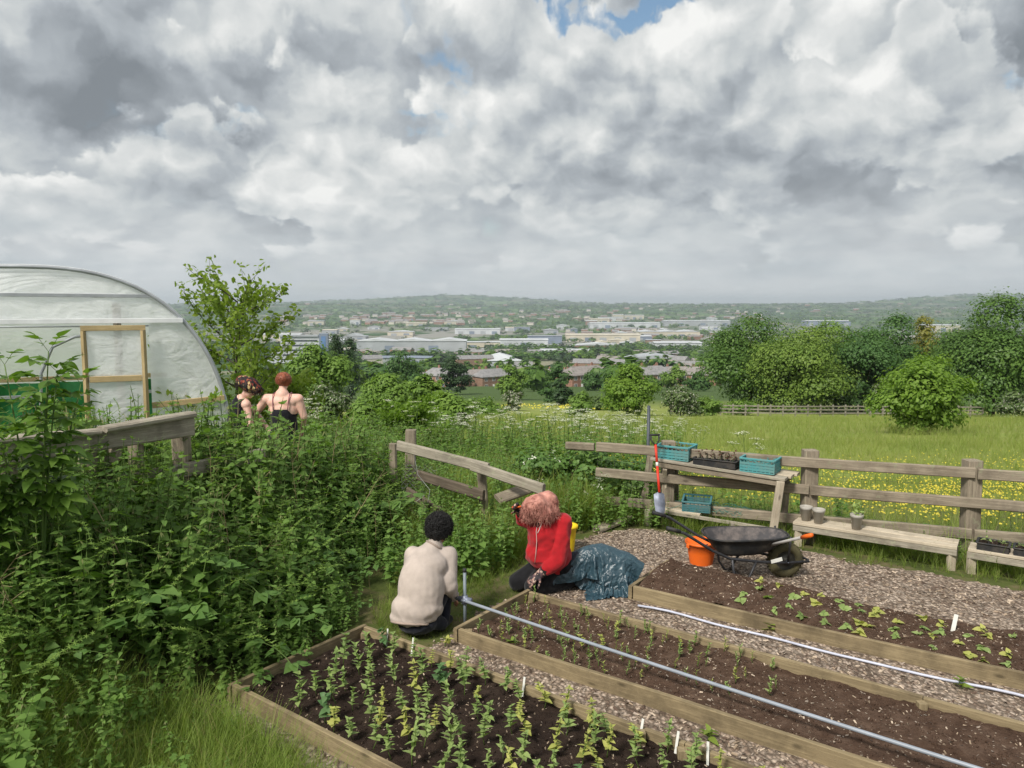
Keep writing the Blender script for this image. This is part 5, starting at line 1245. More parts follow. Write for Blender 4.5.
bank([(-.2, 8.2), (.9, 8.75), (1.9, 8.95), (1.75, 9.45), (.3, 9.3), (-.4, 8.9)], 330, .30, .62, NET + NETW, NB)
bank([(-4.2, 3.0), (-2.3, 3.2), (-2.2, 4.2), (-3.6, 4.6)], 330, .3, .7, NET + NETW, NB)
bank([(1.0, 10.6), (3.4, 9.2), (5.0, 8.2), (7.0, 6.9), (7.4, 7.2), (5.2, 8.7), (3.5, 9.8), (1.2, 11.1)], 420, .3, .72, NET + BRM, NB)
tag(NB.build('wild_plants', [M_STEM, L_NET, M_SEED]), kind='stuff')
# cow parsley in drifts along the top of the slope
def bloom(poly, n, h0, h1): x, y = pts_in(poly, n); scatter(WH, UMB, x, y, rng.uniform(h0, h1, len(x)))
bloom([(-2, 13.5), (2.6, 12.4), (3.4, 18), (-3, 18)], 90, .95, 1.35)
bloom([(2.2, 22), (6, 22), (9, 40), (3, 40)], 120, .8, 1.1)
bloom([(-4.6, 11.8), (-3.2, 11.5), (-3.2, 13.5), (-5, 13.5)], 26, 1.0, 1.4)
tag(WH.build('cow_parsley_drift', [M_STEM, L_NET, M_PETAL]), kind='stuff')
# buttercups
def buttercups():
    s = Scat(); k = 60000; x = rng.uniform(1.2, 22, k); y = rng.uniform(8.8, 22, k); yy = y + .55 * np.clip(x - .5, 0, 6)
    px = 512 + FPX * x / y
    d = (hnoise(x, y, 1.6, 4.) + rng.normal(0, .6, k)) > .35
    ok = d & (yy > 11.4) & (yy < 18 + rng.normal(0, 3.0, k)) & (px < 1080); x = x[ok]; y = y[ok]; k = len(x); z = ground_z(x, y) + rng.uniform(.30, .50, k)
    s.put(LEAFQ, np.stack([x, y, z], -1), frames(np.stack([rng.normal(0, .5, k), rng.normal(-.4, .5, k), np.ones(k)], -1), rng.random(k) * 6), .040 * rng.uniform(.6, 1.2, k))
    s.put(LEAFQ, np.stack([x, y, z], -1), frames(np.stack([rng.normal(0, .5, k), rng.normal(-1, .3, k), np.ones(k)], -1), rng.random(k) * 6), .034 * rng.uniform(.6, 1.2, k))
    # the yellow field beyond
    k = 800; x = rng.uniform(-12, 22, k); y = rng.uniform(95, 122, k); px = 512 + FPX * x / y; ok = (px > 500) & (px < 625) & (hnoise(x, y, 4., 2.) > -.4); x = x[ok]; y = y[ok]; k = len(x)
    s.put(LEAFQ, np.stack([x, y, ground_z(x, y) + .3], -1), frames(np.stack([rng.normal(0, .4, k), rng.normal(-.5, .4, k), np.ones(k)], -1), rng.random(k) * 6), .30 * rng.uniform(.6, 1.2, k))
    tag(s.build('buttercups', [M_BUTTER]), kind='stuff')
buttercups()
# single tall cow parsley plants one can point at
for i, (px, py, z, h, lb) in enumerate([(603, 520, 0, .55, 'white-flowered plant at the left of the potting table, among dark leaves'), (752, 470, None, 1.15, 'tall cow parsley rising above the turquoise crate at the right of the potting table')]):
    t, mi = umbel(60 + i, 1.0, .07, 7); s = Scat(); s.put(t, np.zeros((1, 3)), I1, 1.0, mi)
    x, y = (at(px, py).x, at(px, py).y) if z is not None else (3.25, 10.3)
    r = empty('cow_parsley', (x, y, gz(x, y)), 0, lb, 'flower'); V = np.concatenate(s.V)
    for nm, mt, mk in (('stem', M_STEM, 0), ('leaves', L_NET, 1), ('umbel', M_PETAL, 2)):
        Fs = [np.concatenate(s.F[k])[np.concatenate(s.M[k]) == mk] for k in s.F]; Fs = [f for f in Fs if len(f)]
        used_ = np.unique(np.concatenate([f.ravel() for f in Fs])); mp = np.zeros(len(V), int); mp[used_] = np.arange(len(used_))
        link(nm, np_mesh(nm, V[used_] * h, [mp[f] for f in Fs]), mt, r)
# the currant bush left of the table
NBX = Scat()
def currant():
    r = empty('blackcurrant_bush', (.86, 9.98, gz(.86, 9.98)), 0, 'broad dark green leafy bush with white flower heads left of the potting table', 'bush')
    bl = [(-.55, 0, .5, .5, .4, .38), (.2, -.05, .55, .6, .42, .42), (.85, .1, .42, .45, .4, .34), (-.15, .1, .35, .9, .45, .34), (.4, -.3, .25, .6, .3, .25)]
    limb_mesh(.8, .02, bl, 12).build('stem', M_BARK, r); bl = [(b0 * .88, b1, b2 * .93, b3 * .85, b4, b5 * .9) for b0, b1, b2, b3, b4, b5 in bl]; P, N = crown_points(bl, 5200, .10); s = Scat(); k = len(P); s.put(LFW, P, frames(N, rng.random(k) * 6.28), .062 * (.6 + rng.random(k) * .7)); s.build('foliage', L_BRAM, r)
    bank([(-.3, 9.2), (1.5, 9.3), (1.4, 9.7), (.9, 10.0), (-.4, 9.9)], 150, .3, .62, NET, NBX)
    q = (N[:, 2] > .5) & (rng.random(k) < .012); s = Scat(); p = P[q]
    for j in range(7): s.put(LEAFQ, p + rng.normal(0, .022, p.shape) + [0, 0, .06], frames(N[q], rng.random(len(p)) * 6), .03)
    s.build('blossom', M_PETAL, r)
currant()
tag(NBX.build('nettle_patch', [M_STEM, L_NET, M_SEED]), kind='stuff')

# ---------------------------------------------------------------- the sapling beyond the women
def sapling(name, x, y, h, spread, nb, leaf, mat, label, seed, wood=M_BARK, tpl=LEAFB, per=46, lift=.9, start=.18, cat='tree', zb=None, r0=None):
    rs = random.Random(seed); z = gz(x, y) if zb is None else zb; r = empty(name, (x, y, z), 0, label, cat); b = MB(); P = []; D = []
    tr = [Vector((0, 0, -.2)), Vector((.03, 0, h * .25)), Vector((-.04, .02, h * .55)), Vector((.02, 0, h * .8)), Vector((.05, 0, h))]; r0 = r0 or h * .012
    b.tube(tr, [r0, r0 * .85, r0 * .55, r0 * .3, .003], 6)
    for i in range(nb):
        t = start + (.97 - start) * (i / nb); s0 = on_curve(tr, t); a = i * 2.4 + rs.uniform(-.4, .4); L = spread * (1.05 - .62 * t) * rs.uniform(.75, 1.2); el = rs.uniform(.5, 1.0) * lift
        pts = [s0]
        for k in range(6): el = max(-.1, el + rs.uniform(-.12, .10)); a += rs.uniform(-.15, .15); pts.append(pts[-1] + Vector((math.cos(a) * math.cos(el), math.sin(a) * math.cos(el), math.sin(el))) * L / 6)
        b.tube(pts, [r0 * .38 * (1 - .14 * k) for k in range(7)], 4)
        tw = [pts]
        for j in range(5):
            q = on_curve(pts, .3 + .15 * j); a2 = a + rs.choice((-1, 1)) * rs.uniform(.5, 1.1); e2 = el + rs.uniform(0, .5); l2 = L * rs.uniform(.22, .42)
            p2 = [q + Vector((math.cos(a2) * math.cos(e2), math.sin(a2) * math.cos(e2), math.sin(e2))) * l2 * u for u in (0, .5, 1)]; b.tube(p2, [r0 * .14, r0 * .1, .0015], 3); tw.append(p2)
        for c in tw:
            Lc = (c[-1] - c[0]).length
            for j in range(int(per * Lc / spread * 1.6) + 2):
                t2 = rs.uniform(.12, 1) if c is not pts else rs.uniform(.25, 1); q = on_curve(c, t2); P.append(q + Vector([rs.gauss(0, leaf * .5) for _ in range(3)])); D.append((rs.gauss(0, .6), rs.gauss(-.1, .6), rs.uniform(.1, 1)))
    b.build('trunk', wood, r); s = Scat(); k = len(P); s.put(tpl, np.array([tuple(p) for p in P]), frames(np.array(D), rng.random(k) * 6.28), leaf * (.6 + rng.random(k) * .7)); s.build('crown', mat, r); return r
sapling('birch_sapling', -4.72, 13.2, 3.18, 1.75, 34, .10, L_FRESH, 'slender yellow-green young tree right of the polytunnel', 4, per=36)
sapling('willow_bush', -4.4, 14.6, 1.5, 1.2, 26, .10, L_FRESH, 'yellow-green bush behind the women beside the polytunnel', 8, per=50, cat='bush')
sapling('willow_bush', -2.1, 15.5, 1.1, 1.0, 26, .09, L_BRIGHT, 'light green bush behind the nettles in the middle of the hedge', 9, per=55, cat='bush')

# ---------------------------------------------------------------- elder shoots at the left edge, close by
def elder(name, x, y, zt, n, seed, label, leafL=.13, spread=.28, lo=.45):
    rs = np.random.default_rng(seed); z = gz(x, y); h = zt - z; r = empty(name, (x, y, z), 0, label, 'plant'); b = MB(); s = Scat()
    for k in range(n):
        a = rs.random() * 6.28; q = spread * rs.random(); hh = h * (1 if k == 0 else rs.uniform(.62, .97)); c = [Vector((math.cos(a) * q * .5 * t ** 1.5 * 2, math.sin(a) * q * .5 * t ** 1.5 * 2, hh * t)) for t in (0, .25, .5, .75, 1)]
        b.tube(c, [.010, .009, .007, .005, .003], 6); nn = 11
        for i in range(nn):
            t = lo + (1 - lo) * i / (nn - 1); p = on_curve(c, t); a0 = i * 1.57 + rs.normal() * .2
            for sd in (0, math.pi):
                aa = a0 + sd; el = rs.uniform(.1, .5) + (.55 if i == nn - 1 else 0); d = Vector((math.cos(aa) * math.cos(el), math.sin(aa) * math.cos(el), math.sin(el))); Lr = leafL * (1.5 - .6 * t)
                e = p + d * Lr; b.tube([p, p.lerp(e, .5), e], .0018, 3, False)
                for u_, da, ll in ((.45, 1.0, .72), (.45, -1.0, .72), (.85, .9, .85), (.85, -.9, .85), (1.0, 0, 1.0)):
                    s.put(LF, np.array(p.lerp(e, u_))[None], dirs(aa + da, el - .45 + rs.normal() * .15, rs.normal() * .3), leafL * ll * rs.uniform(.8, 1.1) * (1.15 - .35 * t))
    b.build('stem', M_STEM, r); s.build('foliage', L_ELD, r)
L_ELD = mat_leaf('elder_leaf', (.075, .15, .022), (.12, .22, .035), (.20, .32, .055), .4, .45, .35, zsc=2.5)
elder('elder_shoot', -3.0, 4.75, 2.36, 6, 3, 'bright green elder shoots standing in front of the grey fence at the left', .13, .5, .5)
elder('elder_shoot', -3.25, 4.7, 2.08, 5, 5, 'lower elder shoots at the very left edge over the fence rail', .11, .5)
elder('elder_shoot', -3.2, 4.45, 1.78, 6, 7, 'broad-leaved elder growth at the left edge below the fence rail', .11, .40, .6)

# ================================================================ crops
def crop_tpl(seed, tiers, leaf, h, lf, mats, name, upright=.35):
    rs = np.random.default_rng(seed); r = empty(name); b = MB(); c = stem_curve(rs, h, .25, 4); b.tube(c, [.0035, .003, .0028, .0022, .0015], 5); b.build('stem', M_STEM, r); s = Scat()
    for i in range(tiers):
        t = .25 + .75 * (i + .3) / tiers; p = np.array(on_curve(c, min(1, t))); L = leaf * (1.1 - .45 * t) * rs.uniform(.8, 1.15); a = i * 1.45 + rs.normal() * .3
        for q in (0, 2.1, 4.2) if i % 2 == 0 else (0, math.pi):
            s.put(lf, p[None], dirs(a + q + rs.normal() * .25, upright + rs.normal() * .25, rs.normal() * .3), L * rs.uniform(.75, 1.1), 0)
    s.build('leaves', mats, r); return r
L_CROP = mat_leaf('crop_leaf', (.19, .28, .09), (.28, .38, .12), (.38, .47, .18), .35, .5, .3, zsc=3)
L_CROPY = mat_leaf('yellowing_crop_leaf', (.32, .36, .09), (.43, .45, .12), (.54, .53, .17), .35, .5, .3, zsc=3)
L_CROPB = mat_leaf('blue_green_crop_leaf', (.07, .15, .055), (.11, .21, .075), (.17, .27, .11), .3, .5, .3, zsc=3)
protos = {'green': [crop_tpl(i, 7, .062, .23, LF, L_CROP, 'young_crop_plant') for i in range(3)], 'yellow': [crop_tpl(10 + i, 7, .058, .20, LF, L_CROPY, 'young_crop_plant') for i in range(3)], 'blue': [crop_tpl(20 + i, 5, .075, .17, LFW, L_CROPB, 'young_crop_plant') for i in range(2)]}
used_p = set()
def place(proto, M, sc, label, group, cat='plant'):
    o = proto if proto.name not in used_p else copy_tree(proto); used_p.add(proto.name); o.location = M; o.rotation_euler = (rng.normal(0, .08), rng.normal(0, .08), rng.random() * 6.28); o.scale = (sc, sc, sc * rng.uniform(.85, 1.15)); tag(o, label, cat, group); return o
def front_crops():
    mw, L, Wd, zat = BEDS['front']; lab = {'green': 'leafy green young plant in the dark compost of the nearest bed', 'yellow': 'yellow-leaved young plant in the dark compost of the nearest bed', 'blue': 'blue-green broad-leaved young plant in the dark compost of the nearest bed'}
    for j in range(6):
        for i in range(27):
            x = .30 + i * .165 + (.09 if j % 2 else 0) + rng.normal(0, .022); y = -.10 - j * .19 + rng.normal(0, .02)
            if rng.random() < (.22 if x < .6 else .06) or x > L - .2: continue
            kind = rng.choice(['green', 'yellow', 'blue'], p=[.58, .34, .08] if x > .8 else [.6, .12, .28]); P = protos[kind]
            p = mw @ Vector((x, y, float(zat(x, y)) - .005)); place(P[rng.integers(len(P))], p, rng.uniform(.7, 1.2), lab[kind], kind + ' young plants in the nearest bed')
front_crops()
SEED = [crop_tpl(40 + i, 5, .036, .11, LFN if i % 2 else LF, L_CROP if i % 3 else L_CROPY, 'seedling', .7) for i in range(4)]
LOWP = [crop_tpl(50 + i, 2, .06, .025, LFW, L_CROPY if i % 2 else L_CROP, 'lettuce_seedling', .25) for i in range(4)]
def other_crops():
    mw, L, Wd, zat = BEDS['middle']
    for j in range(7):
        for i in range(20):
            x = .10 + i * .115 + rng.normal(0, .02); y = -.08 - j * .135 + rng.normal(0, .015)
            if x > 2.3 - .9 * max(0, j - 3) / 4 - (0 if j < 5 else .3) or rng.random() < .16: continue
            place(SEED[rng.integers(4)], mw @ Vector((x, y, float(zat(x, y)) - .004)), rng.uniform(.7, 1.3), 'thin upright seedling in the left half of the middle bed', 'seedlings in the middle bed')
    mw, L, Wd, zat = BEDS['back']
    for j in range(4):
        for i in range(17):
            x = .95 + i * .16 + rng.normal(0, .03); y = -.16 - j * .19 + rng.normal(0, .025)
            if rng.random() < .25 or x > L - .3: continue
            place(LOWP[rng.integers(4)], mw @ Vector((x, y, float(zat(x, y)) - .002)), rng.uniform(1.0, 1.6), 'low yellow-green seedling in the soil of the farthest bed', 'seedlings in the farthest bed')
other_crops()
def weeds():
    W_ = [crop_tpl(70 + i, 3, .06, .05, LF, L_CROPY if i == 0 else L_GRASS, 'path_weed', .3) for i in range(3)]; s = [(at(*p), lb) for p, lb in [((446, 648), 'yellow-leaved weed in the chips beside the front corner of the middle bed'), ((512, 650), 'small yellow weed on the chip path between nearest and middle beds'), ((960, 690), 'green weed tuft against the long conduit at the right'), ((835, 640), 'small yellow weed beside the conduit in the middle of the narrow path'),
         ((708, 742), 'small weed at the lower edge of the nearest bed'), ((770, 632), 'green weed tuft beside the conduit left of the centre of the narrow path')]]
    for i, (p, lb) in enumerate(s): place(W_[i % 3], p + Vector((0, 0, .01)), 1.5, lb, None, 'weed')
weeds()
# ================================================================ props
def mat_plastic(name, col, rough=.45, dirt=(.18, .15, .11), amt=.35, spec=.4):
    m, T = new_mat(name); tc = T.n('ShaderNodeTexCoord').outputs['Object']
    c = T.mix(T.mr(T.noise(tc, 7, 5, .65), .45, .72, 0, amt), col, dirt)
    b = T.n('ShaderNodeBump', i_Strength=.15, i_Distance=.003, i_Height=T.noise(tc, 30, 4, .6))
    p = T.n('ShaderNodeBsdfPrincipled', i_Base_Color=c, i_Roughness=T.mr(T.noise(tc, 5, 3, .6), .3, .7, rough, min(1, rough + .3)), i_Specular_IOR_Level=spec, i_Normal=b.outputs[0]); finish(T, p.outputs[0]); return m
P_BLACK = mat_plastic('black_plastic', (.018, .019, .021, 1), .5, (.12, .10, .08, 1), .5)
P_TRAYIN = mat_plastic('dusty_barrow_plastic', (.055, .052, .055, 1), .6, (.24, .20, .18, 1), .8)
P_TURQ = mat_plastic('turquoise_plastic', (.07, .27, .28, 1), .6, (.20, .22, .18, 1), .55)
P_ORANGE = mat_plastic('orange_plastic', (.80, .14, .012, 1), .45, (.35, .10, .04, 1), .25)
P_YELLOW = mat_plastic('yellow_plastic', (.80, .56, .01, 1), .45, (.4, .3, .05, 1), .2)
P_GREYPOT = mat_plastic('grey_pot_plastic', (.40, .38, .34, 1), .7, (.20, .17, .13, 1), .7)
P_RED = mat_plastic('red_paint', (.62, .035, .015, 1), .4, (.3, .1, .05, 1), .3)
P_WHITE = mat_plastic('white_label_plastic', (.74, .74, .70, 1), .5, (.35, .32, .25, 1), .4)
M_STEELB = mat_basic('blue_grey_pipe', (.27, .30, .345), .42, .12, 6, .1, 30, spec=.5)
M_TUBE = mat_basic('dark_steel_tube', (.045, .045, .05), .5, .3, 8, .2, 30, metal=.3)
M_RUBBER = mat_basic('tyre_rubber', (.085, .075, .035), .85, .3, 8, .5, 50)
M_HUB = mat_basic('muddy_black_rim', (.03, .028, .022), .6, .3, 10, .4, 30)
M_RUST = mat_basic('worn_blade_steel', (.20, .22, .28), .5, .3, 8, .3, 30, metal=.4)

def long_pipe():
    base = at(465, 627, 0); a = at(456, 598, .235); b = at(1010, 776, .20); d = (b - a).normalized(); b = b + d * 1.2
    r = empty('support_pipe', a, 0, 'long blue-grey pipe clamped to a short stake and running over the middle bed', 'pipe')
    pts = [a + (b - a) * (i / 14) + Vector((0, 0, -.022 * math.sin(math.pi * i / 14))) - a for i in range(15)]
    MB().tube(pts, .0125, 12).build('pipe', M_STEELB, r)
    m = MB(); c = at(467, 600, .235) - a; c = Vector((base.x, base.y, .235)) - a
    q = MB(); q.tube([c + Vector((-.05, .02, .0)), c + Vector((.055, -.03, 0))], .024, 12); q.tube([c + Vector((0, 0, -.035)), c + Vector((0, 0, .035))], .024, 12); q.sphere(c + Vector((.0, -.03, .0)), .016, 8, 6); q.build('clamp', M_RUST, r)
    p = MB(); p.tube([c + Vector((0, 0, -.30)), c + Vector((0, 0, .245))], .0135, 10); p.build('stake', mat_basic('grey_stake', (.20, .24, .27), .5, .15, 8, .1, 30), r)
    p = MB(); p.tube([c + Vector((0, 0, .235)), c + Vector((0, 0, .262))], .0165, 10); p.build('end_cap', P_BLACK, r)
long_pipe()
def conduit():
    a = at(638, 606, .02); b = at(1090, 715, .02); pts = []
    for i in range(24):
        t = i / 23; p = a.lerp(b, t); pts.append(p + Vector((.3, .4, 0)).normalized() * (.020 * math.sin(t * 9) + .012 * math.sin(t * 23)) + Vector((0, 0, .006 * math.sin(t * 17) + .004)))
    o = MB().tube(pts, .0095, 10).build('conduit', mat_basic('pale_lilac_hose', (.50, .52, .62), .45, .15, 6, .1, 30)); tag(o, 'pale grey conduit lying on the narrow chip path between the middle and farthest beds', 'pipe', )
conduit()
def wheelbarrow():
    # local frame: x towards the wheel, z up
    pw = at(784, 577, 0); ph = at(675, 519, .60); d = pw - Vector((ph.x, ph.y, 0)); ang = math.atan2(d.y, d.x)
    r = empty('wheelbarrow', (pw.x, pw.y, .0), ang, 'black plastic wheelbarrow with a dusty tray, parked behind the farthest bed', 'wheelbarrow')
    def ring(cx, lx, wf, wb, z, n=28, p=3.2):
        out = []
        for i in range(n):
            t = i / n * 2 * math.pi; c, s_ = math.cos(t), math.sin(t); x = math.copysign(abs(c) ** (2 / p), c); y = math.copysign(abs(s_) ** (2 / p), s_)
            wd = wb + (wf - wb) * (x * .5 + .5); out.append(Vector((cx + x * lx, y * wd, z)))
        return out
    def loft(rings, inner=False):
        b = MB(); n = len(rings[0]); vs = [v for q in rings for v in q]; fs = []
        for j in range(len(rings) - 1):
            for i in range(n): fs.append((j * n + i, j * n + (i + 1) % n, (j + 1) * n + (i + 1) % n, (j + 1) * n + i))
        fs.append(tuple(range((len(rings) - 1) * n, len(rings) * n))); b.add(vs, fs, True); return b
    zt = .44
    outer = [ring(-.40, .41, .20, .26, zt), ring(-.40, .385, .185, .245, zt - .02), ring(-.41, .34, .165, .22, zt - .07), ring(-.44, .27, .16, .215, zt - .135), ring(-.46, .22, .13, .18, zt - .165)]
    inner = [ring(-.40, .39, .185, .245, zt + .004), ring(-.41, .33, .155, .21, zt - .065), ring(-.44, .26, .15, .205, zt - .125), ring(-.46, .15, .09, .12, zt - .15)]
    tilt = Matrix.Rotation(R(4), 3, 'Y')
    tr = loft(outer).build('tray', P_BLACK, r); inn = loft(inner).build('tray_lining', P_TRAYIN, tr)
    rb = MB(); rr = ring(-.40, .405, .198, .258, zt + .002); rb.tube(rr + [rr[0]], .011, 6); rb.build('rim', P_BLACK, tr)
    fr = MB()
    for sd in (-1, 1):
        fr.tube([(.22, sd * .05, .17), (.0, sd * .075, .17), (-.30, sd * .17, .215), (-.62, sd * .22, .27), (-.80, sd * .25, .36), (-1.08, sd * .27, .54), (-1.22, sd * .27, .585)], .014, 8)
        fr.tube([(-.35, sd * .18, .235), (-.42, sd * .21, .10), (-.46, sd * .22, .01), (-.52, sd * .22, .012), (-.58, sd * .22, .10), (-.60, sd * .22, .26)], .012, 8)
        fr.tube([(.0, sd * .075, .175), (-.02, sd * .15, .33), (-.03, sd * .19, .46)], .010, 6)
        fr.tube([(.20, sd * .05, .17), (.22, sd * .05, .17)], .012, 6)
    fr.tube([(.21, .06, .17), (.235, 0, .17), (.21, -.06, .17)], .011, 6); fr.tube([(-.46, -.22, .03), (-.46, .22, .03)], .009, 6)
    fr.build('frame', M_TUBE, r)
    for sd in (-1, 1):
        h = MB(); h.tube([(-1.12, sd * .27, .555), (-1.25, sd * .27, .595)], .019, 10); h.build('handle', P_BLACK, r)
    Mx = Matrix.Rotation(math.pi / 2, 3, 'X')
    t = MB(); t.lathe([(.095, -.035), (.125, -.045), (.16, -.036), (.172, -.018), (.176, 0), (.172, .018), (.16, .036), (.125, .045), (.095, .035), (.095, -.035)], 28, (0, 0, .176), Mx)
    for i in range(28):
        a = i / 28 * 6.283; t.box((math.cos(a) * .175, 0, .176 + math.sin(a) * .175), (.010, .062, .014), Matrix.Rotation(-a, 3, 'Y'))
    w = link('wheel', bpy.data.meshes.new('wheel'), None, r); bpy.data.objects.remove(w)
    w = MB(); w.lathe([(.012, -.05), (.025, -.05), (.028, -.022), (.085, -.018), (.10, -.030), (.108, -.034), (.108, .034), (.10, .030), (.085, .018), (.028, .022), (.025, .05), (.012, .05)], 28, (0, 0, .176), Mx); wo = w.build('wheel', M_HUB, r)
    t.build('tyre', M_RUBBER, wo); a_ = MB(); a_.tube([(0, -.09, .172), (0, .09, .172)], .008, 8); a_.build('axle', M_RUST, wo)
    s_ = MB(); s_.box((-.16, -.19, .235), (.11, .004, .035), Matrix.Rotation(R(-14), 3, 'Y') ); s_.build('sticker', P_WHITE, r)
    mw = Matrix.Translation(Vector(r.location)) @ Matrix.Rotation(ang, 4, 'Z')
    return mw
BW = wheelbarrow()
def tool_in_barrow():
    a = BW @ Vector((-.22, -.05, .33)); e = at(812, 535, .66); d = (e - a).normalized()
    r = empty('garden_fork', a, 0, 'long-handled tool with an orange grip sticking out of the wheelbarrow', 'garden tool')
    MB().tube([Vector(), (e - a) * .86], .014, 8).build('shaft', mat_basic('grey_shaft', (.42, .40, .38), .5, .15, 8, .1, 30), r)
    g = MB(); g.tube([(e - a) * .80, (e - a) * .9, (e - a)], [.017, .02, .018], 10); g.build('grip', P_ORANGE, r)
    g = MB(); s_ = d.cross(Vector((0, 0, 1))).normalized()
    for k in (-1.5, -.5, .5, 1.5): g.tube([s_ * .035 * k * .6, s_ * .045 * k - d * .05, s_ * .045 * k - d * .17], [.006, .006, .002], 6)
    g.build('tines', M_RUST, r)
tool_in_barrow()
def bucket(name, p, rt, rb_, h, mat, label, handle=True, tilt=0.0, cat='bucket'):
    r = empty(name, p, .4, label, cat); r.rotation_euler = (tilt, tilt * .4, .4)
    b = MB(); b.lathe([(rb_, 0), (rb_ + (rt - rb_) * .5, h * .5), (rt, h), (rt + .012, h), (rt + .014, h - .02), (rt + .004, h - .024), (rt + .002, h), (rt - .004, h), (rb_ - .004, .012), (.001, .012)], 28); b.lathe([(.001, 0), (rb_, 0)], 28); b.build('body', mat, r)
    if handle:
        pts = [Vector(((rt + .012) * math.cos(a), .0 + .55 * (rt + .01) * math.sin(a), h - .03 + .10 * math.sin(a) * -.6)) for a in np.linspace(0, math.pi, 13)]
        MB().tube(pts, .005, 6).build('handle', M_TUBE, r)
        lug = MB(); [lug.box((s * (rt + .012), 0, h - .035), (.02, .04, .045), None, .006) for s in (-1, 1)]; lug.build('lug', mat, r)
    return r
bucket('flexible_tub', at(701, 563, 0) , .155, .115, .235, P_ORANGE, 'bright orange plastic bucket beside the wheelbarrow handles', True)
def crate(p, ang, w, d, h, mat, label, name='crate', tilt=0.0, solid=False, group=None, handles=True):
    r = empty(name, p, ang, label, 'crate' if name == 'crate' else 'tray', group); r.rotation_euler = (tilt, 0, ang); t = .006
    def side(L, M, nm):
        b = MB(); b.box(M @ Vector((0, 0, h * .04)), (L, .012, h * .08), M.to_3x3(), .002); nrow = 4 if not solid else 1
        if solid: b.box(M @ Vector((0, 0, h * .5)), (L - .004, t, h * .9), M.to_3x3())
        else:
            for k in range(3): b.box(M @ Vector((0, 0, h * (.22 + .2 * k))), (L, t, h * .165), M.to_3x3())
            n = int(L / .045)
            for i in range(n + 1): b.box(M @ Vector((-L / 2 + L * i / n, .002, h * .45)), (.009, t * 1.5, h * .85), M.to_3x3())
        b.box(M @ Vector((0, -.004, h * .93)), (L + .012, .024, h * .14), M.to_3x3(), .004); b.build(nm, mat, r)
    for L, M in ((w, Matrix.Translation((0, -d / 2, 0))), (w, Matrix.Translation((0, d / 2, 0)) @ Matrix.Rotation(math.pi, 4, 'Z')), (d - .014, Matrix.Translation((-w / 2 + .003, 0, 0)) @ Matrix.Rotation(-math.pi / 2, 4, 'Z')), (d - .014, Matrix.Translation((w / 2 - .003, 0, 0)) @ Matrix.Rotation(math.pi / 2, 4, 'Z'))): side(L, M, 'side_panel')
    b = MB(); b.box((0, 0, .004), (w - .01, d - .01, .008)); b.build('base', mat, r)
    return r
ta = math.atan2(TU.y, TU.x); ZT = .80
def on_table(t, n, dz=0): p = TF0 + (TF1 - TF0) * t + TN * n; return Vector((p.x, p.y, p.z + .008 + dz))
crate(on_table(.13, .20), ta, .40, .30, .17, P_TURQ, 'turquoise plastic crate at the left end of the potting table, with pots inside')
crate(on_table(.80, .20), ta, .38, .30, .165, P_TURQ, 'turquoise plastic crate at the right end of the potting table, with netting inside')
crate(on_table(.475, .17), ta, .50, .29, .085, P_BLACK, 'low black tray of dark seedlings between the two turquoise crates', 'seed_tray', solid=True)
sm = TSA.lerp(TSB, .36); crate(Vector((sm.x, sm.y, .20)) + TN * .16 + Vector((0, 0, .02)), ta + .25, .32, .26, .13, mat_plastic('blue_plastic', (.05, .17, .19, 1), .6), 'blue-green crate tangled in netting on the lower shelf of the potting table', tilt=.12)
def netting():
    b = MB(); c0 = Vector((sm.x, sm.y, .24)) + TN * .1 + TU * .16; rs = random.Random(5)
    for k in range(34):
        p = c0 + TU * rs.uniform(-.35, .4) + TN * rs.uniform(-.1, .22) + Vector((0, 0, rs.uniform(0, .06))); pts = [p]
        a = rs.uniform(0, 6.28)
        for j in range(7): a += rs.uniform(-.9, .9); p = p + TU * math.cos(a) * .055 + TN * math.sin(a) * .035 + Vector((0, 0, rs.uniform(-.03, .03))); p.z = min(.34, max(.22, p.z)); pts.append(p)
        b.tube(pts, .0028, 4)
    tag(b.build('garden_netting', mat_plastic('green_netting', (.03, .16, .13, 1), .6)), 'tangle of green-blue netting lying along the lower shelf of the potting table', 'netting')
netting()
def pots(p0, ux, nx, ny, label_c, plant_mat, seed, name='potted_seedling', sp=.075, rad=.033, hgt=.09, ny_dir=None, leafL=.04, cat='pot plant', group=None, label=None):
    for i in range(nx):
        for j in range(ny):
            p = p0 + ux * (i - (nx - 1) / 2) * sp + ny_dir * (j - (ny - 1) / 2) * sp; r = empty(name, p, rng.random() * 6.28, label, cat, group)
            b = MB(); b.lathe([(rad * .75, 0), (rad, .06), (rad + .003, .06), (rad - .002, .062), (rad - .004, .052), (.001, .052)], 12); b.build('pot', P_BLACK, r)
            s = Scat(); c = stem_curve(np.random.default_rng(seed + i * 7 + j), hgt, .4, 4); m = MB(); m.tube([v + Vector((0, 0, .05)) for v in c], .002, 4); m.build('stem', M_STEM, r)
            for q in range(6):
                pp = np.array(on_curve(c, .35 + .65 * q / 5)) + [0, 0, .05]; s.put(LF, pp[None], dirs(q * 2.4 + rng.normal() * .3, .3 + rng.normal() * .3, rng.normal() * .3), leafL * rng.uniform(.7, 1.2), 0)
            s.build('leaves', plant_mat, r)
L_RED = mat_leaf('dark_red_leaf', (.05, .018, .016), (.10, .028, .022), (.18, .06, .04), .3, .5, .3, zsc=4)
L_OLV = mat_leaf('bronze_leaf', (.09, .07, .03), (.14, .12, .04), (.20, .18, .06), .3, .5, .3, zsc=4)
pots(on_table(.475, .17, .012), TU, 6, 3, '', L_RED, 100, ny_dir=TN, label='small black pot with a dark-leaved seedling in the low tray on the potting table', group='pots in the low black tray', hgt=.10)
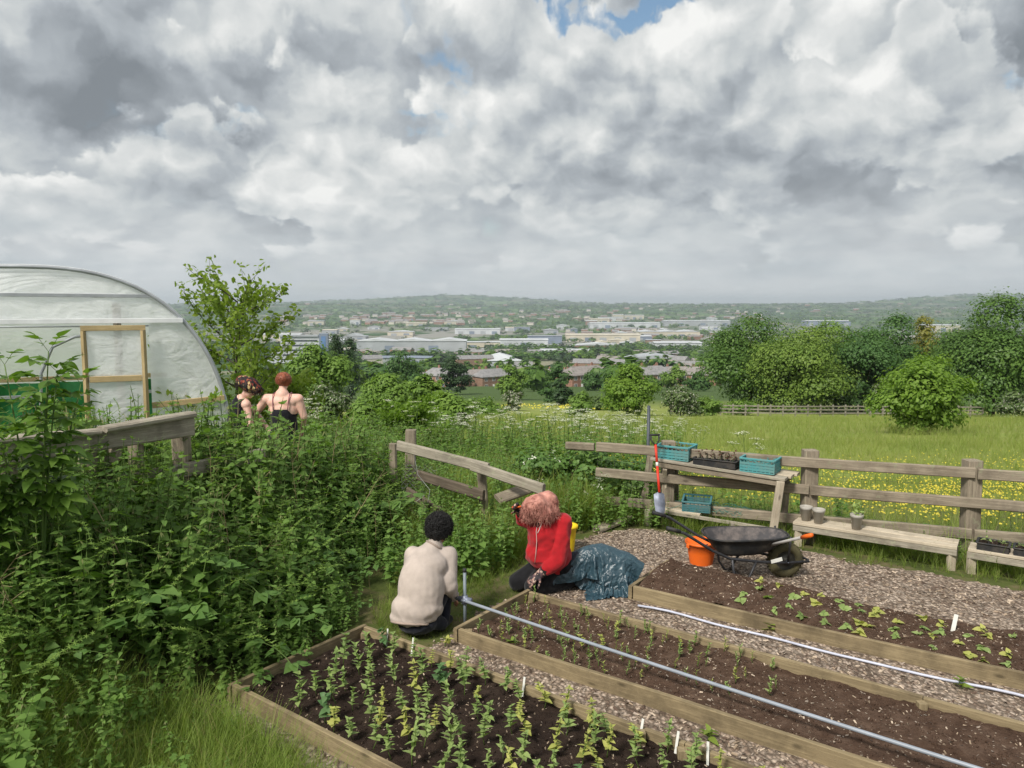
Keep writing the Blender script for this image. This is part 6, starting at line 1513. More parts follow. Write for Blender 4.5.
pots(on_table(.13, .20, .012), TU, 4, 3, '', L_OLV, 200, ny_dir=TN, label='small black pot in the left turquoise crate on the potting table', group='pots in the left turquoise crate', hgt=.12)
def crate_net():
    b = MB(); rs = random.Random(9); c0 = on_table(.80, .20, .10)
    for k in range(20):
        p = c0 + TU * rs.uniform(-.15, .15) + TN * rs.uniform(-.1, .1) + Vector((0, 0, rs.uniform(-.03, .05))); pts = [p]; a = rs.uniform(0, 6.28)
        for j in range(5): a += rs.uniform(-.9, .9); q = p - c0; q = q + TU * math.cos(a) * .04 + TN * math.sin(a) * .03; u_ = max(-.16, min(.16, q.dot(TU))); v_ = max(-.11, min(.11, q.dot(TN))); p = c0 + TU * u_ + TN * v_ + Vector((0, 0, min(.08, max(-.05, q.z + rs.uniform(-.02, .02))))); pts.append(p)
        b.tube(pts, .004, 4)
    tag(b.build('garden_netting', mat_plastic('teal_netting', (.05, .26, .26, 1), .6)), 'bunched teal netting filling the right turquoise crate on the table', 'netting')
crate_net()
# pots on the bench and trays on the next
def clay(px, py, k, lb, plant=False):
    p = at(px, py, .237) ; r = empty('plant_pot', p, 0, lb, 'pot')
    MB().lathe([(.001, 0), (.042, 0), (.058, .095), (.064, .096), (.066, .118), (.060, .119), (.056, .10), (.045, .085), (.001, .083)], 20).build('pot', P_GREYPOT, r)
    s = MB(); s.lathe([(.001, .098), (.053, .094)], 14); s.build('compost', M_SOIL1, r)
    if plant:
        q = Scat(); n_ = 26; q.put(LF, np.stack([rng.normal(0, .02, n_), rng.normal(0, .02, n_), rng.uniform(.10, .20, n_)], -1), dirs(rng.random(n_) * 6.28, rng.uniform(-.2, .9, n_), rng.normal(size=n_) * .3), .05); q.build('leaves', L_CROP, r)
u6 = bn * .09
def bp(t, n): q = BA + (BB - BA) * t + bn * n; return q
for (px, t, lb, pl) in ((803, .065, 'grey plant pot at the left end of the bench, half behind its neighbour', False), (817, .155, 'grey plant pot second from the left end of the bench', False), (856, .40, 'grey plant pot standing alone in the middle of the bench', True)):
    p = bp(t, .10 + (.04 if px == 803 else 0)); r = clay(px, 520, 0, lb, pl)
    for o in COL.objects:
        if o.get('label') == lb: o.location = (p.x, p.y, .236); o.scale = (1.05, 1.05, 1.4)
def trays():
    u = cu; n = cn; A = CA
    for k, (t, lb) in enumerate(((.20, 'black six-cell seed tray at the left end of the right-hand bench'), (.50, 'black seed tray cut by the right edge of the picture'))):
        p = CA + (CB - CA) * t * .98 + n * .13; r = crate(Vector((p.x, p.y, .237)), math.atan2(u.y, u.x), .27, .20, .075, P_BLACK, lb, 'seed_tray', solid=True)
        b = MB(); [b.box((-.09 + .09 * i, -.045 + .09 * j, .05), (.07, .07, .03), None, .004) for i in range(3) for j in range(2)]; b.build('compost', M_SOIL1, r)
        s = Scat(); n_ = 30; s.put(LF, np.stack([rng.uniform(-.11, .11, n_), rng.uniform(-.08, .08, n_), rng.uniform(.07, .10, n_)], -1), dirs(rng.random(n_) * 6.28, rng.uniform(0, .9, n_)), .03); s.build('foliage', L_CROP, r)
trays()
def spade():
    bot = at(660, 506, .33) - Vector((0, .03, 0)); top = at(655, 438, 1.08); r = empty('spade', bot, 0, 'red-shafted spade with a white band leaning on the left of the potting table', 'spade'); d = (top - bot).normalized()
    d = d * 1.18
    MB().tube([d * .14, d * .40], .0155, 8).build('shaft', P_RED, r); MB().tube([d * .402, d * .44], .0158, 8).build('band', P_WHITE, r); MB().tube([d * .442, d * .62], .0155, 8).build('shaft', P_RED, r)
    s_ = Vector((1, .1, 0)).normalized(); g = MB(); g.tube([d * .61, d * .66 - s_ * .045, d * .72 - s_ * .05], .010, 6); g.tube([d * .61, d * .66 + s_ * .045, d * .72 + s_ * .05], .010, 6); g.tube([d * .72 - s_ * .06, d * .72 + s_ * .06], .013, 8); g.build('handle', P_BLACK, r)
    n_ = d.cross(s_); b = MB(); vs = []; fs = []
    for j, (t, w) in enumerate(((.15, .02), (.135, .062), (.06, .064), (-.02, .058), (-.07, .034), (-.09, .0))):
        for i in range(5): u_ = -1 + i * .5; vs.append(d * (t - .01 * u_ * u_) + s_ * u_ * w + n_ * (.016 * u_ * u_))
    for j in range(5):
        for i in range(4): q = j * 5 + i; fs.append((q, q + 1, q + 6, q + 5))
    m = len(vs); vs2 = [v + n_ * .004 for v in vs]; b.add(vs + vs2, fs + [tuple(x + m for x in reversed(f)) for f in fs], True); b.build('blade', M_RUST, r)
spade()
p0 = at(642, 514, 0); o = plank('leaning_plank', p0, Vector((p0.x + .13, p0.y + .15, .78)), .028, .085, W_FENCE, None, roll=1.4); tag(o, 'narrow dark plank leaning up against the left end of the potting table', 'plank')
o = MB().tube([(0, 0, -.3), (0, 0, 1.34)], .021, 10).build('metal_post', mat_basic('dark_slate_post', (.06, .07, .085), .5, .15, 8, .1, 30)); o.location = at(647, 506, 0); tag(o, 'thin dark upright post rising above the left end of the potting table', 'post')
for i, (a, b, lb) in enumerate([((592, 527), (612, 523), 'short timber offcut lying in the grass behind the yellow bucket'), ((596, 531), (632, 517), 'long narrow timber board lying in the grass right of the yellow bucket')]):
    p, q = at(*a, .03), at(*b, .05); o = plank('loose_board', p, q, .09, .035, W_PALE if i else W_FENCE, None, roll=.1); tag(o, lb, 'board')
# plant labels along the nearest bed
def labels():
    L = [(396, 630, 'first white plant label from the left along the back board of the nearest bed'), (419, 640, 'second white plant label from the left along the back board of the nearest bed'), (526, 682, 'white plant label at the middle of the back board of the nearest bed'),
         (639, 728, 'tall tilted white plant label by the corner block of the nearest bed'), (676, 740, 'white plant label second from the right along the nearest bed'), (708, 752, 'rightmost white plant label along the nearest bed')]
    mw, Lb, Wd, zat = BEDS['front']; inv = mw.inverted()
    for px, py, lb in L:
        p = at(px, py + 6, .1); l = inv @ p; l.y = -.042; l.z = 0.06; p = mw @ l; o = MB().box((0, 0, .05), (.016, .0025, .16), None, .001).build('plant_label', P_WHITE); o.location = p; o.rotation_euler = (R(-8), R(rng.uniform(-5, 5)) + (R(10) if px == 639 else 0), R(-36)); tag(o, lb, 'plant label')
    p = at(954, 622, .17); o = MB().box((0, 0, .03), (.03, .003, .14), None, .001).build('plant_label', P_WHITE); o.location = (p.x, p.y, .13); o.rotation_euler = (R(-10), R(8), R(-30)); tag(o, 'white plant label standing at the far side of the farthest bed', 'plant label')
labels()
def cornerblock():
    mw, Lb, Wd, zat = BEDS['front']; l = mw.inverted() @ at(645, 733, .1); q = mw @ Vector((l.x, -.07, 0)); r = [o for o in COL.objects if o.get('label', '').startswith('nearest raised')][0]
    plank('corner_post', q - Vector((0, 0, .1)), q + Vector((0, 0, .135)), .05, .05, W_BED, r)
cornerblock()

# ---------------------------------------------------------------- woven sack
def sack():
    m, T = new_mat('teal_tarpaulin'); tc = T.n('ShaderNodeTexCoord').outputs['Object']
    vo = T.n('ShaderNodeTexVoronoi', feature='DISTANCE_TO_EDGE', i_Scale=9.); T.put(vo.inputs['Vector'], T.vm('ADD', tc, T.vm('SCALE', T.noise(tc, 6, 4, .6, col=True), scale=.16)))
    n_ = T.noise(tc, 9, 5, .6, 1.5)
    b = T.n('ShaderNodeBump', i_Strength=.6, i_Distance=.014, i_Height=T.m('ADD', T.m('MULTIPLY', T.m('MINIMUM', vo.outputs['Distance'], .12), 2.0), n_))
    c = T.ramp(n_, [(.3, (.016, .040, .058)), (.6, (.032, .070, .092)), (.8, (.08, .13, .15))])
    p = T.n('ShaderNodeBsdfPrincipled', i_Base_Color=c, i_Roughness=.36, i_Specular_IOR_Level=.6, i_Normal=b.outputs[0]); finish(T, p.outputs[0])
    o0 = at(596, 590, 0); r = empty('garden_waste_sack', o0, 0, 'crumpled dark teal tarpaulin sack lying open beside the person in red', 'sack')
    def drape(nm, size, nseg, start, lumps, seed, frames_=46, th=.004):
        """a sheet let fall over what is inside the sack, so that it creases as cloth does"""
        rs = random.Random(seed); tmp = []
        lb = MB(); 
        for c, rd in lumps: lb.sphere(c, 1.0, 16, 10, rd)
        lo = lb.build('lump_src', None); tmp.append(lo); g_ = MB().box((0, 0, -.05), (4, 4, .1)).build('ground_src', None); tmp.append(g_)
        for t_ in tmp: md = t_.modifiers.new('c', 'COLLISION'); t_.collision.thickness_outer = .008; t_.collision.cloth_friction = 25
        nx, ny = nseg; vs = []; fs = []
        for j in range(ny + 1):
            for i in range(nx + 1):
                u, v = i / nx - .5, j / ny - .5; p = Vector((u * size[0], v * size[1], 0)); p.z = .05 * noise.noise(p * 5 + Vector((seed, 0, 0))) + .02 * noise.noise(p * 13); p.x *= .93 + .04 * noise.noise(p * 3); vs.append(start @ p)
        for j in range(ny):
            for i in range(nx): q = j * (nx + 1) + i; fs.append((q, q + 1, q + nx + 2, q + nx + 1))
        me = bpy.data.meshes.new(nm); me.from_pydata(vs, [], fs); o = bpy.data.objects.new(nm + '_src', me); COL.objects.link(o)
        cm = o.modifiers.new('cloth', 'CLOTH'); st = cm.settings; st.quality = 6; st.mass = .25; st.tension_stiffness = 25; st.compression_stiffness = 20; st.shear_stiffness = 12; st.bending_stiffness = 1.2; st.air_damping = 1.5
        cm.collision_settings.distance_min = .006; cm.collision_settings.collision_quality = 3; cm.collision_settings.use_self_collision = True; cm.collision_settings.self_distance_min = .006
        cm.point_cache.frame_start = 1; cm.point_cache.frame_end = frames_
        f0 = SC.frame_current
        for f in range(1, frames_ + 1): SC.frame_set(f)
        dg = bpy.context.evaluated_depsgraph_get(); me2 = bpy.data.meshes.new_from_object(o.evaluated_get(dg)); bpy.data.objects.remove(o)
        for t_ in tmp: bpy.data.objects.remove(t_)
        SC.frame_set(f0); me2.name = nm
        bm = bmesh.new(); bm.from_mesh(me2)
        bmesh.ops.subdivide_edges(bm, edges=list(bm.edges), cuts=1, use_grid_fill=True, smooth=.6); bm.to_mesh(me2); bm.free()
        for v in me2.vertices: v.co.z = max(v.co.z, .004)
        me2.polygons.foreach_set('use_smooth', [True] * len(me2.polygons)); return link(nm, me2, m, r)
    E_ = Matrix.Identity(4)
    drape('bag', (.82, .78), (56, 52), Matrix.Translation((.12, .02, .46)) @ Matrix.Rotation(R(12), 4, 'Z'), [((.12, .06, .10), (.20, .16, .17)), ((.24, .0, .08), (.10, .12, .14)), ((-.1, .08, .05), (.13, .1, .12))], 3)
    drape('folded_mouth', (1.20, .50), (76, 36), Matrix.Translation((-.07, .0, .60)) @ Matrix.Rotation(R(-6), 4, 'Z') @ Matrix.Rotation(R(-14), 4, 'X'), [((.02, .05, .24), (.26, .10, .17)), ((.22, .04, .24), (.16, .09, .11)), ((-.30, .0, .12), (.20, .09, .14)), ((.36, .03, .20), (.10, .06, .06)), ((.13, .06, .12), (.22, .17, .17))], 8, 40)
sack()
# ================================================================ people
def remeshed(name, shapes, voxel, mat, parent=None, smooth=2, fold=None, loc=None):
    """one continuous skin grown over tapered limbs; shapes: ('cap', a, b, ra, rb[, flat]) or ('ell', c, (rx,ry,rz), rot)"""
    b = MB()
    for s in shapes:
        if s[0] == 'cap':
            a, e, ra, rb = Vector(s[1]), Vector(s[2]), s[3], s[4]; n = 14; d = e - a; L = d.length; x = d.normalized(); up = Vector((0, 0, 1)) if abs(x.z) < .9 else Vector((0, 1, 0)); y = up.cross(x).normalized(); z = x.cross(y)
            M = Matrix((y, z, x)).transposed(); pr = [(1e-4, -ra)]
            for i in range(1, 6): t = math.pi / 2 * i / 5; pr.append((ra * math.sin(t), -ra * math.cos(t)))
            for i in range(0, 6): t = math.pi / 2 * i / 5; pr.append((max(1e-4, rb * math.cos(t)), L + rb * math.sin(t)))
            b.lathe(pr, n, a, M)
        else:
            M = s[3] if len(s) > 3 and s[3] else Matrix.Identity(3); b.sphere(s[1], 1.0, 20, 14, s[2], M)
    me = b.mesh(name); o = bpy.data.objects.new(name + '_src', me); COL.objects.link(o)
    m = o.modifiers.new('r', 'REMESH'); m.mode = 'VOXEL'; m.voxel_size = voxel; m.use_smooth_shade = True
    if smooth: q = o.modifiers.new('s', 'SMOOTH'); q.iterations = smooth; q.factor = .5
    dg = bpy.context.evaluated_depsgraph_get(); me2 = bpy.data.meshes.new_from_object(o.evaluated_get(dg)); bpy.data.objects.remove(o); bpy.data.meshes.remove(me)
    if fold:
        me2.update(); nrm = [v.normal.copy() for v in me2.vertices]
        for v, n in zip(me2.vertices, nrm): v.co = v.co + n * fold(v.co)
    me2.name = name; me2.polygons.foreach_set('use_smooth', [True] * len(me2.polygons)); me2.update()
    return link(name, me2, mat, parent, loc)
def mat_skin(name, col):
    m, T = new_mat(name); tc = T.n('ShaderNodeTexCoord').outputs['Object']
    c = T.mix(T.mr(T.noise(tc, 14, 4, .6), .4, .7, 0, .35), (*col, 1), (col[0] * .85, col[1] * .62, col[2] * .55, 1))
    p = T.n('ShaderNodeBsdfPrincipled', i_Base_Color=c, i_Roughness=.55, i_Specular_IOR_Level=.35, i_Subsurface_Weight=.12, i_Subsurface_Scale=.02); p.inputs['Subsurface Radius'].default_value = (1, .35, .2); finish(T, p.outputs[0]); return m
def mat_cloth(name, col, rough=.9, var=.12, bs=160., spec=.15):
    return mat_basic(name, col, rough, var, 7, .35, bs, spec=spec, sheen=.15, bdist=.002)
def folds(amp, fx, seed=0.0, fine=.35):
    def f(c):
        v = Vector((c.x * fx[0], c.y * fx[1], c.z * fx[2])) + Vector((seed, seed * 2, 0)); n1 = noise.noise(v); n2 = noise.noise(v * 2.6 + Vector((5, 1, 2)))
        return amp * ((1 - abs(n1) * 2.4) * .6 + n2 * fine)
    return f
def hair_locks(name, centers, n, ln, mat, parent, curl=.5, thick=.0045, seed=3, down=.5, kmax=7, loc=None):
    """many short curled locks growing out of a set of ellipsoids"""
    rs = random.Random(seed); b = MB()
    for k in range(n):
        c, rad, M, zmin = rs.choice(centers); a = rs.uniform(0, 6.283); z = rs.uniform(zmin, 1); q = math.sqrt(max(0, 1 - z * z)); d = Vector((q * math.cos(a), q * math.sin(a), z)); p = M @ Vector((d.x * rad[0], d.y * rad[1], d.z * rad[2])) + Vector(c)
        dn = (M @ d).normalized(); t1 = dn.cross(Vector((rs.gauss(0, 1), rs.gauss(0, 1), rs.gauss(0, 1)))).normalized(); t2 = dn.cross(t1); pts = []; L = ln * rs.uniform(.6, 1.2); ph = rs.uniform(0, 6.28)
        for i in range(kmax):
            t = i / (kmax - 1); w = curl * L * .3; pts.append(p + dn * L * .30 * t + (t1 * .7 + Vector((0, 0, -down))) * L * t + t2 * math.sin(ph + t * 8) * w + dn * math.cos(ph + t * 8) * w * .5)
        b.tube(pts, [thick * (1 - .75 * i / (kmax - 1)) for i in range(kmax)], 4)
    return b.build(name, mat, parent, loc)
def head_shapes(c, r, fwd, up, skinr=1.0):
    """head about c (radius r across), looking along fwd"""
    f = Vector(fwd).normalized(); u = Vector(up); u = (u - f * u.dot(f)).normalized(); s = f.cross(u).normalized(); M = Matrix((s, f, u)).transposed(); c = Vector(c); P = lambda x, y, z: c + s * x * r + f * y * r + u * z * r
    sh = [('ell', P(0, -.05, .15), (r * .86, r * 1.02, r * .98), M), ('ell', P(0, .32, -.35), (r * .62, r * .66, r * .80), M), ('ell', P(0, .62, -.95), (r * .30, r * .26, r * .22), M),
          ('cap', P(0, .90, .05), P(0, 1.12, -.28), r * .09, r * .15), ('cap', P(-.16, .90, -.32), P(.16, .90, -.32), r * .07, r * .07), ('cap', P(-.22, .88, -.60), P(.22, .88, -.60), r * .07, r * .07), ('cap', P(-.20, .87, -.68), P(.20, .87, -.68), r * .08, r * .08),
          ('ell', P(-.40, .80, -.22), (r * .22, r * .16, r * .18), M), ('ell', P(.40, .80, -.22), (r * .22, r * .16, r * .18), M), ('cap', P(-.55, .83, .20), P(-.15, .93, .22), r * .08, r * .08), ('cap', P(.55, .83, .20), P(.15, .93, .22), r * .08, r * .08),
          ('ell', P(-.90, -.05, -.10), (r * .08, r * .20, r * .28), M), ('ell', P(.90, -.05, -.10), (r * .08, r * .20, r * .28), M)]
    return sh, P, M
def face_parts(P, M, r, parent, iris=(.10, .06, .03), brow=(.10, .04, .02)):
    w = mat_basic('eye_white', (.75, .72, .68), .3, .02, 1, 0, 1); d = mat_basic('iris', iris, .2, .1, 1, 0, 1, spec=.6); bm_ = mat_basic('brow', brow, .8, .1, 4, 0, 4); lip = mat_basic('lips', (.48, .17, .14), .5, .1, 4, 0, 4)
    for s in (-1, 1):
        e = MB().sphere(P(s * .34, .80, .03), r * .13, 10, 8, (1, 1, .7), M); eo = e.build('eye', w, parent); MB().sphere(P(s * .34, .90, .02), r * .055, 8, 6).build('iris', d, eo)
        MB().tube([P(s * .52, .90, .24), P(s * .33, .97, .30), P(s * .14, .98, .24)], [r * .02, r * .04, r * .03], 5).build('eyebrow', bm_, parent)
    MB().tube([P(-.22, .94, -.62), P(-.08, .98, -.59), P(0, .975, -.605), P(.08, .98, -.59), P(.22, .94, -.62)], [r * .02, r * .05, r * .045, r * .05, r * .02], 6).build('mouth', lip, parent)
def hand(wrist, d, pn, size, curl=.5, side=1, spread=.16):
    """palm and five fingers; d along the hand, pn the palm's normal (fingers curl towards it)"""
    w = Vector(wrist); d = Vector(d).normalized(); n = Vector(pn); n = (n - d * n.dot(d)).normalized(); s = d.cross(n).normalized() * side; sh = []; pl = size * .50
    for k in range(4): sh.append(('cap', w + s * size * (.10 - .065 * k) * .7, w + d * pl + s * size * (.155 - .10 * k), size * .085, size * .075))
    for k, L in enumerate((.40, .46, .42, .32)):
        p = w + d * pl + s * size * (.165 - .11 * k); dd = (d + s * (spread * (.5 - k / 3)) ).normalized(); ang = curl * .5
        for j, fr in enumerate((.45, .32, .23)):
            e = p + (dd * math.cos(ang) + n * math.sin(ang)) * size * L * fr; sh.append(('cap', p, e, size * (.052 - .006 * j), size * (.047 - .006 * j))); p = e; ang += curl * .85
    p = w + d * pl * .25 + s * size * .15; a = (d * .55 + s * .75 + n * .25).normalized(); e = p + a * size * .24; sh.append(('cap', p, e, size * .075, size * .055)); a2 = (d * .95 + s * .25 + n * (.2 + curl * .4)).normalized(); e2 = e + a2 * size * .17; sh.append(('cap', e, e2, size * .055, size * .048)); sh.append(('cap', e2, e2 + (a2 + n * curl * .5).normalized() * size * .13, size * .048, size * .038))
    return sh

SK_LIGHT = mat_skin('light_skin', (.66, .42, .33)); SK_PALE = mat_skin('pale_pink_skin', (.72, .46, .37)); SK_MID = mat_skin('tan_skin', (.42, .23, .155))
C_JUMP = mat_cloth('oat_fleece', (.47, .40, .355), .95, .10, 220); C_RIB = mat_cloth('oat_rib', (.36, .285, .24), .95, .15, 120); C_NAVY = mat_cloth('dark_navy_denim', (.016, .018, .028), .85, .3); C_BLACK = mat_cloth('black_cloth', (.012, .012, .014), .9, .3)
C_RED = mat_cloth('red_fleece', (.40, .014, .020), .88, .12, 200); C_BLKTOP = mat_cloth('black_top', (.012, .012, .016), .8, .3)
H_BLACK = mat_basic('black_hair', (.008, .007, .007), .8, .4, 12, 0, 10, spec=.5); H_GING = mat_basic('pink_ginger_hair', (.50, .25, .20), .6, .25, 16, 0, 10, spec=.25, col2=(.25, .085, .065)); H_RUST = mat_basic('auburn_hair', (.26, .075, .035), .45, .35, 20, 0, 10, spec=.5); H_MIX = mat_basic('dark_hair', (.02, .008, .007), .5, .4, 20, 0, 10)

def beige_person():
    # local frame: origin on the ground under the hips; the person squats facing away and to the right
    o = at(422, 636, 0); r = empty('person', o, 0, 'person in an oat-coloured jumper and dark trousers squatting with back turned', 'person'); r.scale = (.80, .84, .86)
    hip = Vector((-.03, .03, .24)); chest = Vector((.03, .20, .60)); sh_c = Vector((.07, .23, .735)); neck = Vector((.12, .27, .83)); head = Vector((.155, .31, .93))
    hs, P, M = head_shapes(head, .105, (.38, .85, -.40), (.1, .3, 1))
    LS = sh_c + Vector((-.185, .0, -.03)); RS = sh_c + Vector((.185, .03, -.03)); RE = Vector((.27, .14, .44)); RH = Vector((.30, .34, .25)); LE = Vector((-.16, .34, .48)); LH = Vector((.06, .50, .30))
    kn_r = Vector((.24, .38, .46)); kn_l = Vector((-.02, .50, .46)); an_r = Vector((.20, .17, .07)); an_l = Vector((.0, .26, .07))
    body = hs + [('cap', neck - Vector((.02, .02, .06)), head - Vector((.02, .03, .04)), .055, .052), ('cap', hip, chest, .14, .15), ('cap', LS, RS, .07, .07), ('cap', chest, sh_c, .14, .10),
                 ('cap', RS, RE, .048, .040), ('cap', RE, RH, .038, .028), ('cap', LS, LE, .048, .040), ('cap', LE, LH, .038, .028),
                 ('cap', hip + Vector((.09, 0, 0)), kn_r, .085, .058), ('cap', kn_r, an_r, .055, .038), ('cap', hip + Vector((-.09, 0, 0)), kn_l, .085, .058), ('cap', kn_l, an_l, .055, .038), ('cap', an_r - Vector((0, .02, .03)), an_r + Vector((.05, .16, -.04)), .038, .03), ('cap', an_l - Vector((0, .02, .03)), an_l + Vector((.03, .16, -.04)), .038, .03)]
    body += hand(RH, (.25, .5, -.6), (-.6, .2, -.4), .175, .8, 1) + hand(LH, (.6, .5, -.4), (.2, .2, -.9), .175, .8, -1)
    remeshed('body', body, .0085, SK_MID, r, 1); face_parts(P, M, .105, r)
    jm = [('ell', Vector((-.01, .055, .455)), (.235, .20, .32), Matrix.Rotation(-.32, 3, 'X')), ('cap', hip + Vector((0, -.02, .09)), chest + Vector((0, -.02, .02)), .195, .195), ('ell', hip + Vector((-.03, -.05, .04)), (.245, .19, .165), None), ('ell', hip + Vector((-.05, -.06, -.03)), (.235, .175, .085), None), ('ell', Vector((.0, .09, .47)), (.235, .20, .22), None),
          ('ell', Vector((.03, .14, .63)), (.225, .175, .15), None), ('cap', LS + Vector((.03, -.01, -.03)), RS + Vector((-.03, -.01, -.03)), .105, .105), ('cap', sh_c, neck - Vector((.01, .02, .035)), .115, .085), ('cap', RS + Vector((0, 0, -.01)), RE + Vector((-.01, 0, 0)), .092, .083), ('ell', RE + Vector((-.03, .0, .04)), (.085, .09, .12), None), ('cap', RE, RE.lerp(RH, .85), .080, .052), ('cap', LS, LE, .09, .072), ('cap', LE, LH, .07, .048), ('ell', hip + Vector((.13, -.02, .03)), (.11, .12, .08), None)]
    def jf(c):
        v = Vector((c.x * 5, c.y * 5, c.z * 5)); low = max(0, min(1, (.50 - c.z) / .35)); n1 = noise.noise(Vector((c.x * 9 + c.z * 5, c.y * 9, c.z * 2.0))); n2 = noise.noise(Vector((c.x * 4 - c.z * 9, c.y * 5, c.z * 12 + 3))); side = max(0, min(1, (c.x - .02) / .15))
        hem = .010 * math.sin(c.z * 0) ; return .011 * low * ((1 - abs(n1) * 2.6) * .7) + .013 * side * low * (1 - abs(n2) * 2.8) + .004 * noise.noise(v) + .0025 * noise.noise(v * 3.3)
    jo = remeshed('jumper', jm, .008, C_JUMP, r, 26, jf)
    def ring_on(c, ax, rad, n=34, dr=0.0):
        ax = Vector(ax).normalized(); u_ = ax.orthogonal().normalized(); w_ = ax.cross(u_); out = []
        for i in range(n + 1):
            a_ = i / n * 6.2832; d_ = u_ * math.cos(a_) + w_ * math.sin(a_); ok, loc, nn, _ = jo.ray_cast(Vector(c) + d_ * rad, -d_)
            out.append((loc + nn * dr) if ok else Vector(c) + d_ * .05)
        return out
    for c, ax, rad, th, nm in ((hip + Vector((-.05, -.06, -.085)), (.05, .25, 1), .5, .011, 'hem'), (neck - Vector((.012, .022, .035)), neck - sh_c, .16, .010, 'collar')):
        MB().tube(ring_on(c, ax, rad, 40, .001), th, 8, False).build(nm, C_RIB, jo)
    tr = [('cap', hip + Vector((.10, .0, -.05)), kn_r, .115, .078), ('cap', kn_r, an_r + Vector((0, 0, .02)), .075, .062), ('cap', hip + Vector((-.09, .0, -.05)), kn_l, .115, .078), ('cap', kn_l, an_l + Vector((0, 0, .02)), .075, .062), ('ell', hip + Vector((-.01, -.03, -.09)), (.205, .17, .12), None), ('cap', hip + Vector((.14, .0, -.10)), Vector((.19, .10, .08)), .085, .06)]
    remeshed('trousers', tr, .010, C_NAVY, r, 3, folds(.008, (9, 9, 7), 4.0))
    for a, dx in ((an_r, .05), (an_l, .03)): remeshed('shoe', [('cap', a + Vector((-.01, -.04, -.03)), a + Vector((dx, .15, -.035)), .047, .04), ('cap', a + Vector((-.01, -.03, -.05)), a + Vector((dx, .16, -.05)), .03, .026)], .008, C_BLACK, r, 2)
    hc = remeshed('hair', [('ell', P(0, -.2, .34), (.132, .138, .125), M), ('ell', P(0, -.55, -.05), (.112, .088, .105), M)], .008, H_BLACK, r, 1, folds(.016, (20, 20, 20), 1.0, .9))
    hair_locks('loose_hair', [(P(0, -.2, .34), (.130, .136, .124), M, -.5), (P(0, -.55, -.05), (.11, .086, .104), M, -.7)], 1500, .055, H_BLACK, hc, 1.3, .0028, 5, .1, 8)
beige_person()

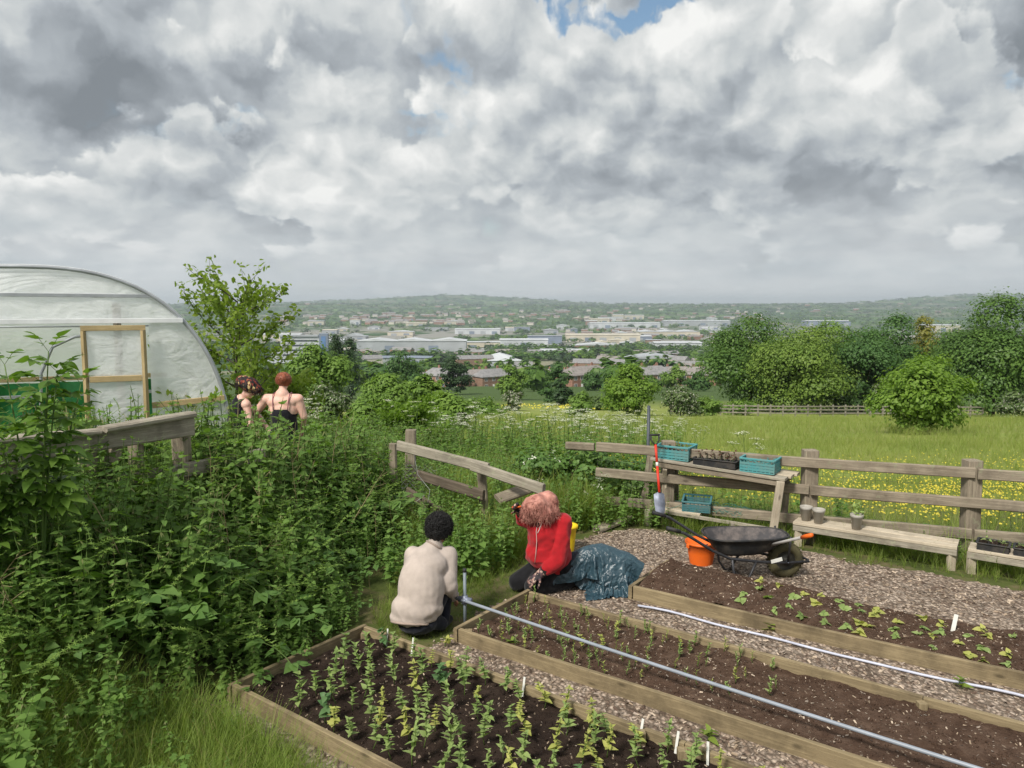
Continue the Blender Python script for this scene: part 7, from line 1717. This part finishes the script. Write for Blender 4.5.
def red_person():
    o = at(547, 590, 0); r = empty('person', o, 0, 'person in a red zipped fleece with curly pink-ginger hair kneeling beside the teal sack', 'person')
    hip = Vector((.10, .06, .27)); belly = Vector((.02, -.02, .40)); chest = Vector((-.02, -.04, .56)); sh_c = Vector((-.03, -.03, .685)); neck = Vector((-.06, -.09, .76)); head = Vector((-.10, -.155, .83))
    hs, P, M = head_shapes(head, .103, (-.42, -.60, -.68), (-.35, -.45, .6))
    RS = sh_c + Vector((-.16, .07, -.01)); LS = sh_c + Vector((.17, -.04, -.03))
    RE = Vector((-.24, .03, .66)); RH = Vector((-.275, -.07, .78)); LE = Vector((.10, -.20, .36)); LH = Vector((-.08, -.25, .235))
    knL = Vector((-.14, -.16, .085)); knR = Vector((-.29, -.02, .085)); ftL = Vector((.22, .05, .06)); ftR = Vector((.12, .22, .06))
    dR = (RH - RE).normalized()
    body = hs + [('cap', neck - Vector((-.01, .0, .06)), head + Vector((.03, .05, -.02)), .058, .055), ('cap', hip, belly, .15, .15), ('cap', belly, chest, .14, .15), ('cap', RS, LS, .075, .075), ('cap', chest, sh_c, .14, .11),
                 ('cap', RS, RE, .05, .042), ('cap', RE, RH, .038, .028), ('cap', LS, LE, .055, .044), ('cap', LE, LH, .04, .03), ('cap', hip, knL, .10, .065), ('cap', hip, knR, .10, .065), ('cap', knL, ftL, .06, .04), ('cap', knR, ftR, .06, .04)]
    remeshed('body', body, .0085, SK_LIGHT, r, 1); face_parts(P, M, .103, r, (.08, .12, .16), (.35, .14, .09))
    jk = [('cap', hip + Vector((-.02, -.0, .01)), belly, .185, .19), ('ell', belly + Vector((-.03, -.03, -.03)), (.20, .175, .16), None), ('cap', belly, chest, .185, .18), ('cap', chest, sh_c - Vector((0, 0, .03)), .175, .13), ('cap', RS, LS, .098, .10), ('cap', sh_c, neck - Vector((0, 0, .02)), .10, .078),
          ('cap', RS, RE, .082, .066), ('cap', RE, RE.lerp(RH, .45), .062, .05), ('cap', LS, LE, .098, .078), ('cap', LE, LE.lerp(LH, .72), .078, .055)]
    jo = remeshed('fleece_jacket', jk, .008, C_RED, r, 5, folds(.017, (6, 6, 8), 7.0, .5)); r.scale = (.94, .94, 1.0)
    zp = [Vector((-.115, -.17, .70)), Vector((-.14, -.235, .62)), Vector((-.135, -.245, .52)), Vector((-.13, -.245, .42)), Vector((-.14, -.225, .31))]
    dg = bpy.context.evaluated_depsgraph_get(); 
    def onto(p):
        q, n = None, None; ok, q, n, _ = jo.closest_point_on_mesh(p); return q + n * .003
    MB().tube([onto(p) for p in zp], .0045, 6).build('zip', mat_basic('zip_tape', (.55, .36, .33), .5, .1, 4, 0, 4), jo)
    MB().tube([onto(p) for p in [Vector((-.06, -.17, .70)), Vector((-.09, -.21, .64)), Vector((-.12, -.23, .60))]], .004, 5).build('drawcord', P_WHITE, jo)
    cl = MB(); cl.tube([onto(Vector((-.09, -.15, .735))), onto(Vector((-.115, -.20, .67)))], [.018, .010], 8); cl.build('collar_lining', C_BLACK, jo)
    tr = [('cap', hip + Vector((-.02, 0, -.04)), knL, .135, .09), ('cap', hip + Vector((-.04, .03, -.04)), knR, .135, .09), ('cap', knL, ftL, .085, .06), ('cap', knR, ftR, .085, .06), ('ell', hip + Vector((.02, 0, -.06)), (.19, .17, .13), None)]
    remeshed('trousers', tr, .010, C_BLACK, r, 3, folds(.008, (9, 9, 8), 4.0))
    for f in (ftL, ftR): remeshed('shoe', [('cap', f, f + Vector((.14, .06, -.005)), .045, .038)], .009, C_BLACK, r, 2)
    # gloves
    m, T = new_mat('patterned_glove'); tc = T.n('ShaderNodeTexCoord').outputs['Object']; vo = T.n('ShaderNodeTexVoronoi', i_Scale=55.); T.put(vo.inputs['Vector'], tc)
    cs = T.n('ShaderNodeSeparateColor', i_0=vo.outputs['Color']).outputs; c = T.ramp(cs[0], [(0, (.03, .025, .03)), (.40, (.10, .055, .06)), (.62, (.33, .20, .16)), (.85, (.42, .30, .24))], 'CONSTANT')
    p = T.n('ShaderNodeBsdfPrincipled', i_Base_Color=c, i_Roughness=.85); finish(T, p.outputs[0]); GL = m
    m, T = new_mat('dark_floral_glove'); tc = T.n('ShaderNodeTexCoord').outputs['Object']; vo = T.n('ShaderNodeTexVoronoi', i_Scale=50.); T.put(vo.inputs['Vector'], tc)
    cs = T.n('ShaderNodeSeparateColor', i_0=vo.outputs['Color']).outputs; c = T.ramp(cs[0], [(0, (.02, .015, .02)), (.60, (.06, .02, .02)), (.75, (.40, .07, .02)), (.88, (.50, .32, .25))], 'CONSTANT')
    p = T.n('ShaderNodeBsdfPrincipled', i_Base_Color=c, i_Roughness=.85); finish(T, p.outputs[0]); GD = m
    remeshed('glove', hand(LH + Vector((0, 0, .01)), (-.75, -.25, -.55), (-.2, .3, -.9), .20, .75, 1) + [('cap', LE.lerp(LH, .62), LH, .050, .042)], .0065, GL, r, 1)
    MB().tube([LE.lerp(LH, .50), LE.lerp(LH, .62), LE.lerp(LH, .86)], [.060, .058, .047], 14).build('glove_cuff', C_BLACK, r)
    remeshed('glove', hand(RH, dR + Vector((-.25, 0, -.1)), (.3, -.8, -.3), .18, .9, -1) + [('cap', RE.lerp(RH, .35), RH, .050, .040)], .0065, GD, r, 1)
    C_ = Vector((-.085, -.13, .85)); I3 = Matrix.Identity(3)
    lobes = [(Vector((-.115, -.185, .875)), (.112, .10, .085), I3, -.6), (C_, (.135, .13, .105), I3, -.7), (C_ + Vector((.075, .045, .01)), (.115, .11, .11), I3, -.8), (C_ + Vector((-.075, -.02, -.01)), (.10, .10, .085), I3, -.8), (C_ + Vector((.02, -.06, -.055)), (.105, .08, .085), I3, -.8), (C_ + Vector((.12, .02, -.055)), (.07, .075, .08), I3, -.9), (C_ + Vector((-.11, -.0, -.065)), (.06, .07, .06), I3, -.9)]
    hc = remeshed('hair', [('ell', c, tuple(q * .90 for q in rd), None) for c, rd, _, _ in lobes], .010, H_GING, r, 4, folds(.012, (9, 9, 9), 1.0, .6))
    hair_locks('curls', [(tuple(c), tuple(q * .88 for q in rd), M_, z) for c, rd, M_, z in lobes], 2600, .070, H_GING, hc, .45, .0026, 6, .75)
    # the small tool held up in the raised hand
    t = empty('pruning_snips', o + RH + dR * .06, 0, 'small orange-handled snips held up in the raised gloved hand of the person in red', 'snips')
    MB().tube([(-.035, -.01, -.02), (.0, -.03, .0), (.045, -.045, .015)], .008, 8).build('handle', P_ORANGE, t); MB().box((.075, -.055, .022), (.06, .012, .004), Matrix.Rotation(-.3, 3, 'Z')).build('blade', M_RUST, t)
    return o
RO = red_person()
bucket('yellow_bucket', at(566, 551, 0) + Vector((.0, .0, .0)), .115, .085, .29, P_YELLOW, 'yellow bucket partly hidden behind the person in red', True)
for o in COL.objects:
    if o.name.startswith('yellow_bucket'): o.name = 'bucket'

def women():
    # left: patterned headscarf, black vest, bending right; right: bare pink back with thin straps
    x, y = at(246, 460, 1.0).x, 10.3; x = (251 - 512) / FPX * 10.75; z = gz(x, 10.3)
    r = empty('person', (x, 10.3, z), 0, 'person in a black vest and red-gold patterned headscarf standing bowed beside the polytunnel', 'person')
    H = 2.70 - 77 / 770 * 10.6 - z; hip = Vector((-.05, 0, H * .56)); ch = Vector((-.03, 0, H - .40)); sh = Vector((.0, 0, H - .27)); hd = Vector((.13, -.05, H - .10))
    hs, P, M = head_shapes(hd, .10, (.85, -.1, -.50), (.3, 0, .9)); A1 = sh + Vector((.10, -.12, -.04)); A2 = sh + Vector((-.04, .16, -.03)); E1 = Vector((.17, -.17, H - .58)); W1 = Vector((.30, -.12, H - .78)); E2 = Vector((.20, .15, H - .55)); W2 = Vector((.36, .05, H - .72))
    remeshed('body', hs + [('cap', sh + Vector((.02, 0, .02)), hd - Vector((.03, 0, .04)), .055, .05), ('cap', hip, ch, .14, .135), ('cap', ch, sh, .13, .09), ('cap', A1, A2, .065, .065), ('cap', A1, E1, .052, .042), ('cap', E1, W1, .040, .028), ('cap', A2, E2, .052, .042), ('cap', E2, W2, .04, .028), ('cap', hip + Vector((0, -.09, -.05)), Vector((-.03, -.1, H * .28)), .09, .06), ('cap', Vector((-.03, -.1, H * .28)), Vector((-.05, -.1, .06)), .055, .04), ('cap', hip + Vector((0, .09, -.05)), Vector((-.03, .1, H * .28)), .09, .06), ('cap', Vector((-.03, .1, H * .28)), Vector((-.05, .1, .06)), .055, .04)]
             + hand(W1, (.5, .1, -.7), (.3, .8, 0), .17, .7, 1) + hand(W2, (.5, -.2, -.7), (.3, -.8, 0), .17, .7, -1), .009, SK_PALE, r, 2); face_parts(P, M, .10, r)
    remeshed('vest', [('cap', hip + Vector((0, 0, -.08)), ch, .165, .152), ('cap', ch, sh + Vector((-.02, 0, -.02)), .148, .095), ('cap', A1 + Vector((-.06, .04, -.0)), A2, .068, .066)], .009, C_BLKTOP, r, 3, folds(.007, (8, 8, 6), 3.))
    remeshed('trousers', [('cap', hip + Vector((0, -.09, -.05)), Vector((-.03, -.1, H * .28)), .12, .085), ('cap', Vector((-.03, -.1, H * .28)), Vector((-.05, -.1, .08)), .08, .07), ('cap', hip + Vector((0, .09, -.05)), Vector((-.03, .1, H * .28)), .12, .085), ('cap', Vector((-.03, .1, H * .28)), Vector((-.05, .1, .08)), .08, .07), ('ell', hip, (.17, .19, .14), None)], .012, C_NAVY, r, 3)
    m, T = new_mat('patterned_scarf'); tc = T.n('ShaderNodeTexCoord').outputs['Object']; vo = T.n('ShaderNodeTexVoronoi', i_Scale=42.); T.put(vo.inputs['Vector'], T.vm('MULTIPLY', tc, (1, 1, .5))); cs = T.n('ShaderNodeSeparateColor', i_0=vo.outputs['Color']).outputs
    c = T.ramp(cs[0], [(0, (.012, .008, .008)), (.52, (.17, .02, .012)), (.76, (.26, .06, .025)), (.88, (.50, .36, .16))], 'CONSTANT'); p = T.n('ShaderNodeBsdfPrincipled', i_Base_Color=c, i_Roughness=.8); finish(T, p.outputs[0])
    sc_ = remeshed('headscarf', [('ell', P(0, -.12, .42), (.130, .14, .10), M), ('ell', P(0, -.95, .35), (.12, .12, .085), M), ('ell', P(0, .60, .48), (.10, .10, .06), M)], .008, m, r, 2, folds(.008, (20, 20, 20), 1.))
    hair_locks('hair', [(P(0, -1.2, .15), (.10, .085, .08), M, -.8), (P(.0, .95, .35), (.10, .08, .06), M, -.6), (P(.0, -.1, .2), (.112, .11, .08), M, -.2)], 420, .05, H_MIX, r, .9, .0042, 8, .5)
    # the second person
    x = (289 - 512) / FPX * 10.6; z = gz(x, 10.25); r = empty('person', (x, 10.25, z), 0, 'person with auburn hair tied up and bare pale back with thin straps, facing the valley', 'person')
    H = 2.70 - 71 / 770 * 10.5 - z; hip = Vector((0, .02, H * .54)); ch = Vector((0, 0, H - .48)); sh = Vector((-.01, 0, H - .285)); hd = Vector((.0, .05, H - .105))
    hs, P, M = head_shapes(hd, .098, (-.15, .9, -.35), (0, .35, .9)); A1 = sh + Vector((-.215, 0, -.05)); A2 = sh + Vector((.215, 0, -.05)); E1 = Vector((-.36, .05, H - .50)); W1 = Vector((-.46, .22, H - .62)); E2 = Vector((.27, .02, H - .58)); W2 = Vector((.20, .18, H - .78))
    remeshed('body', hs + [('cap', sh + Vector((0, 0, .02)), hd - Vector((0, .02, .04)), .055, .05), ('cap', hip, ch, .155, .15), ('ell', ch, (.20, .135, .17), None), ('ell', sh + Vector((0, 0, -.09)), (.215, .125, .11), None), ('cap', ch, sh, .13, .095), ('cap', A1, A2, .070, .070), ('cap', A1, E1, .062, .048), ('cap', E1, W1, .044, .03), ('cap', A2, E2, .062, .048), ('cap', E2, W2, .044, .03), ('cap', hip + Vector((-.1, 0, -.05)), Vector((-.1, .02, H * .28)), .1, .065), ('cap', Vector((-.1, .02, H * .28)), Vector((-.1, -.02, .06)), .06, .04), ('cap', hip + Vector((.1, 0, -.05)), Vector((.1, .02, H * .28)), .1, .065), ('cap', Vector((.1, .02, H * .28)), Vector((.1, -.02, .06)), .06, .04)]
             + hand(W1, (-.3, .6, -.5), (.5, .2, -.6), .17, .6, -1) + hand(W2, (-.1, .6, -.6), (-.7, .2, -.3), .17, .6, 1), .009, SK_PALE, r, 10); face_parts(P, M, .098, r)
    remeshed('vest', [('cap', hip + Vector((0, 0, -.05)), ch + Vector((0, 0, -.06)), .185, .168), ('ell', ch + Vector((0, .01, -.055)), (.192, .142, .10), None)], .009, C_BLKTOP, r, 3)
    b = MB()
    for s in (-1, 1): b.tube([(s * .095, -.135, H - .475), (s * .10, -.128, H - .42), (s * .105, -.112, H - .35), (s * .11, -.07, H - .262), (s * .11, .03, H - .25), (s * .10, .11, H - .34)], .0065, 6)
    b.build('straps', mat_cloth('mauve_strap', (.22, .07, .10)), r)
    remeshed('trousers', [('cap', hip + Vector((-.1, 0, -.05)), Vector((-.1, .02, H * .28)), .125, .09), ('cap', Vector((-.1, .02, H * .28)), Vector((-.1, -.02, .08)), .085, .07), ('cap', hip + Vector((.1, 0, -.05)), Vector((.1, .02, H * .28)), .125, .09), ('cap', Vector((.1, .02, H * .28)), Vector((.1, -.02, .08)), .085, .07), ('ell', hip + Vector((0, 0, -.02)), (.2, .165, .13), None)], .012, C_BLACK, r, 3)
    hc = remeshed('hair', [('ell', P(0, -.20, .22), (.104, .110, .102), M), ('ell', P(0, -1.05, .15), (.055, .045, .055), M)], .007, H_RUST, r, 1, folds(.004, (30, 30, 12), 1., .8))
    hair_locks('loose_hair', [(P(0, -.20, .22), (.104, .110, .102), M, -.5), (P(0, -1.05, .15), (.055, .045, .055), M, -.9)], 260, .035, H_RUST, hc, .5, .003, 4, .3)
women()
build_haze()
